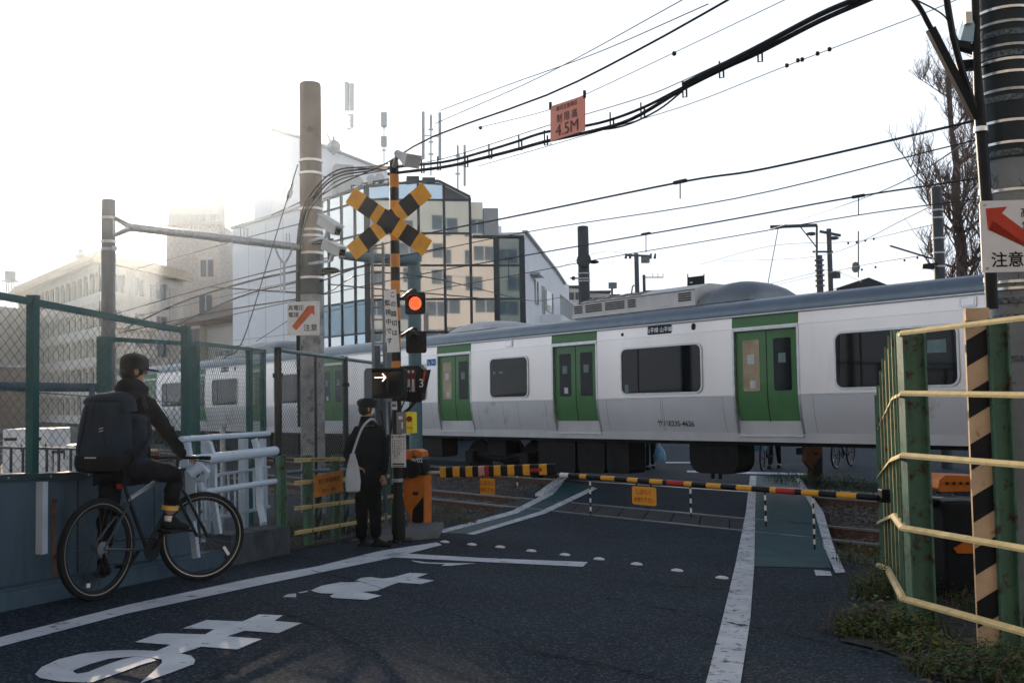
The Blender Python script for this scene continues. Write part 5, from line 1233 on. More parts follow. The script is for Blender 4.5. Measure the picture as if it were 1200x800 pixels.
m.box(c-Z*.155+nb_*.006, (.15, .016, .002), (E_, Z, nb_)); m.box(c-Z*.18+nb_*.006, (.15, .008, .002), (E_, Z, nb_)); part(m, 'lettering', M_text, ib); o = part(m2, 'fine_print', M_text, ib); o['kind'] = 'stuff'
m = MB(); c = P(462, 475, 11.85); m.box(c, (.07, .10, .01), (E_, Z, nb_)); part(m, 'small_plate', M_signw, xp); m = MB(); m.box(c+nb_*.008, (.05, .03, .002), (E_, Z, nb_)); part(m, 'small_plate_print', M_blue, xp)
# ladder tower and cable boxes behind the pole
lt = thing('ladder_mast', 'thin grey steel ladder mast standing just behind the crossing pole', 'mast', onground(P(446, 500, 12.9).x, P(446, 500, 12.9).y))
def lm(x, y): return P(x, y, 12.9)
M_lad = mat('ladder_grey', (.20, .22, .23), .5, .4)
for x in (437.5, 450.5):
    q = lm(x, 430); zt2 = lm(x, 283).z; m = MB(); m.bar(V((q.x, q.y, .1)), V((q.x, q.y, zt2)), .03, .03, RD); part(m, 'stile', M_lad, lt)
qa, qb = lm(437.5, 430), lm(450.5, 430)
for k in range(17):
    z = lm(440, 290).z-k*.155; m = MB(); m.bar(V((qa.x, qa.y, z)), V((qb.x, qb.y, z)), .018, .018); part(m, 'rung', M_lad, lt)
for (x, y0, y1, w) in ((442, 405, 560, .08), (449, 470, 600, .06), (456, 470, 560, .03)): m = MB(); m.tube([P(x, y0, 12.75), P(x+3, y1, 12.75)], w/2, 8); part(m, 'cable_duct', mat('duct_blue_grey', (.06, .09, .11), .5), lt, True)
m = MB(); m.tube(curve_pts([P(446, 480, 12.4), P(455, 520, 12.4), P(461, 475, 12.2), P(462, 440, 12.1)], 4), .012, 6); m.tube(curve_pts([P(472, 462, 12), P(480, 455, 11.9), P(466, 490, 12), P(463, 520, 12.1)], 4), .010, 6); part(m, 'loose_cable', M_wire, lt, True)
# slab
sb = MB(); q = [G(442, 636), G(514, 630), G(520, 619), G(446, 621)]; sb.prism([p for p in q], Z*.09); struct(sb, 'pole_base_slab', M_conc)
# barrier machine, left
def machine(c, ax, n, label, txt=None, s=1.0, dark=False, arm=True):
    """c: ground centre, ax: across its face, n: towards the viewer"""
    r = thing('barrier_machine', label, 'barrier machine', c)
    M_mo = mat('machine_orange_shaded', (.12, .045, .015), .7, dirt=(.05, .03, .02), dscale=5, damt=.5) if dark else mat('machine_orange', (.62, .17, .02), .5, var=.12, dirt=(.22, .08, .03), dscale=6, damt=.40)  # dark variant: the same orange with the far machine's shade put into its colour
    def q(x, z, o): return c+ax*x*s+Z*z*s+n*o*s
    m = MB()
    m.prism([q(-.02, 0.0, .14), q(.18, 0.0, .14), q(.19, .45, .14), q(.19, .74, .14), q(-.11, .74, .14), q(-.13, .34, .14), q(-.03, .20, .14)], n*(-.28*s)); b = part(m, 'cabinet', M_mo, r)
    m = MB(); m.prism([q(.0, .12, .144), q(.10, .05, .144), q(.17, .12, .144), q(.175, .46, .144), q(.02, .28, .144)], n*(.004*s)); part(m, 'black_warning_patch', M_blk, b)
    m = MB(); m.box(q(.06, .50, .146), (.08*s, .006, .05*s), (ax, n, Z)); part(m, 'keyhole_plate', M_blk, b)
    m = MB(); m.prism([q(-.12, 1.03, .12), q(.16, 1.0, .12), q(.15, 1.07, .12), q(.08, 1.10, .12), q(-.12, 1.09, .12)], n*(-.24*s)); m.prism([q(-.12, 1.03, .12), q(.02, 1.03, .12), q(-.03, .93, .12), q(-.06, .86, .12), q(-.11, .86, .12)], n*(-.22*s)); part(m, 'top_cap', M_mo, r)
    m = MB(); m.tube([q(.02, .83, .20), q(.02, .83, -.2)], .12*s, 14); m.cham(q(.02, .86, 0), (.34*s, .26*s, .22*s), (ax, n, Z), .03); part(m, 'gear_housing', M_blk, r, True)
    m = MB(); m.bar(q(-.05, .78, .17), q(-.28, .55, .17), .06*s, .05*s); m.cham(q(-.26, .56, .16), (.12*s, .10*s, .14*s), (ax, n, Z), .02); part(m, 'counterweight', M_blk, r)
    if txt: m = MB(); write(m, txt, q(.08, .955, .135), ax, Z, .085*s, 1, .02); part(m, 'lettering', M_signw, r)
    return r
mc = G(487, 611); mc = P(487, 600, 13.9); mc = onground(mc.x, mc.y)
machine(mc, E_, nb_, 'orange barrier machine with a black diagonal patch beside the crossing pole', 'W02')
# fat left arm
def arm(a, b, px, r, name, label, fat):
    """px: list of (x0,x1,material) bands in picture columns, turned into lengths along a-b"""
    root = thing(name, label, 'barrier arm', a, 'barrier arms across the road')
    d_ = V(((b-a).x, (b-a).y, 0)); o = V((a.x, a.y, 0)); L = (b-a)
    tt = lambda x: lhit(x, o, d_)
    core = MB(); core.tube([a, b], r*(.35 if fat else .9), 12); part(core, 'core_rod', M_signw if fat else M_blk, root, True)
    for x0, x1, mm in px:
        p, q = a+L*tt(x0), a+L*tt(x1)
        m = MB()
        if fat:
            u = L.normalized(); s_ = u.cross(Z).normalized(); u2 = s_.cross(u)
            m.loft([[e+s_*y+u2*z for y, z in rrect(.05, .145, .022, 3)] for e in (p, q)])
        else: m.tube([p, q], r, 12)
        part(m, 'arm_band', mm, root, not fat)
    return root, (lambda x: a+L*tt(x))
M_armred = mat('arm_red', (.42, .04, .03), .45); M_armpale = mat('arm_faded', (.62, .36, .26), .5)
la, lf = arm(P(502, 553.5, 13.9), P(652, 549.5, 12.6), [(516, 523, M_yel), (523, 531, M_blk), (531, 539, M_yel), (539, 546, M_blk), (546, 554, M_yel), (554, 561, M_blk), (561, 568, M_armpale), (568, 573, M_armred), (573, 579, M_blk), (579, 587, M_yel), (587, 595, M_blk), (595, 603, M_yel), (603, 613, M_blk), (613, 621, M_yel), (621, 632, M_blk), (632, 641, M_yel), (641, 651, M_blk)], .05, 'crossing_barrier', 'thick yellow and black padded barrier arm from the orange machine', True)
m = MB(); u = (lf(600)-lf(520)).normalized(); m.bar(lf(620)-E_*0+Z*0+V((0, -.03, 0)), lf(634)+V((0, -.03, 0)), .004, .045); part(m, 'red_reflector', M_armred, la)
ra, rg = arm(P(1030, 583, 8.45), P(656, 556, 11.4), [(x0, x1, mm) for x0, x1, mm in [(656, 666, M_signw), (666, 679, M_blk), (679, 687, M_yel), (687, 704, M_blk), (704, 720, M_yel), (720, 735, M_blk), (735, 747, M_yel), (747, 761, M_blk), (761, 776, M_yel), (776, 781, M_blk), (781, 801, M_armred), (801, 810, M_yel), (810, 827, M_blk), (827, 844, M_yel), (844, 862, M_blk), (862, 880, M_yel), (880, 901, M_blk), (901, 908, M_yel), (908, 930, M_armred), (930, 938, M_blk), (938, 958, M_yel), (958, 979, M_blk), (979, 1002, M_yel), (1002, 1022, M_blk)]], .027, 'crossing_barrier', 'long thin yellow, black and red barrier arm reaching from the right', False)
def wait_sign(c, w, h, ax, label):
    r = thing('hanging_sign', label, 'sign', c, 'orange notices hung from the barrier arms'); n = V((ax.y, -ax.x, 0)).normalized()
    m = MB(); m.loft([[c+ax*x+Z*z+n*o for x, z in rrect(w, h, .02, 2)] for o in (-.004, .004)]); part(m, 'sign_panel', mat('notice_orange', (.78, .34, .04), .45, var=.06), r)
    m = MB(); write(m, 'しばらく', c+Z*h*.21+n*.007, ax, Z, h*.32, .95, .012); part(m, 'lettering', mat('notice_red', (.35, .03, .02), .5), r); m = MB(); write(m, 'お待ち下さい', c-Z*h*.21+n*.007, ax, Z, h*.30, .80, .012); part(m, 'lettering', mat('notice_red', (.35, .03, .02), .5), r)
    for e in (-1, 1): m = MB(); m.bar(c+ax*(w*.3*e)+Z*h/2, c+ax*(w*.3*e)+Z*(h/2+.05), .012, .012, ax); part(m, 'strap', M_blk, r)
axa = (P(651, 549, 12.6)-P(502, 553, 13.9)); axa.z = 0; axa.normalize()
q = lf(570); wait_sign(q-Z*.20+V((0, -.03, 0)), .25, .21, axa, 'small faded orange notice hanging under the thick padded arm')
q = rg(752.5); axb = (rg(1000)-rg(700)); axb.z = 0; axb.normalize(); wait_sign(q-Z*.155+V((0, -.02, 0)), .33, .19, axb, 'orange notice with red writing hanging from the thin arm')
for x, L_, lab in ((690, .42, 'striped rod hanging near the free end of the thin arm'), (807, .33, 'thin striped rod hanging from the middle of the thin arm'), (894, .34, 'striped rod hanging over the green lane from the thin arm'), (950, .50, 'longest striped rod hanging near the right end of the thin arm'), (605, .20, 'short grey rod hanging from the thick padded arm')):
    p = (lf if x < 650 else rg)(x); r = thing('hanging_rod', lab, 'rod', p, 'rods hanging from the barrier arms'); n = int(L_/.045)
    m = MB(); m.tube([p, p-Z*L_], .008, 6); part(m, 'rod', M_blk, r)
    for k in range(1, n, 2): m = MB(); m.tube([p-Z*(k*L_/n), p-Z*((k+1)*L_/n)], .0105, 6); part(m, 'white_band', M_signw, r)

# ================================================================== OVERHEAD WIRES
def wire(pts, r, label, cat='cable', mm=M_wire, group='overhead wires', sub=5, name='overhead_wire', smooth=False):
    p = [P(*q) for q in pts]; m = MB(); m.tube(curve_pts(p, sub) if len(p) > 2 else p, r, 5); o = m.build(name, mm, None, True); tag(o, label, cat, group); return o
def twire(pts, vv, r, label, mm=M_wire, name='catenary_wire'):
    p = [PV(x, y, vv) for x, y in pts]; m = MB(); m.tube(curve_pts(p, 6), r, 5); return tag(m.build(name, mm, None, True), label, 'cable', 'overhead wires of the railway')
twire([(1400, 80), (1140, 142), (900, 197), (797, 213.5), (600, 254), (495, 275), (380, 303), (260, 332), (120, 372)], 11.78, .017, 'thick black railway wire crossing above the striped cross, top of four')
twire([(1400, 110), (1140, 165), (860, 233), (600, 275), (400, 318), (250, 350), (100, 385)], 11.78, .009, 'thin railway wire just under the thick top one')
twire([(1400, 165), (1140, 209.5), (1000, 231), (830, 262), (600, 302), (495, 321), (380, 345), (230, 378)], 16.24, .016, 'lower thick black railway wire passing in front of the thin round pole')
twire([(1400, 205), (1140, 234), (1000, 253), (830, 282), (700, 304), (600, 323), (480, 345), (350, 372)], 16.24, .010, 'thin lowest railway contact wire above the train')
for x, y0, y1, vv in ((797, 213, 233, 11.78), (1006, 230, 252, 16.24), (757, 274, 296, 16.24), (596, 303, 325, 16.24)):
    m = MB(); a, b = PV(x, y0, vv), PV(x, y1, vv); m.tube([a, b], .010, 5); m.bar(a-dT*.12, a+dT*.12, .05, .05); one(m, 'wire_hanger', M_wire, {797: 'hanger linking the two top railway wires', 1006: 'hanger between the lower railway wires near the bare tree', 757: 'hanger between the lower railway wires right of the round pole', 596: 'hanger in front of the mirrored office'}[x], 'wire hanger', 'hangers on the railway wires')
# telephone bundle with clamps, across the street
B0 = [(455, 197, 12.4), (520, 190, 11.8), (560, 180, 11.5), (600, 168, 11.3), (640, 155, 11.0), (700, 145, 10.6), (750, 128, 10.3), (800, 103, 10.1), (850, 78, 9.9), (890, 60, 9.7), (960, 24, 9.3), (1015, 0, 9.0), (1060, -20, 8.8)]
wire(B0, .016, 'upper cable of the black bundle swinging up to the right above the street')
wire([(455, 204, 12.4), (520, 196, 11.8), (560, 187, 11.5), (600, 177, 11.3), (640, 166, 11.0), (690, 155, 10.6), (740, 140, 10.3), (800, 105, 10.1), (850, 80, 9.9), (890, 62, 9.7), (960, 26, 9.3), (1015, 2, 9.0), (1060, -18, 8.8)], .020, 'thick lower cable of the black bundle above the street')
wire([(690, 154, 10.6), (730, 148, 10.4), (770, 130, 10.2), (800, 107, 10.1)], .010, 'slack loop of cable sagging below the bundle right of the orange sign')
wire([(800, 100, 10.05), (880, 60, 9.7), (960, 18, 9.3), (1010, -3, 9.0)], .028, 'thick twisted section of the black bundle at upper right')
wire([(455, 195, 12.4), (520, 186, 11.8), (640, 148, 11.0), (750, 115, 10.3), (800, 95, 10.1), (890, 53, 9.7), (1015, -8, 9.0)], .005, 'thin steel strand above the black bundle', mm=M_thin)
for x, y in ((494, 193), (513, 190), (545, 186), (573, 176), (608, 166), (638, 160), (715, 139), (751, 128), (800, 103), (843, 80), (888, 61)):
    D = 12.4-(x-455)/(1015-455)*3.4; q = P(x, y, D); m = MB(); m.tube([q+Z*.07, q-Z*.02, q-Z*.10, q-Z*.11+dT*.05, q+Z*.0+dT*.05], .010, 6)
    nm = {494: 'first clamp right of the loudspeaker', 513: 'second clamp right of the loudspeaker', 545: 'clamp above the short antenna', 573: 'clamp midway between antennas and orange sign', 608: 'second clamp left of the orange sign', 638: 'clamp touching the left of the orange sign', 715: 'first clamp right of the orange sign', 751: 'second clamp right of the orange sign', 800: 'clamp where the slack loop joins the bundle', 843: 'second highest clamp on the bundle', 888: 'highest clamp on the bundle at upper right'}[x]
    one(m, 'cable_clamp', M_wire, nm, 'cable clamp', 'clamps on the cable bundle', True)
wire([(372, 232, 16.2), (400, 215, 14.5), (450, 193, 13), (508, 160, 11.8), (640, 112, 10.5), (742, 62, 9.5), (850, 2, 8.6), (900, -28, 8.2)], .011, 'dark single cable rising steeply from the pole to the top edge', sub=3)
wire([(510, 145, 30), (640, 87, 26), (800, 0, 22)], .012, 'faint dashed wire highest in the sky left of centre', mm=M_thin)
wire([(515, 130, 24), (600, 98, 22), (700, 62, 20), (830, 5, 17)], .010, 'faint thin wire just under the dashed one', mm=M_thin)
wire([(560, 150, 11.5), (640, 130, 10.8), (688, 110, 10.6), (790, 62, 10), (920, 0, 9)], .004, 'thin wire from which the orange height sign hangs', mm=M_thin)
wire([(560, 195, 11.5), (640, 172, 10.8), (688, 158, 10.6), (800, 125, 10), (905, 84, 9.5), (975, 57, 9.1), (1080, 17, 8.5), (1140, -8, 8.2)], .004, 'thin lower stay wire under the orange height sign', mm=M_thin)
for k, (x, y) in enumerate(((922, 77), (935, 71), (940, 70), (958, 63), (972, 58))): q = P(x, y, 9.4-k*.1); m = MB(); m.ball(q, .022, 7, 5); one(m, 'wire_bead', M_wire, ['leftmost bead on the thin stay wire at upper right', 'second bead of five on the stay wire', 'middle bead of five on the stay wire', 'fourth bead of five on the stay wire', 'rightmost bead of five on the stay wire'][k], 'wire fitting', 'beads on the stay wire')
q = P(790, 63, 10); m = MB(); m.ball(q, .025, 7, 5); one(m, 'wire_bead', M_wire, 'single bead on the thin wire above the slack loop', 'wire fitting')
q = P(563, 150, 11.5); m = MB(); m.ball(q, .022, 7, 5); one(m, 'wire_bead', M_wire, 'single bead on the thin wire above the short antenna', 'wire fitting')
wire([(1140, 162, 12), (1060, 212, 18), (990, 240, 24), (905, 268, 40)], .010, 'thin slack wire falling from the banded pole to the distant gantry', mm=M_thin)
wire([(343, 372, 16), (300, 400, 17)], .006, 'short stay wire by the arrow sign', mm=M_thin)
wire([(349, 193, 16.3), (316, 300, 15.6), (284, 400, 15.2), (262, 420, 15)], .010, 'diagonal guy wire from the concrete pole down across the white building', mm=M_thin)
q = P(343, 214, 16.3); q2 = P(336, 236, 16.2); m = MB(); m.tube([q, q.lerp(q2, .4), q.lerp(q2, .45), q.lerp(q2, .75), q.lerp(q2, .8), q2], [.02, .03, .055, .05, .025, .015], 8); one(m, 'guy_insulator', M_signw, 'white teardrop insulator on the diagonal guy wire', 'insulator', None, True)
for pts, r_, lab in (([(352, 237, 16.3), (318, 252, 22)], .014, 'upper short grey wire left of the concrete pole'), ([(352, 262, 16.3), (273, 283, 25), (160, 315, 40)], .010, 'faint wire running to the left from under the camera'), ([(350, 317, 16.3), (290, 330, 18), (210, 355, 22), (146, 385, 26)], .02, 'dark wire descending left past the house'), ([(350, 350, 16.4), (250, 366, 20), (140, 390, 26)], .014, 'thin dark wire above the house roof'), ([(350, 343, 16.4), (244, 336, 20)], .016, 'short grey bar wire meeting the hanger'), ([(350, 330, 16.4), (280, 348, 18), (200, 384, 22)], .014, 'dark wire from the pole towards the apartment block'), ([(385, 333, 15.5), (437, 338, 13.5), (560, 349, 18)], .010, 'thin horizontal wire across the mirrored glass'), ([(375, 330, 16.2), (437, 308, 14.5), (520, 290, 16)], .012, 'dark wire slanting across the mirrored glass'), ([(378, 345, 16), (470, 320, 15), (620, 352, 30), (660, 348, 36)], .010, 'slack wire crossing the mirrored glass to the round pole'), ([(378, 208, 16), (415, 199, 15), (455, 192, 13)], .008, 'thin wire between concrete pole and loudspeaker'), ([(378, 250, 16.2), (420, 236, 15), (455, 232, 14)], .008, 'thin beaded wire left of the crossed boards')):
    wire(pts, r_, lab, mm=M_wire if r_ > .009 else M_thin)
# horizontal teal arm behind the crossed boards
ta = thing('gantry_arm', 'blue-grey horizontal pipe and upright behind the crossed boards', 'gantry', P(486, 330, 19))
M_teal = mat('gantry_blue_grey', (.10, .17, .20), .5, .2)
m = MB(); m.tube([P(398, 299, 18.6), P(430, 302, 18.6), P(487, 305, 19)], [.075, .09, .11], 12); part(m, 'arm', M_teal, ta, True)
m = MB(); q = P(486, 400, 19); m.tube([V((q.x, q.y, 0)), V((q.x, q.y, P(486, 300, 19).z))], .125, 14); part(m, 'upright', M_teal, ta, True)
for y in (302, 322, 365): m = MB(); z = P(486, y, 19).z; m.tube([V((q.x, q.y, z-.05)), V((q.x, q.y, z+.05))], .16, 14); part(m, 'collar', M_teal, ta, True)
# ---- height sign
hs_c = P(665, 139, 10.7); hsg = thing('height_limit_sign', 'orange-red height limit sign hanging from wires over the road', 'sign', hs_c)
tl, tr, br, bl_ = P(645, 125, 10.45), P(685, 111.5, 9.95), P(685, 153, 9.95), P(645, 166, 10.45)
axh = (tr-tl+br-bl_); hw = axh.length/2; axh.normalize(); uph = (tl-bl_+tr-br); hh = uph.length/2; uph.normalize(); cc = (tl+tr+br+bl_)/4; nh = axh.cross(uph).normalized(); nh = nh if nh.y < 0 else -nh
m = MB(); m.prism([bl_, br, tr, tl], nh*-.01); part(m, 'sign_panel', mat('backlit_orange_red', (.90, .34, .24), .5, var=.06), hsg)  # lighter salmon: light shining through the panel is put into its colour
def hq(x, y): return cc+axh*x*hw+uph*y*hh+nh*.006
M_shi = mat('sign_brown_ink', (.08, .03, .035), .5)
m = MB(); write(m, '踏切注意高圧', hq(0, .37), axh, uph, .050, 1.25, .01); part(m, 'small_lettering', M_shi, hsg)
m = MB(); write(m, '制 限 高', hq(0, .08), axh, uph, .098, 1.05, .003); part(m, 'lettering', M_shi, hsg)
m = MB(); write(m, '4.5M', hq(0.0, -.26), axh, uph, .17, 1.2, .0); part(m, 'lettering', M_shi, hsg)
for p, e in ((tl, 1), (tr, 1), (br, -1), (bl_, -1)): m = MB(); m.bar(p-uph*.03, p+uph*.035*e+uph*.01, .022, .022, nh); part(m, 'clip', M_blk, hsg)

# ================================================================== RIGHT SIDE
M_strip = mat('worn_cream_plank', (.58, .42, .27), .7, var=.15, scale=6, dirt=(.20, .09, .045), dscale=9, damt=.40, bump=.4, bscale=30)
rfn = thing('rail_fence', 'tall rusty green and cream rail fence turning the corner at the right edge', 'fence', onground(2.71, 6.9))
def PR(x, y, D): return P(x, y, D)
rails = [(387, 369), (457.5, 459), (530, 541), (615, 639), (697.6, 736.6)]
C0 = P(1058, 500, 6.9); C1 = P(1200, 500, 5.85); dirF = V((C1.x-C0.x, C1.y-C0.y, 0)); LF = dirF.length; dirF.normalize()
for i, (y0, y1) in enumerate(rails):
    a = P(1058, y0, 6.9); b = P(1200, y1, 5.85); b2 = b+(b-a)*.75
    nn = V((dirF.y, -dirF.x, 0)); nn = nn if nn.x < 0 else -nn
    m = MB(); m.prism([a-nn*.022, a+nn*.003, a+nn*.022-Z*.020, a+nn*.022-Z*.036, a+nn*.016-Z*.036, a-nn*.003-Z*.010, a-nn*.022-Z*.007], b2-a); part(m, 'rail', M_cream, rfn)
    # the part of the rail that runs away along the road, buckled as in the photograph
    ys = [(1049, 391, 7.75), (1031, 466, 10.4)] if i == 0 else [(1048, 463, 7.75), (1030, 500, 10.4)] if i == 1 else [(1045, 536, 7.75), (1030, 556, 10.4)] if i == 2 else [(1047, 601, 7.8), (1029.5, 610, 10.4)] if i == 3 else [(1040, 664, 8.5), (1028.5, 659, 10.4)]
    pp = [a]+[P(*q) for q in ys]
    for p, q in zip(pp[:-1], pp[1:]):
        t = (q-p).normalized(); n3 = V((t.y, -t.x, 0)).normalized(); n3 = n3 if n3.x < 0 else -n3
        m = MB(); m.prism([p-n3*.022, p+n3*.003, p+n3*.022-Z*.020, p+n3*.022-Z*.036, p+n3*.016-Z*.036, p-n3*.003-Z*.010, p-n3*.022-Z*.007], q-p+t*.01); part(m, 'rail', M_cream, rfn)
def hpost(base, top, w, d_, ax, mm, name='post', th=.014):
    n = Z.cross(ax).normalized(); m = MB(); m.bar(base, top, .0, .0) if False else None
    H = top-base
    m.prism([base-ax*w/2-n*th/2, base+ax*w/2-n*th/2, base+ax*w/2+n*th/2, base-ax*w/2+n*th/2], H)
    for e in (-1, 1): m.prism([base+ax*(e*w/2)-n*d_/2, base+ax*(e*w/2+th*e)-n*d_/2, base+ax*(e*w/2+th*e)+n*d_/2, base+ax*(e*w/2)+n*d_/2], H)
    return part(m, name, mm, rfn)
axp = V((1, .05, 0)).normalized()
def vpost(x0, x1, ytop, D, mm, d_=.10, name='post'):
    p = P((x0+x1)/2, 600, D); w = (x1-x0)/FPX*D-.02; zt3 = P((x0+x1)/2, ytop, D).z; return hpost(V((p.x, p.y, gz(p.x, p.y)-.1)), V((p.x, p.y, zt3)), w, d_, axp, mm, name)
vpost(1062, 1089, 389, 7.0, M_postg)
vpost(1164, 1187, 372, 6.35, M_postg)
p = P(1152, 560, 6.34); zt3 = P(1152, 361, 6.34).z
chevron_board(rfn, V((p.x, p.y, gz(p.x, p.y)-.1)), V((p.x, p.y, zt3)), axp, V((0, -1, 0)), .150, .165, M_strip, M_blk, 'striped_board', .55)
m = MB(); m.box(V((p.x, p.y-.006, zt3-.035)), (.15, .03, .08)); part(m, 'board_cap', M_strip, rfn)
for k, (x, D) in enumerate(((1055.5, 7.15), (1051.5, 7.5), (1047.5, 7.9), (1043.5, 8.35), (1039.5, 8.85), (1036, 9.35), (1032.5, 9.95), (1030, 10.35))):
    f_ = min(1, max(0, (D-7.7)/2.7)); f0 = min(1, (D-6.9)/.85); yt = 388+(391-388)*f0+(466-391)*f_
    q = P(x, yt, D); b_ = V((q.x, q.y, gz(q.x, q.y)-.05)); m = MB(); m.bar(b_, q+Z*.02, .09, .012, RD); m.bar(b_+RD*.045, q+RD*.045, .012, .05, RD); part(m, 'slat_post', M_postg, rfn)
    m = MB(); m.bar(b_-RD*.052+E_*-.02, q-RD*.052-E_*.02, .012, .02, RD); part(m, 'lit_edge_strip', M_cream, rfn)  # cream strip paints in the sunlit left edge of each slat
# ---- banded concrete pole with its sign
M_polegr = mat('pole_cracked_concrete', (.20, .22, .23), .8, var=.2, scale=3, dirt=(.04, .05, .055), dscale=5, damt=.40, bump=.5, bscale=25)
M_sleeve = mat('pole_dark_sleeve', (.022, .030, .034), .5, var=.3, scale=6)
M_band = mat('pole_bright_band', (.75, .75, .74), .3, .6)
q = P(1189, 300, 7.75); rb_ = V((q.x, q.y, 0))
rp = thing('concrete_pole', 'thick concrete pole wrapped in dark sleeves and bright bands at the right edge', 'pole', onground(q.x, q.y))
m = MB(); m.tube([rb_-Z*.1, rb_+Z*9], [.215, .195], 28); part(m, 'shaft', M_polegr, rp, True)
def rz(y): return P(1185, y, 7.6).z
m = MB(); m.tube([rb_+Z*rz(184), rb_+Z*9.05], [.216, .206], 28); part(m, 'dark_sleeve', M_sleeve, rp, True)
for y in (5, 22, 50, 67, 82, 103, 140, 166, 222, 330, 338): m = MB(); m.tube([rb_+Z*(rz(y)-.010), rb_+Z*(rz(y)+.010)], .224, 28); part(m, 'bright_band', M_band if y not in (22, 50, 103) else M_galv, rp, True)
for y in (35, 60, 113, 178, 352, 372, 420): m = MB(); m.tube([rb_+Z*(rz(y)-.022), rb_+Z*(rz(y)+.022)], .221, 28); part(m, 'dotted_band', mat('band_dotted', (.10, .13, .15), .5, var=.9, scale=40), rp, True)
rnd = random.Random(8); m = MB()
for k in range(26):       # cracks running over the bare concrete
    a0 = rnd.uniform(-2.9, -.9); z0 = rnd.uniform(rz(520), rz(190)); pts = []
    for i in range(7): pts.append(rb_+V((cos(a0)*.2125, sin(a0)*.2125, z0))); a0 += rnd.uniform(-.14, .14); z0 -= rnd.uniform(-.01, .05)
    m.tube(pts, .0018, 4)
o = part(m, 'crack_lines', M_blk, rp); o['kind'] = 'stuff'
cdp = thing('cable_conduit', 'black conduit pipe clipped to the left side of the banded pole', 'conduit', P(1150, 200, 7.6))
m = MB(); m.tube([P(1142, -20, 7.7), P(1145, 80, 7.65), P(1148.5, 140, 7.6), P(1156, 235, 7.55), P(1160, 310, 7.5), P(1162.5, 362, 7.5)], [.03, .03, .042, .045, .045, .045], 10); part(m, 'pipe', M_blk, cdp, True)
for y, x in ((152, 1149.5), (225, 1155), (328, 1161)): m = MB(); c = P(x, y, 7.57); m.tube([c-Z*.018, c+Z*.018], .052, 12); part(m, 'clip_band', M_band, cdp, True)
for pts, r_, lab in (([(1066, -6, 7.4), (1078, 10, 7.4), (1091, 34, 7.45)], .020, 'upper thinner piece of the diagonal black cable'), ([(1091, 34, 7.45), (1112, 75, 7.5), (1130, 110, 7.55), (1144, 138, 7.6)], .042, 'thick diagonal black cable reaching the banded pole'), ([(1108, -6, 7.4), (1117, 45, 7.45), (1128, 85, 7.5), (1143, 130, 7.6)], .026, 'second black cable leaning into the banded pole'), ([(1073, 0, 7.3), (1100, 14, 7.35), (1112, 26, 7.4), (1124, 50, 7.5)], .006, 'thin looping wire by the pole lamp')):
    wire(pts, r_, lab)
c = P(1190, 277, 7.35); axs2 = V((1, -.06, 0)).normalized()
arrow_sign(c+V((0, -.02, 0)), axs2, Z, V((axs2.y, -axs2.x, 0)), .385*1.35, 'white sign with a dark red arrow on the banded pole at the right edge', True)
ll = thing('pole_lamp', 'pale blue lamp head on a dark bracket at the top left of the banded pole', 'lamp', P(1131, 45, 7.7))
m = MB(); m.loft([[P(1131+dx*w, 40+dy, 7.7)+V((0, o, 0)) for dx, dy in ((-9, 10), (6, 12), (8, -8), (2, -22), (-4, -8))] for o, w in ((-.05, 1), (.05, .8))]); part(m, 'lamp_head', mat('lamp_pale_blue', (.35, .50, .60), .3), ll)
m = MB(); m.box(P(1134, 22, 7.64), (.05, .05, .09)); part(m, 'lamp_tip', mat('lamp_cream', (.75, .72, .62), .4), ll)
m = MB(); m.bar(P(1118, 52, 7.7), P(1146, 60, 7.7), .08, .05); m.bar(P(1124, 78, 7.75), P(1146, 76, 7.75), .09, .07); part(m, 'bracket', M_blk, ll)
# barrier machine behind the fence
q = P(1120, 640, 8.6); q = onground(q.x, q.y)
rm = thing('barrier_machine', 'dark barrier machine with an orange cap behind the green fence', 'barrier machine', q)
m = MB(); m.cham(q+Z*.42, (.34, .36, .84), None, .03); part(m, 'cabinet', M_blk, rm)
a, b = P(1099, 566, 8.4), P(1146, 566, 8.4); m = MB(); m.prism([P(1099, 572, 8.4), P(1101, 562, 8.4), P(1108, 556.5, 8.4), P(1148, 558, 8.4), P(1148, 575, 8.4), P(1103, 576, 8.4)], V((0, .28, 0))); cp2 = part(m, 'orange_cap', mat('machine_orange', (.6, .17, .02)), rm)
for k in range(4): m = MB(); c = P(1110+k*8, 566, 8.39); m.box(c, (.022, .01, .022)); part(m, 'rivet', M_blk, cp2)
m = MB(); m.prism([P(1118, 642, 8.4), P(1146, 626, 8.4), P(1146, 648, 8.4), P(1122, 648, 8.4)], V((0, .05, 0))); part(m, 'orange_patch', mat('machine_orange', (.6,)*3), rm)
m = MB(); m.bar(P(1030, 583, 8.45), P(1105, 590, 8.6), .07, .07); m.cham(P(1038, 578, 8.42), (.10, .10, .08), None, .01); part(m, 'arm_socket', M_blk, rm)

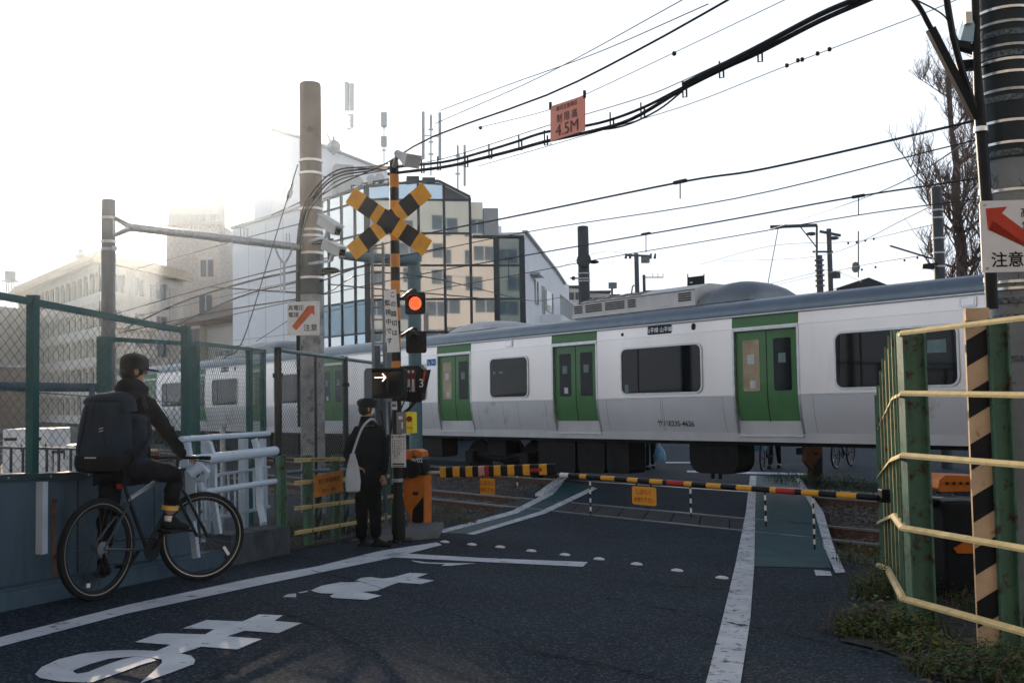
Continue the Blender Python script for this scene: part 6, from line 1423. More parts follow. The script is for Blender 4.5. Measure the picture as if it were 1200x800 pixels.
# ---- poles beyond the train
def zpt(x, y, D): return P(x, y, D)
def plainpole(name, x, ytop, D, dia, label, mm, cat='pole', group=None, taper=.9):
    q = P(x, ytop, D); b_ = V((q.x, q.y, 0)); r = thing(name, label, cat, b_, group)
    m = MB(); m.tube([b_-Z*.1, q-Z*.04, q-Z*.01, q], [dia/2, dia/2*taper, dia/2*taper*.92, dia/2*taper*.6], 16); part(m, 'shaft', mm, r, True); return r, b_
M_pdk = mat('pole_dark_grey', (.06, .07, .075), .6, var=.15, scale=3)
r, b_ = plainpole('round_pole', 683, 265, 27, .33, 'dark round-topped pole standing behind the train right of the low white building', M_pdk)
c = P(684, 305, 26.7); m = MB(); m.tube([c+V((0, -.12, 0)), c+V((0, .1, 0))], .19, 14); part(m, 'round_fitting', M_pdk, r, True)
m = MB(); m.ball(P(696, 307, 26.8), (.14, .10, .05), 10, 6); m.tube([P(686, 306, 26.8), P(694, 307, 26.8)], .03, 6); part(m, 'lamp_arm', M_blk, r, True)
for y in (321, 327, 330): m = MB(); z = P(684, y, 27).z; m.tube([b_+Z*(z-.015), b_+Z*(z+.015)], .172, 16); part(m, 'steel_band', M_galv, r, True)
m = MB(); m.tube([P(668, 326, 27), P(680, 326, 27)], .02, 6); m.ball(P(672, 326, 27), .06, 8, 5); part(m, 'insulator', M_pdk, r)
r, b_ = plainpole('round_pole', 1097, 219, 24, .275, 'dark pole in front of the bare tree', M_pdk)
for y in (247, 256, 280, 297, 313): m = MB(); z = P(1097, y, 24).z; m.tube([b_+Z*(z-.02), b_+Z*(z+.02)], .146, 16); part(m, 'steel_band', M_galv, r, True)
m = MB(); m.bar(P(1080, 312, 23.8), P(1094, 313, 23.8), .12, .10); m.bar(P(1083, 310, 23.8), P(1098, 309, 23.8), .05, .04); part(m, 'fitting', M_blk, r)
m = MB(); m.bar(P(1043, 288, 24.5), P(1092, 303, 24), .04, .04); part(m, 'stay_bar', M_blk, r)
r, b_ = plainpole('utility_pole', 745.5, 297, 60, .32, 'distant utility pole with a small transformer right of the round pole', M_pdk, group='distant utility poles')
m = MB(); m.bar(P(733, 299, 60), P(763, 300, 60), .12, .12); part(m, 'crossarm', M_pdk, r); m = MB(); m.tube([P(756, 308, 60), P(756, 301, 60)], .28, 10); part(m, 'transformer', M_spole, r)
for x in (733, 738, 762, 767): m = MB(); m.tube([P(x, 303, 60), P(x+1, 297, 60)], [.1, .06], 6); part(m, 'insulator', M_pdk, r)
m = MB(); m.tube([P(740, 345, 60), P(741, 336, 60), P(743, 334, 60)], .05, 6); part(m, 'cable_loop', M_wire, r)
r, b_ = plainpole('utility_pole', 754.5, 322, 62, .22, 'short distant pole with two thin side arms', M_pdk, group='distant utility poles')
m = MB(); m.bar(P(755, 325, 62), P(777, 325, 62), .06, .06); part(m, 'upper_arm', M_pdk, r)
m = MB(); m.bar(P(755, 341, 62), P(779, 340, 62), .07, .07); part(m, 'lower_arm', M_pdk, r)
for x in (765, 771, 777): m = MB(); m.bar(P(x, 325, 62), P(x, 320, 62), .04, .04, V((0, 1, 0))); part(m, 'pin', M_pdk, r)
r, b_ = plainpole('utility_pole', 717, 332, 66, .16, 'thin distant pole with a small lamp beside the tan building', M_pdk, group='distant utility poles')
m = MB(); m.tube([P(718, 338, 66), P(718, 331, 66)], .28, 8); part(m, 'lamp', M_spole, r)
r, b_ = plainpole('utility_pole', 959.5, 299, 48, .36, 'stout distant pole carrying a horizontal steel beam', M_pdk, group='distant utility poles')
m = MB(); m.tube([P(957, 300, 48), P(957, 264, 48)], .06, 6); m.bar(P(902, 266, 48), P(957, 264, 48), .16, .14); m.tube([P(938, 266, 48), P(957, 290, 48)], .03, 5); part(m, 'steel_beam', M_pdk, r)
m = MB(); m.tube([P(912, 267, 48), P(900, 332, 48)], .02, 4); part(m, 'drop_wire', M_thin, r)
for k in range(6): m = MB(); z = P(959, 305+k*6, 48).z; m.tube([b_+Z*(z-.03), b_+Z*(z+.03)], .24, 10); part(m, 'steel_band', M_spole, r)
r, b_ = plainpole('utility_pole', 971, 268, 50, .28, 'taller distant pole with short crossarms beside the stout one', M_pdk, group='distant utility poles')
m = MB(); m.bar(P(960, 271, 50), P(985, 276, 50), .12, .12); part(m, 'crossarm', M_pdk, r); m = MB(); m.bar(P(952, 295, 50), P(976, 295, 50), .09, .09); part(m, 'crossarm', M_pdk, r)
for x, y in ((951, 274), (977, 279)): m = MB(); m.ball(P(x, y, 50), (.28, .12, .1), 8, 5); part(m, 'insulator', M_pdk, r)
m = MB(); m.tube([P(978, 326, 50), P(978, 318, 50)], .3, 8); part(m, 'box', M_pdk, r)
r = thing('roof_antenna', 'thin aerial mast with a small dish above the dark gable', 'antenna', P(1006, 322, 60)); m = MB(); m.tube([P(1006, 325, 60), P(1006, 271, 60)], .04, 5); part(m, 'mast', M_thin, r)
m = MB(); m.loft([[P(1003, 313, 60)+V((cos(a)*q, 0, sin(a)*q*1.3)) for a in [2*pi*i/12 for i in range(12)]] for q in (.05, .25)]+[[P(1003, 313, 60)+V((cos(a)*.25, .1, sin(a)*.33)) for a in [2*pi*i/12 for i in range(12)]]]); part(m, 'dish', M_spole, r)
hs2 = thing('signal_board', 'small black board hung from two straps above the train roof', 'signal board', P(815, 330, 30))
m = MB(); m.box(P(815, 330.5, 30), (.48, .05, .34), (V((1, -.02, .10)).normalized(), V((0, 1, 0)), Z)); part(m, 'board', M_blk, hs2)
for x in (806, 825): m = MB(); m.bar(P(x, 338, 29.95), P(x, 321, 29.95), .03, .03, V((0, 1, 0))); part(m, 'strap', M_blk, hs2)
m = MB(); m.box(P(810, 331, 29.9), (.08, .02, .03)); part(m, 'marker', M_signw, hs2)
q = P(815, 300, 30); m = MB(); m.bar(P(806, 322, 29.95), PV(806, 321, 18.9), .01, .01); 
gh = thing('gabled_house', 'dark gabled roof of a house peeping over the train beside the tree', 'house', XYD(1012, 62)+(0,))
a, b, c = P(980, 338, 60), P(1018, 325, 60), P(1046, 336, 60); m = MB(); m.prism([V((a.x, a.y, a.z-.6)), a, b, c, V((c.x, c.y, c.z-.6))], V((0, 8, 0))); part(m, 'roof', M_blk, gh); m = MB(); m.hexa([V((a.x+.5, a.y+.3, 0)), V((c.x-.5, c.y+.3, 0)), V((c.x-.5, c.y+7, 0)), V((a.x+.5, a.y+7, 0)), V((a.x+.5, a.y+.3, a.z-.6)), V((c.x-.5, c.y+.3, a.z-.6)), V((c.x-.5, c.y+7, a.z-.6)), V((a.x+.5, a.y+7, a.z-.6))]); part(m, 'wall', M_wallg, gh)
# faint far wires at the right
for pts, lab in (([(820, 310, 60), (905, 288, 55), (1000, 283, 50), (1095, 263, 24)], 'faint beaded far wire left of the bare tree'), ([(905, 335, 60), (1000, 313, 45), (1095, 297, 24)], 'faint far wire slanting up to the dark pole'), ([(900, 333, 55), (962, 318, 50), (975, 316, 50), (1010, 330, 40)], 'wire dipping behind the dark gable'), ([(845, 306, 70), (960, 300, 50), (1095, 240, 24)], 'faint thin far wire crossing the two distant poles'), ([(745, 300, 60), (700, 296, 60), (620, 330, 60)], 'faint wire from the distant pole to the low white building')):
    wire(pts, .012, lab, mm=M_thin)
for k, (x, y) in enumerate(((994, 285), (1004, 284), (1014, 282), (1024, 280), (1010, 316), (1026, 313), (1060, 305), (1075, 302))): m = MB(); m.ball(P(x, y, 40), .05, 6, 4); one(m, 'wire_bead', M_wire, ['first bead of the upper far row left of the tree', 'second bead of the upper far row', 'third bead of the upper far row', 'last bead of the upper far row nearest the tree', 'first bead of the lower far row', 'second bead of the lower far row', 'third bead of the lower far row', 'last bead of the lower far row by the dark pole'][k], 'wire fitting', 'beads on the far wires')

# ---- bare tree
def tree(base, H, lean, seed, label, col_, spread=1.0, r0=.30, n1=26):
    rnd = random.Random(seed); r = thing('bare_tree', label, 'tree', base)
    tk = MB(); br = MB(); tw = MB(); pts = []; rad = []
    for i in range(12):
        f_ = i/11; pts.append(base+V((lean*f_+rnd.uniform(-.12, .12), 0+rnd.uniform(-.12, .12), H*f_))); rad.append(r0*(1-.78*f_)*(1+rnd.uniform(-.12, .2)))
    tk.tube(curve_pts(pts, 2), [rad[min(11, int(k/2))] for k in range(len(curve_pts(pts, 2)))], 8); part(tk, 'trunk', col_, r, True)
    def branch(p, d_, L, rr, depth):
        n = 5; q = [p]; dd = d_.normalized()
        for i in range(n):
            dd = (dd+V((rnd.uniform(-.22, .22), rnd.uniform(-.22, .22), rnd.uniform(.0, .22)))).normalized(); q.append(q[-1]+dd*L/n)
        (br if depth < 2 else tw).tube(q, [rr*(1-.8*i/n)+.004 for i in range(n+1)], 5 if depth < 2 else 3, False)
        if depth < 3:
            for i in range({0: 8, 1: 7, 2: 4}[depth]):
                k = rnd.randint(1, n); s_ = V((rnd.uniform(-1, 1), rnd.uniform(-1, 1), rnd.uniform(.0, .9)))
                branch(q[k], (dd*.55+s_*.8), L*rnd.uniform(.38, .70), rr*.42, depth+1)
    for i in range(n1):
        f_ = .34+.64*i/n1; p = pts[min(11, int(f_*11))]; a = rnd.uniform(0, 2*pi); up = rnd.uniform(.1, .8)
        branch(p, V((cos(a), sin(a)*.8, up)), spread*rnd.uniform(1.0, 2.3)*(1.25-.6*f_), .085*(1.2-f_), 0)
    part(br, 'branches', col_, r); o = part(tw, 'twigs', mat('twig_brown', (.16, .11, .09), .8), r); o['kind'] = 'stuff'; return r
M_bark = mat('bark_brown', (.10, .075, .065), .9, var=.4, scale=6, bump=.6, bscale=12)
q = P(1131, 330, 34); tree(V((q.x, q.y, 0)), P(1122, 78, 34).z+.2, -.35, 4, 'tall bare pruned tree with many fine twigs left of the banded pole', M_bark, 1.3, .26, 27)

# ---- weeds
def weeds(name, label, spots, seed, cols, leaf=.035, grp=None):
    rnd = random.Random(seed); m = MB(); st_ = MB()
    for (x, y, rad, h, n) in spots:
        c = G(x, y)
        for i in range(n):
            a = rnd.uniform(0, 2*pi); rr = rad*sqrt(rnd.random()); px, py = c.x+cos(a)*rr, c.y+sin(a)*rr; z0 = gz(px, py); hh = h*rnd.uniform(.35, 1)*(1-.6*(rr/rad)**2); q = V((px, py, z0))
            tip = q+V((rnd.uniform(-.4, .4)*hh, rnd.uniform(-.4, .4)*hh, hh)); s_ = V((cos(a), sin(a), 0))*.0025
            st_.add([q-s_, q+s_, tip], [(0, 1, 2)])
            for k in range(7):
                p = q.lerp(tip, .15+.85*k/6); b_ = rnd.uniform(0, 2*pi); u = V((cos(b_), sin(b_), rnd.uniform(-.3, .7))).normalized(); w = u.cross(Z).normalized(); L = leaf*rnd.uniform(.5, 1.3)
                m.cur = rnd.randrange(len(cols)); m.add([p, p+u*L*.5+w*L*.28, p+u*L, p+u*L*.5-w*L*.28], [(0, 1, 2, 3)])
    for (x, y, rad, h, n) in spots:          # grass blades and dead leaves among the weeds
        c = G(x, y)
        for i in range(int(n*.8)):
            a = rnd.uniform(0, 2*pi); rr = rad*1.25*sqrt(rnd.random()); px, py = c.x+cos(a)*rr, c.y+sin(a)*rr; q = V((px, py, gz(px, py))); b_ = rnd.uniform(0, 2*pi); dd = V((cos(b_), sin(b_), 0)); hh = h*rnd.uniform(.25, .9)
            w = V((-dd.y, dd.x, 0))*rnd.uniform(.002, .005); m.cur = rnd.choice((1 % len(cols), len(cols)-1)); m.add([q-w, q+w, q+dd*hh*.2+Z*hh*.6+w*.7, q+dd*hh*.2+Z*hh*.6-w*.7, q+dd*hh*.55+Z*hh*.95], [(0, 1, 2, 3), (3, 2, 4)])
        for i in range(int(n*.15)):
            a = rnd.uniform(0, 2*pi); rr = rad*1.5*sqrt(rnd.random()); px, py = c.x+cos(a)*rr, c.y+sin(a)*rr; q = V((px, py, gz(px, py)+.02)); u = V((rnd.uniform(-1, 1), rnd.uniform(-1, 1), rnd.uniform(-.2, .2))).normalized()*.03; w = V((-u.y, u.x, rnd.uniform(-.01, .01)))*.5; m.cur = len(cols)-1; m.add([q-u, q+w, q+u, q-w], [(0, 1, 2, 3)])
    o = m.build(name, cols); tag(o, label, 'weeds', grp, 'stuff'); o2 = st_.build('weed_stalks', cols[0]); o2.parent = o; o2['kind'] = 'stuff'; return o
ML = [mat('leaf_dark', (.030, .070, .025), .7), mat('leaf_mid', (.070, .125, .030), .7), mat('leaf_yellow', (.17, .19, .035), .7), mat('leaf_dry', (.12, .085, .05), .8)]
weeds('weeds', 'low leafy weeds growing at the foot of the corner post on the right', [(1040, 742, .34, .26, 260), (1060, 690, .30, .42, 150), (1030, 700, .22, .35, 90), (1015, 660, .3, .35, 70), (1085, 762, .25, .14, 90), (1000, 745, .10, .06, 30)], 3, ML, .045, 'weeds beside the fences')
weeds('weeds', 'dark weeds at the lower right corner under the striped board', [(1130, 790, .28, .16, 200), (1175, 780, .3, .2, 200), (1200, 720, .5, .25, 200), (1120, 700, .5, .2, 160)], 5, ML[:2]+[ML[3]], .035, 'weeds beside the fences')
weeds('weeds', 'sparse weeds in the ballast beside the orange machine', [(520, 612, .5, .15, 120), (505, 600, .5, .22, 120), (480, 618, .4, .2, 80), (540, 602, .5, .1, 80), (455, 625, .3, .3, 60)], 6, [ML[0], ML[3]], .04, 'weeds beside the fences')
weeds('weeds', 'dry weeds and earth plants under the low rail fence', [(345, 625, .4, .3, 120), (375, 622, .5, .3, 140), (400, 618, .5, .25, 100), (340, 640, .15, .15, 40), (420, 612, .4, .3, 80)], 7, [ML[0], ML[1], ML[3]], .04, 'weeds beside the fences')
weeds('weeds', 'short grass along the far side of the crossing near the right machine', [(960, 565, .9, .25, 200), (1000, 575, .8, .2, 160), (930, 560, .5, .2, 90)], 9, [ML[0], ML[1]], .05, 'weeds beside the fences')
weeds('weeds', 'thin fringe of weeds along the foot of the blue-grey plinth', [(30, 700, .10, .04, 40), (80, 692, .10, .03, 30), (280, 655, .25, .06, 60), (310, 652, .2, .05, 40)], 10, [ML[0], ML[3]], .02, 'weeds beside the fences')
# earth verge under the weeds at the right, and under the rail fence at the left
M_earth = mat('earth', (.045, .042, .036), .95, var=.5, scale=10, bump=1, bscale=25)
def verge(px, name='verge'):
    m = MB(); c = [G(x, y, .012) for x, y in px]; bm = bmesh.new(); f = bm.faces.new([bm.verts.new(p) for p in c]); bmesh.ops.triangulate(bm, faces=[f], ngon_method='EAR_CLIP'); bm.verts.index_update(); m.add([v.co for v in bm.verts], [[v.index for v in g_.verts] for g_ in bm.faces]); bm.free(); return struct(m, name, M_earth)
verge([(985, 750), (1008, 735), (1020, 700), (1002, 672), (1010, 660), (1250, 690), (1300, 900), (1150, 830), (1100, 785), (1030, 760)])
verge([(338, 645), (345, 618), (480, 600), (505, 612), (440, 622), (400, 633)])
st = MB(); rnd = random.Random(15)
for k in range(700):
    x = rnd.uniform(1005, 1230); y = rnd.uniform(672, 800)
    if y > 735+(x-1000)*.4: continue
    rock(st, G(x, y, .015), rnd.uniform(.012, .03))
for k in range(300): rock(st, G(rnd.uniform(340, 480), rnd.uniform(606, 636), .015), rnd.uniform(.012, .03))
tag(st.build('gravel', M_stone), 'loose small stones on the earth verges by the fences', 'gravel', kind='stuff')

# ================================================================== PEOPLE AND BICYCLES
def skin_mesh(name, vts, eds, mm, parent, sub=2, root=0, label=None, fold=0):
    if name in ('jacket', 'trousers', 'coat', 'jacket_back_panel', 'hood'): sub = 3; fold = .016
    """vts: list of (position, radius or (rx,ry)); grown into one continuous surface"""
    me = bpy.data.meshes.new(name); me.from_pydata([tuple(v[0]) for v in vts], eds, [])
    o = bpy.data.objects.new(name, me); col.objects.link(o)
    md = o.modifiers.new('skin', 'SKIN'); md.use_smooth_shade = True
    for i, v in enumerate(vts):
        r = v[1]; me.skin_vertices[0].data[i].radius = (r, r) if not isinstance(r, tuple) else r
        me.skin_vertices[0].data[i].use_root = (i == root)
    sb = o.modifiers.new('sub', 'SUBSURF'); sb.levels = sub; sb.render_levels = sub
    dg = bpy.context.evaluated_depsgraph_get(); m2 = bpy.data.meshes.new_from_object(o.evaluated_get(dg))
    bpy.data.objects.remove(o); m2.materials.clear(); m2.materials.append(mm); m2.name = name
    if fold:                       # creases in the cloth
        for v in m2.vertices:
            c = v.co; k = noise.noise(V((c.x*7, c.y*7, c.z*13)))+.6*noise.noise(V((c.x*17+4, c.y*17, c.z*24)))-.25*abs(noise.noise(V((c.x*11, c.y*11+9, c.z*30))))
            v.co = c+v.normal*(k*fold)
    for p in m2.polygons: p.use_smooth = True
    q = bpy.data.objects.new(name, m2); col.objects.link(q); q.parent = parent
    if parent.parent is None: q.matrix_parent_inverse = Matrix.Translation(-parent.location)
    if label: q['label'] = label
    return q
M_skin = mat('skin', (.42, .24, .17), .55, var=.05)
M_hair = mat('hair_black', (.015, .012, .011), .6)
M_jkt = mat('jacket_black', (.009, .011, .015), .75, spec=.08, var=.3, scale=6, bump=.5, bscale=14)
M_navy = mat('jacket_navy_panel', (.018, .028, .042), .7, spec=.08, var=.2, scale=8, bump=.5, bscale=18)
M_pants = mat('trousers_black', (.008, .009, .012), .8, spec=.08, var=.3, scale=6, bump=.4, bscale=16)
M_bag = mat('backpack_dark_grey', (.017, .030, .046), .6, spec=.08, var=.2, scale=5, bump=.4, bscale=22)
M_bagblk = mat('backpack_black', (.012, .013, .015), .5, spec=.08, var=.2)
M_tote = mat('tote_canvas', (.42, .46, .50), .85, var=.12, scale=7, bump=.5, bscale=18)
M_coat = mat('coat_black', (.007, .009, .012), .85, spec=.08, var=.3, scale=7, bump=.4, bscale=14)
def lerpv(a, b, t): return a+(b-a)*t
def hand(wrist, d_, side_, up_, s, parent, curl=.5, mm=None):
    """palm with four curled fingers of different lengths and a thumb from its side"""
    d_ = d_.normalized(); vts = [(wrist, .024*s), (wrist+d_*.04*s, (.036*s, .016*s)), (wrist+d_*.085*s, (.034*s, .013*s))]; eds = [(0, 1), (1, 2)]
    for k, (off_, L) in enumerate(((-.028, .066), (-.010, .076), (.010, .070), (.027, .054))):
        b_ = wrist+d_*.092*s+side_*off_*s; i0 = len(vts); vts += [(b_, .0095*s), (b_+(d_*(1-curl*.5)-up_*curl*.6)*L*.5*s, .0088*s), (b_+(d_*(1-curl*1.2)-up_*curl*1.5)*L*.9*s, .0078*s)]
        eds += [(2, i0), (i0, i0+1), (i0+1, i0+2)]
    i0 = len(vts); tb = wrist+d_*.035*s-side_*.032*s; vts += [(tb, .012*s), (tb+d_*.03*s-side_*.012*s-up_*.02*s*curl, .010*s), (tb+d_*.055*s-side_*.004*s-up_*.04*s*curl, .0085*s)]; eds += [(1, i0), (i0, i0+1), (i0+1, i0+2)]
    return skin_mesh('hand', vts, eds, mm or M_skin, parent, 1)

# ---- bicycles
M_tyre = mat('tyre_rubber', (.012, .012, .013), .8); M_rim = mat('rim_stripe', (.35, .34, .32), .35, .7)
M_framedk = mat('bicycle_frame_grey', (.035, .045, .055), .35, .5, .1, coat=.3); M_frlt = mat('bicycle_tube_silver', (.45, .48, .50), .3, .7)
def bicycle(pr, pf, wheel_r, fp, label, group=None, basket=False, steer=0):
    """pr, pf: axle centres; fp: frame points in (along, up) from the rear axle, up from axle height"""
    u = (pf-pr); base = u.length; u = V((u.x, u.y, u.z)).normalized(); s_ = u.cross(Z).normalized(); up = s_.cross(u)
    root = thing('bicycle', label, 'bicycle', V(((pr.x+pf.x)/2, (pr.y+pf.y)/2, pr.z-wheel_r)), group)
    q = lambda a, b, o=0: pr+u*a+up*b+s_*o
    u0, s0 = u, s_
    for c in (pr, pf):
        rotm = Matrix.Rotation(steer if c is pf else 0, 3, up); u = rotm @ u0; s_ = rotm @ s0
        n = 48; ring = lambda r, o: [c+(u*cos(2*pi*i/n)+up*sin(2*pi*i/n))*r+s_*o for i in range(n)]
        m = MB(); R_ = wheel_r; m.loft([ring(R_-.045, -.012), ring(R_-.030, -.022), ring(R_-.008, -.018), ring(R_, 0), ring(R_-.008, .018), ring(R_-.030, .022), ring(R_-.045, .012)], True, False)
        m2 = MB(); m2.loft([ring(R_-.072, -.007), ring(R_-.045, -.0125), ring(R_-.045, .0125), ring(R_-.072, .007), ring(R_-.072, -.007)], True, False)
        m3 = MB(); m3.tube([c-s_*.035, c+s_*.035], .022, 12); m3.tube([c-s_*.055, c+s_*.055], .007, 8)
        for k in range(28):
            a = 2*pi*k/28; e = (u*cos(a)+up*sin(a)); t = (u*-sin(a)+up*cos(a))*(.018 if k % 4 < 2 else -.018); sd = s_*(.028 if k % 2 else -.028)
            m3.tube([c+t+sd, c+e*(R_-.070)], .0013, 3, False)
        m4 = MB(); m4.loft([ring(R_-.048, -.0215), ring(R_-.040, -.0225), ring(R_-.040, -.0215), ring(R_-.048, -.0205)], True, False); m4.loft([ring(R_-.048, .0215), ring(R_-.040, .0225), ring(R_-.040, .0215), ring(R_-.048, .0205)], True, False)
        w = part(m2, 'wheel', M_blk, root, True); part(m, 'tyre', M_tyre, w, True); o = part(m3, 'spokes_and_hub', M_spole if False else mat('spoke_steel', (.16, .16, .17), .4, .7), w); part(m4, 'rim_stripe', M_rim, w, True)
        m5 = MB(); 
        if (c-pf).length < .01: m5.box(c+u*(R_*.58)-up*(R_*.36), (.025, .012, .085), ((u+up*.7).normalized(), s_, (up-u*.7).normalized()))
        else: m5.box(c-u*(R_*.2)-up*(R_*.68), (.03, .012, .03), (u, s_, up))
        part(m5, 'wheel_reflector', M_signw, w)
    u, s_ = u0, s0
    bb, st, sp_, ht, hb = fp['bb'], fp['seat_top'], fp['saddle'], fp['head_top'], fp['head_bot']
    m = MB(); m.tube([q(*bb), q(*st)], .018, 10); m.tube([q(*bb), q(*hb)], .026, 10); m.tube([q(*hb), q(*ht)], .022, 10)
    for o in (-1, 1): m.tube([q(0, 0, .06*o), q(bb[0]-.04, bb[1], .03*o)], .010, 8); m.tube([q(0, 0, .06*o), q(st[0]*.97+.0, st[1]*.86, .02*o)], .009, 8)
    part(m, 'frame', M_framedk, root, True)
    m = MB(); m.tube([q(st[0]*.99, st[1]*.93), q(*ht)], .017, 10); part(m, 'top_tube', M_frlt, root, True)
    m = MB(); m.tube([q(base, 0, .055), q(hb[0]+.005, hb[1]-.10, .055), q(hb[0], hb[1]-.03, .0), q(hb[0]+.005, hb[1]-.10, -.055), q(base, 0, -.055)], .014, 8); part(m, 'fork', M_framedk, root, True)
    m = MB(); m.tube([q(*st), q(*sp_)], .014, 8); part(m, 'seat_post', M_blk, root)
    m = MB(); m.loft([[q(sp_[0]+a, sp_[1]+.02+b, o) for o, b in ((-w, 0), (-w*.6, .02), (0, .025), (w*.6, .02), (w, 0), (0, -.015))] for a, w in ((-.13, .05), (-.10, .075), (-.02, .06), (.06, .025), (.13, .018), (.15, .008))]); part(m, 'saddle', M_blk, root, True)
    m = MB(); m.tube([q(*ht), q(ht[0]+.01, ht[1]+.07), q(ht[0]+.06, ht[1]+.09)], .015, 8); part(m, 'stem', M_blk, root)
    hbp = (ht[0]+.06, ht[1]+.09)
    m = MB(); m.tube(curve_pts([q(hbp[0]-.05, hbp[1], -.31), q(hbp[0]-.02, hbp[1], -.16), q(hbp[0], hbp[1], 0), q(hbp[0]-.02, hbp[1], .16), q(hbp[0]-.05, hbp[1], .31)], 4), .012, 8); hbo = part(m, 'handlebar', M_blk, root, True)
    for o in (-1, 1): m = MB(); m.tube([q(hbp[0]-.03, hbp[1], .21*o), q(hbp[0]-.05, hbp[1], .32*o)], .018, 10); part(m, 'grip', M_blkm, hbo, True); m = MB(); m.tube([q(hbp[0]+.02, hbp[1]-.02, .12*o), q(hbp[0]+.03, hbp[1]-.035, .26*o)], .006, 6); part(m, 'brake_lever', M_blk, hbo)
    m = MB(); n = 24; 
    m.loft([[q(bb[0]+cos(2*pi*i/n)*r, bb[1]+sin(2*pi*i/n)*r, o) for i in range(n)] for r, o in ((.03, .05), (.09, .052), (.09, .058), (.03, .060))]); ch = part(m, 'chainring', M_blk, root, True)
    m = MB(); m.loft([[q(cos(2*pi*i/n)*r, sin(2*pi*i/n)*r, o) for i in range(n)] for r, o in ((.02, .035), (.055, .04), (.055, .055), (.02, .06))]); part(m, 'cassette', M_spole, root)
    m = MB(); m.tube([q(.0, .055, .05), q(bb[0], bb[1]+.09, .055)], .005, 5); m.tube([q(.0, -.055, .05), q(.03, -.12, .05), q(bb[0], bb[1]-.09, .055)], .005, 5); part(m, 'chain', M_blk, root)
    m = MB(); m.tube([q(0, -.03, .06), q(.04, -.12, .06)], .014, 6); part(m, 'derailleur', M_blk, root)
    for sgn, o in ((1, .09), (-1, -.09)):
        ca = fp.get('crank', (.14, -.06)); p0 = q(bb[0], bb[1], o*.75); p1 = q(bb[0]+ca[0]*sgn, bb[1]+ca[1]*sgn, o)
        m = MB(); m.bar(p0, p1, .024, .014, s_); cr = part(m, 'crank', M_blk, root)
        m = MB(); m.cham(p1+s_*(.05*(1 if o > 0 else -1)), (.09, .09, .02), (u, s_, up), .005); part(m, 'pedal', M_blk, cr)
    if basket:
        m = MB(); c = q(base-.0, wheel_r+.28)
        for k in range(5): z = -.12+.06*k; m.tube([c+u*a+s_*b+up*z for a, b in ((-.14, -.17), (.14, -.17), (.14, .17), (-.14, .17), (-.14, -.17))], .006, 4)
        for k in range(8): a = -.14+.04*k; m.bar(c+u*a-s_*.17-up*.12, c+u*a-s_*.17+up*.13, .006, .006, u); m.bar(c+u*a+s_*.17-up*.12, c+u*a+s_*.17+up*.13, .006, .006, u)
        part(m, 'basket', M_spole, root)
    return root, q, u, s_, up
gr_, gf_ = G(114, 703), G(237, 680)
bdir = V((gf_.x-gr_.x, gf_.y-gr_.y, 0)); bo_ = V((gr_.x, gr_.y, 0))
def BP(x, y, off_=0):            # a point of the bicycle's own upright plane seen at a pixel
    n = V((bdir.y, -bdir.x, 0)).normalized(); q = ray(x, y); t = (bo_-CAM).dot(n)/q.dot(n); return CAM+q*t
WR = .377
pr_ = V((gr_.x, gr_.y, gr_.z+WR)); pf_ = V((gf_.x, gf_.y, gf_.z+WR))
_u = (pf_-pr_).normalized(); _s = _u.cross(Z).normalized(); _up = _s.cross(_u)
def L2(x, y): p = BP(x, y)-pr_; return (p.dot(_u), p.dot(_up))
fpts = {'bb': L2(172, 643), 'seat_top': L2(150, 582), 'saddle': L2(144, 560), 'head_top': L2(207, 549), 'head_bot': L2(213, 567), 'crank': (.10, .13)}
bike, bq, bu, bs, bup = bicycle(pr_, pf_, WR, fpts, 'black bicycle with a silver top tube standing beside the blue-grey wall', steer=radians(-30))
m = MB(); c = BP(143, 569); m.cham(c-bu*.03, (.03, .035, .045), (bu, bs, bup), .008); part(m, 'rear_light', mat('rear_light_red', (.6, .04, .02), .3), bike)

# ---- the cyclist
def at(x, y, D): return P(x, y, D)
hipc = BP(143, 549)
cyc = thing('person', 'cyclist in a black cap and jacket with a big dark backpack, one foot down', 'person', V((hipc.x, hipc.y, gz(hipc.x, hipc.y))))
R_ = _s           # the rider's right, which faces the road
F_ = _u
pel = hipc+Z*.02
chest = P(157, 486, 7.95); neck = P(160, 463, 8.0); head0 = P(160, 447, 8.02); head1 = P(156, 426, 8.02)
shR = P(174, 473, 7.92); elR = P(196, 506, 8.12); wrR = P(216, 536, 8.36)
shL = chest-R_*.19+Z*.05; elL = shL+F_*.24-R_*.06-Z*.2; hbL = bq(fpts['head_top'][0]+.03, fpts['head_top'][1]+.11, -.27); wrL = hbL-F_*.07+Z*.03
hipR = pel+R_*.09; kneeR = P(205, 556, 8.05); ankR = P(198, 604, 8.02)
hipL = pel-R_*.10; kneeL = P(126, 604, 7.66); ankL = P(120, 655, 7.70)
body = [(pel, .12), (lerpv(pel, chest, .5), .115), (chest, .12), (neck, .055), (head0, .062), (head1, (.080, .085)), (shR, .05), (elR, .04), (wrR, .026), (shL, .05), (elL, .04), (wrL, .026), (hipR, .075), (kneeR, .052), (ankR, .036), (hipL, .075), (kneeL, .052), (ankL, .036)]
beds = [(0, 1), (1, 2), (2, 3), (3, 4), (4, 5), (2, 6), (6, 7), (7, 8), (2, 9), (9, 10), (10, 11), (0, 12), (12, 13), (13, 14), (0, 15), (15, 16), (16, 17)]
skin_mesh('body', body, beds, M_skin, cyc)
jk = [(pel+Z*.02, (.165, .15)), (lerpv(pel, chest, .35), (.165, .145)), (lerpv(pel, chest, .7), (.18, .15)), (chest, (.185, .15)), (neck, .085), (shR, .082), (lerpv(shR, elR, .5), .068), (elR, .060), (wrR, .042), (shL, .082), (elL, .058), (wrL, .042)]
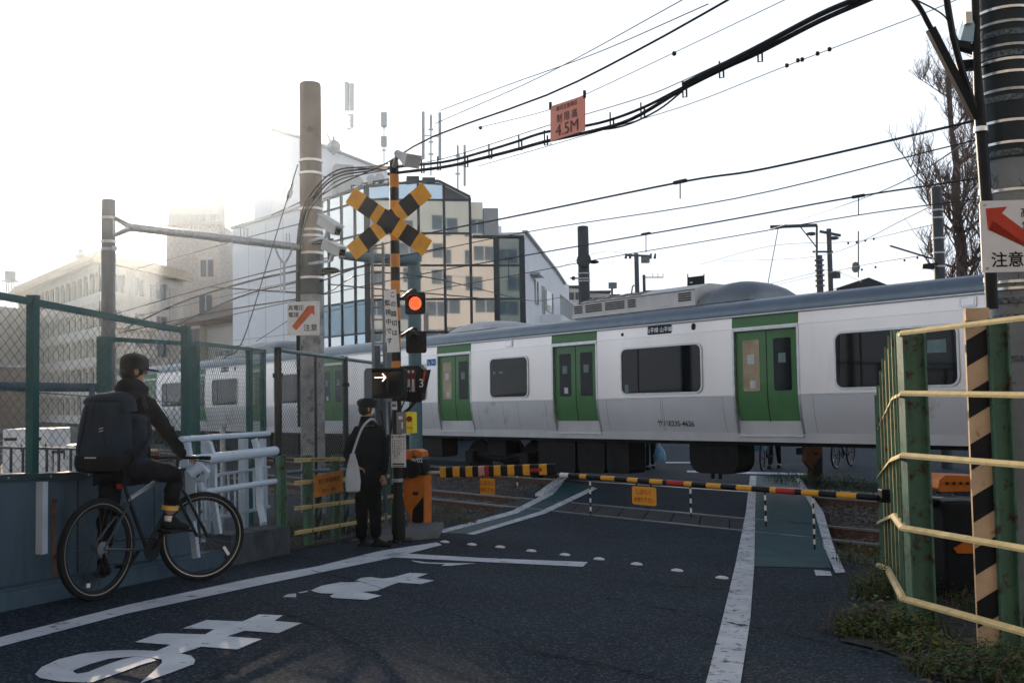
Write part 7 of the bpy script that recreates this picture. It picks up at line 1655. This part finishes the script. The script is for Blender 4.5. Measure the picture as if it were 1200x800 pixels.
skin_mesh('jacket', jk, [(0, 1), (1, 2), (2, 3), (3, 4), (3, 5), (5, 6), (6, 7), (7, 8), (3, 9), (9, 10), (10, 11)], M_jkt, cyc)
# paler quilted back panel of the jacket, beside the backpack
bk = [(P(158, 552, 7.58), .085), (P(160, 520, 7.62), .09), (P(160, 488, 7.70), .085)]
skin_mesh('jacket_back_panel', [(P(156, 553, 7.66), (.105, .10)), (P(158, 520, 7.70), (.105, .10)), (P(158, 484, 7.80), (.10, .09))], [(0, 1), (1, 2)], M_navy, cyc)
skin_mesh('hood', [(P(137, 463, 7.88), .080), (P(148, 457, 7.84), .110), (P(162, 457, 7.95), .095), (P(170, 463, 8.05), .06)], [(0, 1), (1, 2), (2, 3)], M_jkt, cyc)
tr = [(pel-Z*.0, (.15, .14)), (hipR, .10), (lerpv(hipR, kneeR, .5), .092), (kneeR, .075), (lerpv(kneeR, ankR, .5), .066), (ankR+Z*.03, .05), (hipL, .10), (lerpv(hipL, kneeL, .5), .088), (kneeL, .072), (lerpv(kneeL, ankL, .5), .066), (ankL+Z*.02, .056)]
skin_mesh('trousers', tr, [(0, 1), (1, 2), (2, 3), (3, 4), (4, 5), (0, 6), (6, 7), (7, 8), (8, 9), (9, 10)], M_pants, cyc)
m = MB(); q = lerpv(kneeR, ankR, .80); t = (ankR-kneeR).normalized(); m.tube([q-t*.018, q+t*.018], .066, 16); part(m, 'ankle_band', mat('reflective_orange', (.75, .45, .12), .4), cyc)
m = MB(); m.tube([ankR+Z*.0, ankR-Z*.05], .035, 10); part(m, 'sock', M_signw, cyc)
def shoe(ank, d_, s=1.0, mm=None, par=cyc):
    d_ = V((d_.x, d_.y, d_.z)).normalized(); b_ = ank-Z*.065*s
    o = skin_mesh('shoe', [(b_-d_*.05*s, .038*s), (b_+d_*.04*s+Z*.0, .042*s), (b_+d_*.13*s-Z*.012*s, (.042*s, .030*s)), (b_+d_*.19*s-Z*.018*s, (.036*s, .022*s)), (ank+Z*.01, .038*s)], [(0, 1), (1, 2), (2, 3), (1, 4)], mm or M_blkm, par, 2, 1)
    m = MB(); m.loft([[b_+d_*a+d_.cross(Z).normalized()*w*k-Z*(.034*s+h) for a, w, k in ((-.085*s, .030*s, 1), (.05*s, .042*s, 1), (.17*s, .042*s, 1), (.225*s, .016*s, 1), (.225*s, .016*s, -1), (.17*s, .042*s, -1), (.05*s, .042*s, -1), (-.085*s, .030*s, -1))] for h in (0, .018*s)]); part(m, 'sole', M_blk, o)
shoe(ankR, (F_+R_*.15)-Z*.06, 1.1); shoe(ankL, F_*.8-R_*.6, 1.1)
hand(wrR, (F_*.9+Z*.05), R_*-1, Z, 1.0, cyc, .7); hand(wrL, (F_*.9), R_, Z, 1.0, cyc, .7)
# head details: the face turned to the right and away
fd = (F_*.75+R_*.60).normalized(); fs = fd.cross(Z).normalized(); hc = lerpv(head0, head1, .62)
m = MB(); m.ball(hc+fd*.088-Z*.01, (.012, .018, .020), 8, 6, (fs, fd, Z)); part(m, 'nose', M_skin, cyc, True)
for e in (-1, 1):
    m = MB(); m.ball(hc+fs*.078*e-Z*.01, (.012, .022, .032), 8, 6, (fs, fd, Z)); part(m, 'ear', M_skin, cyc, True)
    m = MB(); m.ball(hc+fd*.078+fs*.030*e+Z*.012, (.012, .008, .007), 8, 5, (fs, fd, Z)); part(m, 'eye', M_blk, cyc, True)
m = MB(); m.box(hc+fd*.080-Z*.045, (.04, .01, .008), (fs, fd, Z)); part(m, 'mouth', mat('lips', (.30, .12, .10), .5), cyc)
m = MB(); m.ball(hc-fd*.022-Z*.012, (.088, .092, .085), 14, 9, (fs, fd, Z)); part(m, 'hair', M_hair, cyc, True)
m = MB(); cc_ = hc+Z*.038; rings = [[cc_+(fs*cos(a)*rx+fd*sin(a)*ry)+Z*h for a in [2*pi*i/20 for i in range(20)]] for h, rx, ry in ((-.03, .103, .112), (.015, .104, .113), (.060, .096, .104), (.088, .070, .076), (.10, .035, .038), (.103, .004, .004))]; m.loft(rings); cap = part(m, 'cap', M_blkm, cyc, True)
m = MB(); m.loft([[cc_+fs*(x*.085)+fd*(y)+Z*(zz_+h) for x, y, zz_ in ((-1, .07, -.02), (-.9, .13, -.026), (-.5, .175, -.03), (0, .188, -.03), (.5, .175, -.03), (.9, .13, -.026), (1, .07, -.02))] for h in (0, -.010)]); part(m, 'brim', M_blkm, cap, True)
m = MB(); m.ball(cc_+Z*.104, .010, 8, 5); part(m, 'cap_button', M_blkm, cap)
# the backpack, worn by him
bp = thing('backpack', 'large dark grey roll-top backpack with a black base on the cyclist', 'backpack', P(112, 553, 7.5))
Bn = (P(170, 508, 7.9)-P(108, 508, 7.45)); Bn.z = 0; Bn.normalize(); Bs = V((Bn.y, -Bn.x, 0))     # Bn: towards his back
ax = (P(140, 508, 7.42)-P(86, 508, 7.55)); ax.z = 0; ax.normalize(); nb2 = V((-ax.y, ax.x, 0)); nb2 = nb2 if nb2.y > 0 else -nb2
upb = (Z+ax*.06).normalized(); c0 = P(112, 512, 7.48)+nb2*.10
def bag_ring(h, w, d_, cx=0, cy=0, r=.07): return [c0+upb*h+ax*(x+cx)+nb2*(y+cy) for x, y in rrect(w, d_, r, 4)]
m = MB(); m.loft([bag_ring(-.14, .365, .26), bag_ring(-.10, .375, .27), bag_ring(.0, .36, .26), bag_ring(.12, .35, .24), bag_ring(.21, .335, .21), bag_ring(.26, .32, .15)]); sack = part(m, 'main_sack', M_bag, bp, True)
m = MB(); m.loft([bag_ring(-.27, .30, .20, 0, 0), bag_ring(-.255, .355, .25), bag_ring(-.20, .385, .278), bag_ring(-.138, .378, .272)]); part(m, 'base', M_bagblk, bp, True)
m = MB(); a = c0+upb*.275-ax*.17; b = c0+upb*.285+ax*.19; m.tube(curve_pts([a-upb*.03, a+ax*.05, lerpv(a, b, .5)+upb*.01, b-ax*.03, b+ax*.02-upb*.045, b+ax*.035-upb*.10], 4), [.045]*9+[.05]*8+[.048]*4, 12); part(m, 'roll_top', M_bag, bp, True)
for x0, z0, x1, z1 in ((-.06, .24, -.12, -.12), (.05, .24, .13, -.10), (.0, .25, -.03, .02)):
    m = MB(); m.bar(c0+ax*x0+upb*z0-nb2*.125, c0+ax*x1+upb*z1-nb2*.135, .012, .006, nb2); part(m, 'seam', M_bagblk, sack)
m = MB(); q = c0+ax*.075+upb*.055-nb2*.137
m.bar(q-ax*.015+upb*.008, q+ax*.02+upb*.016, .004, .005, nb2); m.bar(q-ax*.015-upb*.012, q+ax*.02-upb*.004, .004, .005, nb2); part(m, 'logo', M_signw, sack)
for k in range(6): m = MB(); q = c0+ax*(-.05+k*.018)-upb*.152-nb2*.139; m.box(q, (.010, .003, .010), (ax, nb2, upb)); part(m, 'letter_mark', M_signw, sack)
m = MB(); m.tube(curve_pts([P(136, 478, 7.75), P(150, 462, 7.75), P(165, 463, 7.82), P(172, 480, 7.72)], 4), .016, 6); m.tube(curve_pts([P(146, 552, 7.55), P(158, 538, 7.54), P(170, 520, 7.66), P(175, 508, 7.85)], 4), .014, 6); part(m, 'shoulder_strap', M_bagblk, bp, True)

# ---- the standing man
sb_ = G(432, 639); DM = 11.46
man = thing('person', 'man in a black coat and cap waiting beside the crossing pole', 'person', sb_)
sx = lambda x, y, dd=0: P(x, y, DM+dd)
fw = (RD*.86+E_*.5).normalized(); rt = V((fw.y, -fw.x, 0))
pel = sx(432, 560); ch_ = sx(431, 514); nk = sx(431, 493); h0 = sx(430.5, 486); h1 = sx(430, 474)
sR, sL = sx(444, 505, .03), sx(417, 505, -.03); eR, eL = sx(451, 534, .06), sx(406.5, 531, -.05); wR_, wL_ = sx(448, 556, -.06), sx(416, 545, -.16)
hR, hL = sx(438, 562), sx(426, 562); kR, kL = sx(439.5, 600), sx(424, 600); aR, aL = sx(440.5, 631), sx(423.5, 633)
skin_mesh('body', [(pel, .11), (ch_, .125), (nk, .052), (h0, .056), (h1, (.070, .078)), (sR, .05), (eR, .04), (wR_, .026), (sL, .05), (eL, .04), (wL_, .026), (hR, .07), (kR, .05), (aR, .035), (hL, .07), (kL, .05), (aL, .035)],
          [(0, 1), (1, 2), (2, 3), (3, 4), (1, 5), (5, 6), (6, 7), (1, 8), (8, 9), (9, 10), (0, 11), (11, 12), (12, 13), (0, 14), (14, 15), (15, 16)], M_skin, man)
skin_mesh('coat', [(sx(431.5, 578), (.195, .165)), (sx(432, 556), (.185, .155)), (sx(432, 532), (.175, .14)), (sx(431.5, 512), (.185, .135)), (sx(431, 498), .09), (sR, .078), (eR, .066), (wR_, .052), (sL, .078), (eL, .066), (wL_, .052)],
          [(0, 1), (1, 2), (2, 3), (3, 4), (3, 5), (5, 6), (6, 7), (3, 8), (8, 9), (9, 10)], M_coat, man)
m = MB(); m.loft([[nk+Z*h+fw*(sin(a)*r)+rt*(cos(a)*r) for a in [2*pi*i/14 for i in range(14)]] for h, r in ((-.05, .11), (.03, .085), (.055, .080), (.05, .074))], True, False); part(m, 'collar', M_coat, man, True)
skin_mesh('trousers', [(pel, (.15, .13)), (hR, .10), (kR, .078), (aR, .066), (hL, .10), (kL, .078), (aL, .066)], [(0, 1), (1, 2), (2, 3), (0, 4), (4, 5), (5, 6)], M_pants, man)
shoe(aR-Z*.0, (fw*.7+rt*.6), .98, None, man); shoe(aL+Z*.0, (fw+rt*.2), .98, None, man)
hand(wL_, (fw*.6-rt*-.3-Z*.4), rt, Z, .95, man, .5); hand(wR_, (-Z+fw*.3), fw, rt, .95, man, .4)
hc = lerpv(h0, h1, .7); fd = (fw*.95+rt*.40).normalized(); fs = fd.cross(Z).normalized()
m = MB(); m.ball(hc+fd*.078-Z*.015, (.010, .016, .018), 8, 6, (fs, fd, Z)); part(m, 'nose', M_skin, man, True)
for e in (-1, 1):
    m = MB(); m.ball(hc+fs*.068*e-Z*.012, (.010, .020, .030), 8, 6, (fs, fd, Z)); part(m, 'ear', M_skin, man, True)
    m = MB(); m.ball(hc+fd*.068+fs*.028*e+Z*.008, (.011, .008, .006), 8, 5, (fs, fd, Z)); part(m, 'eye', M_blk, man, True)
m = MB(); m.ball(hc+fd*.052-Z*.035, (.056, .034, .042), 12, 8, (fs, fd, Z)); part(m, 'face_mask', M_signw, man, True)
m = MB(); m.ball(hc-fd*.018-Z*.015, (.078, .084, .082), 14, 9, (fs, fd, Z)); part(m, 'hair', M_hair, man, True)
m = MB(); cc_ = hc+Z*.03; m.loft([[cc_+(fs*cos(a)*rx+fd*sin(a)*ry)+Z*h+fs*-.008*k for a in [2*pi*i/18 for i in range(18)]] for k, (h, rx, ry) in enumerate(((-.025, .088, .094), (.01, .108, .114), (.045, .108, .112), (.072, .078, .082), (.082, .03, .03), (.084, .003, .003)))]); cap = part(m, 'cap', M_blkm, man, True)
m = MB(); m.loft([[cc_+fs*(x*.07)+fd*y+Z*(-.022+h) for x, y in ((-1, .06), (-.7, .12), (0, .145), (.7, .12), (1, .06))] for h in (0, -.008)]); part(m, 'brim', M_blkm, cap, True)
tote = thing('tote_bag', 'pale canvas tote bag slung from the shoulder of the standing man', 'bag', sx(414, 576, -.2))
m = MB(); tu = (sx(404, 560, -.28)-sx(404, 520, -.28)).normalized(); c = sx(413.5, 552, -.25); axt = (sx(422, 550, -.25)-sx(404, 551, -.25)).normalized(); nt_ = V((axt.y, -axt.x, 0)).normalized()
m.loft([[c+axt*x+Z*h+nt_*y for x, y in rrect(w, d_, d_*.4, 3)] for h, w, d_ in ((-.235, .10, .03), (-.22, .155, .07), (-.12, .175, .10), (.0, .15, .085), (.10, .105, .05), (.20, .05, .022))]); part(m, 'bag', M_tote, tote, True)
m = MB(); m.tube(curve_pts([c+Z*.19, sx(417, 520, -.24), sx(424, 502, -.22), sx(432, 492.5, -.16), sx(438, 491, -.10), sx(441, 496, .06)], 4), .014, 6); part(m, 'strap', M_tote, tote, True)

# ---- people and bicycles on the far side, seen under the train
def walker(x, y, H, label, mm, heading, bag=None, name='person'):
    b_ = G(x, y); r = thing(name, label, 'person', b_, 'people on the far side of the crossing'); s = H/1.7; rt2 = V((heading.y, -heading.x, 0))
    q = lambda f_, o, z: b_+heading*f_*s+rt2*o*s+Z*z*s
    v = [(q(0, 0, .92), .11*s), (q(0, 0, 1.3), .12*s), (q(0, 0, 1.48), .05*s), (q(.02, 0, 1.58), .075*s), (q(.02, 0, 1.65), .07*s), (q(0, .18, 1.38), .05*s), (q(-.06, .22, 1.12), .04*s), (q(.08, .22, .92), .03*s), (q(0, -.18, 1.38), .05*s), (q(.08, -.22, 1.12), .04*s), (q(.16, -.2, .92), .03*s), (q(0, .09, .88), .08*s), (q(.10, .09, .48), .06*s), (q(.16, .09, .08), .04*s), (q(0, -.09, .88), .08*s), (q(-.04, -.09, .48), .06*s), (q(-.20, -.09, .09), .04*s)]
    e = [(0, 1), (1, 2), (2, 3), (3, 4), (1, 5), (5, 6), (6, 7), (1, 8), (8, 9), (9, 10), (0, 11), (11, 12), (12, 13), (0, 14), (14, 15), (15, 16)]
    skin_mesh('body', v, e, M_skin, r, 1)
    skin_mesh('clothes', [(p, rr*1.28 if i not in (2, 3, 4) else rr*1.02) for i, (p, rr) in enumerate(v) if True], [x_ for x_ in e if x_ not in ((2, 3), (3, 4), (1, 2))] + [], mm, r, 1)
    m = MB(); m.ball(q(.0, 0, 1.64), (.085*s, .09*s, .09*s), 10, 7); part(m, 'hair', M_hair, r, True)
    for o, f_ in ((.09, .18), (-.09, -.18)): m = MB(); m.cham(q(f_+.04, o, .04), (.09*s, .27*s, .08*s), (rt2, heading, Z), .02); part(m, 'shoe', M_blk, r)
    return r, q
w1, q1 = walker(762, 549, 1.68, 'pedestrian in dark clothes with a blue bag, legs visible under the train', M_coat, V((0, -1, 0)))
bg = thing('shopping_bag', 'pale blue plastic bag carried by the pedestrian beyond the train', 'bag', P(774, 540, 26)); Dw = (G(762, 549)-CAM).dot(cF)
m = MB(); c = P(773, 532, Dw-.3); m.loft([[c+V((cos(a)*rx, sin(a)*.09, h)) for a in [2*pi*i/12 for i in range(12)]] for h, rx in ((-.20, .06), (-.17, .15), (-.05, .17), (.10, .12), (.20, .05))]); part(m, 'sack', mat('bag_light_blue', (.20, .36, .50), .5, var=.35, scale=9), bg, True)
m = MB(); m.tube([c+Z*.18, c+Z*.34], .015, 5); part(m, 'handle', M_signw, bg)
pa, pb_ = G(897, 549), G(912, 551)
for (xr, yr, xf, yf, lab, bsk) in ((914, 544, 894, 552, 'far bicycle with a front basket facing the crossing, under the train', True), (1000, 545, 980, 549, 'second far bicycle near the right barrier, mostly hidden under the train', False)):
    a, b = G(xr, yr), G(xf, yf); dd = (b-a); dd.z = 0; dd.normalize(); a2 = b-dd*1.08+Z*.33; b2 = b+Z*.33
    bicycle(a2, b2, .33, {'bb': (.43, -.03), 'seat_top': (.28, .38), 'saddle': (.25, .5), 'head_top': (.90, .55), 'head_bot': (.93, .42)}, lab, 'bicycles on the far side', bsk)
b = G(894, 552); m = MB(); q = P(888, 524, (b-CAM).dot(cF)); ap_ = thing('basket_sign', 'teal plate on the front basket of the far bicycle', 'plate', q); m.cham(q, (.36, .04, .18), None, .01); part(m, 'plate', mat('teal_plate', (.08, .20, .24), .5), ap_)
w2, q2 = walker(908, 548, 1.66, 'dark-clothed rider standing astride the far bicycle', M_coat, V((-.4, -.9, 0)).normalized())
# far side barrier machines and a strip of far fence
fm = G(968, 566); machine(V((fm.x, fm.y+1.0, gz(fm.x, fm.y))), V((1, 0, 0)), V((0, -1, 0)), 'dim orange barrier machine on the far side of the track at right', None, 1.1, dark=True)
ff = thing('rail_fence', 'scrap of green and cream rail fence far beyond, seen under the train', 'fence', G(752, 548)); DD = (G(752, 549)-CAM).dot(cF)
for y in (506, 522, 537): m = MB(); m.bar(P(744, y+2.5, DD), P(760, y-2.5, DD+1.2), .04, .04); part(m, 'rail', M_cream, ff)
for x in (749, 756): q = P(x, 510, DD+.1); m = MB(); m.bar(G(x, 550), V((q.x, q.y, q.z+.6)), .1, .04, V((1, 0, 0))); part(m, 'post', M_postg, ff)

# ------------------------------------------------------------------ the hazy air
hz = MB(); hz.box((-20, 60, 29.5), (260, 260, 64)); hzo = hz.build('haze', bpy.data.materials.new('haze_air')); hzo['kind'] = 'stuff'; hzo['label'] = 'pale sunlit haze in the air'
hm = hzo.data.materials[0]; hm.use_nodes = True; hn = hm.node_tree.nodes; hn.clear()
pv = hn.new('ShaderNodeVolumePrincipled'); pv.inputs['Color'].default_value = (.74, .87, 1, 1); pv.inputs['Density'].default_value = .00042; pv.inputs['Anisotropy'].default_value = .9
ho = hn.new('ShaderNodeOutputMaterial'); hm.node_tree.links.new(pv.outputs[0], ho.inputs['Volume'])
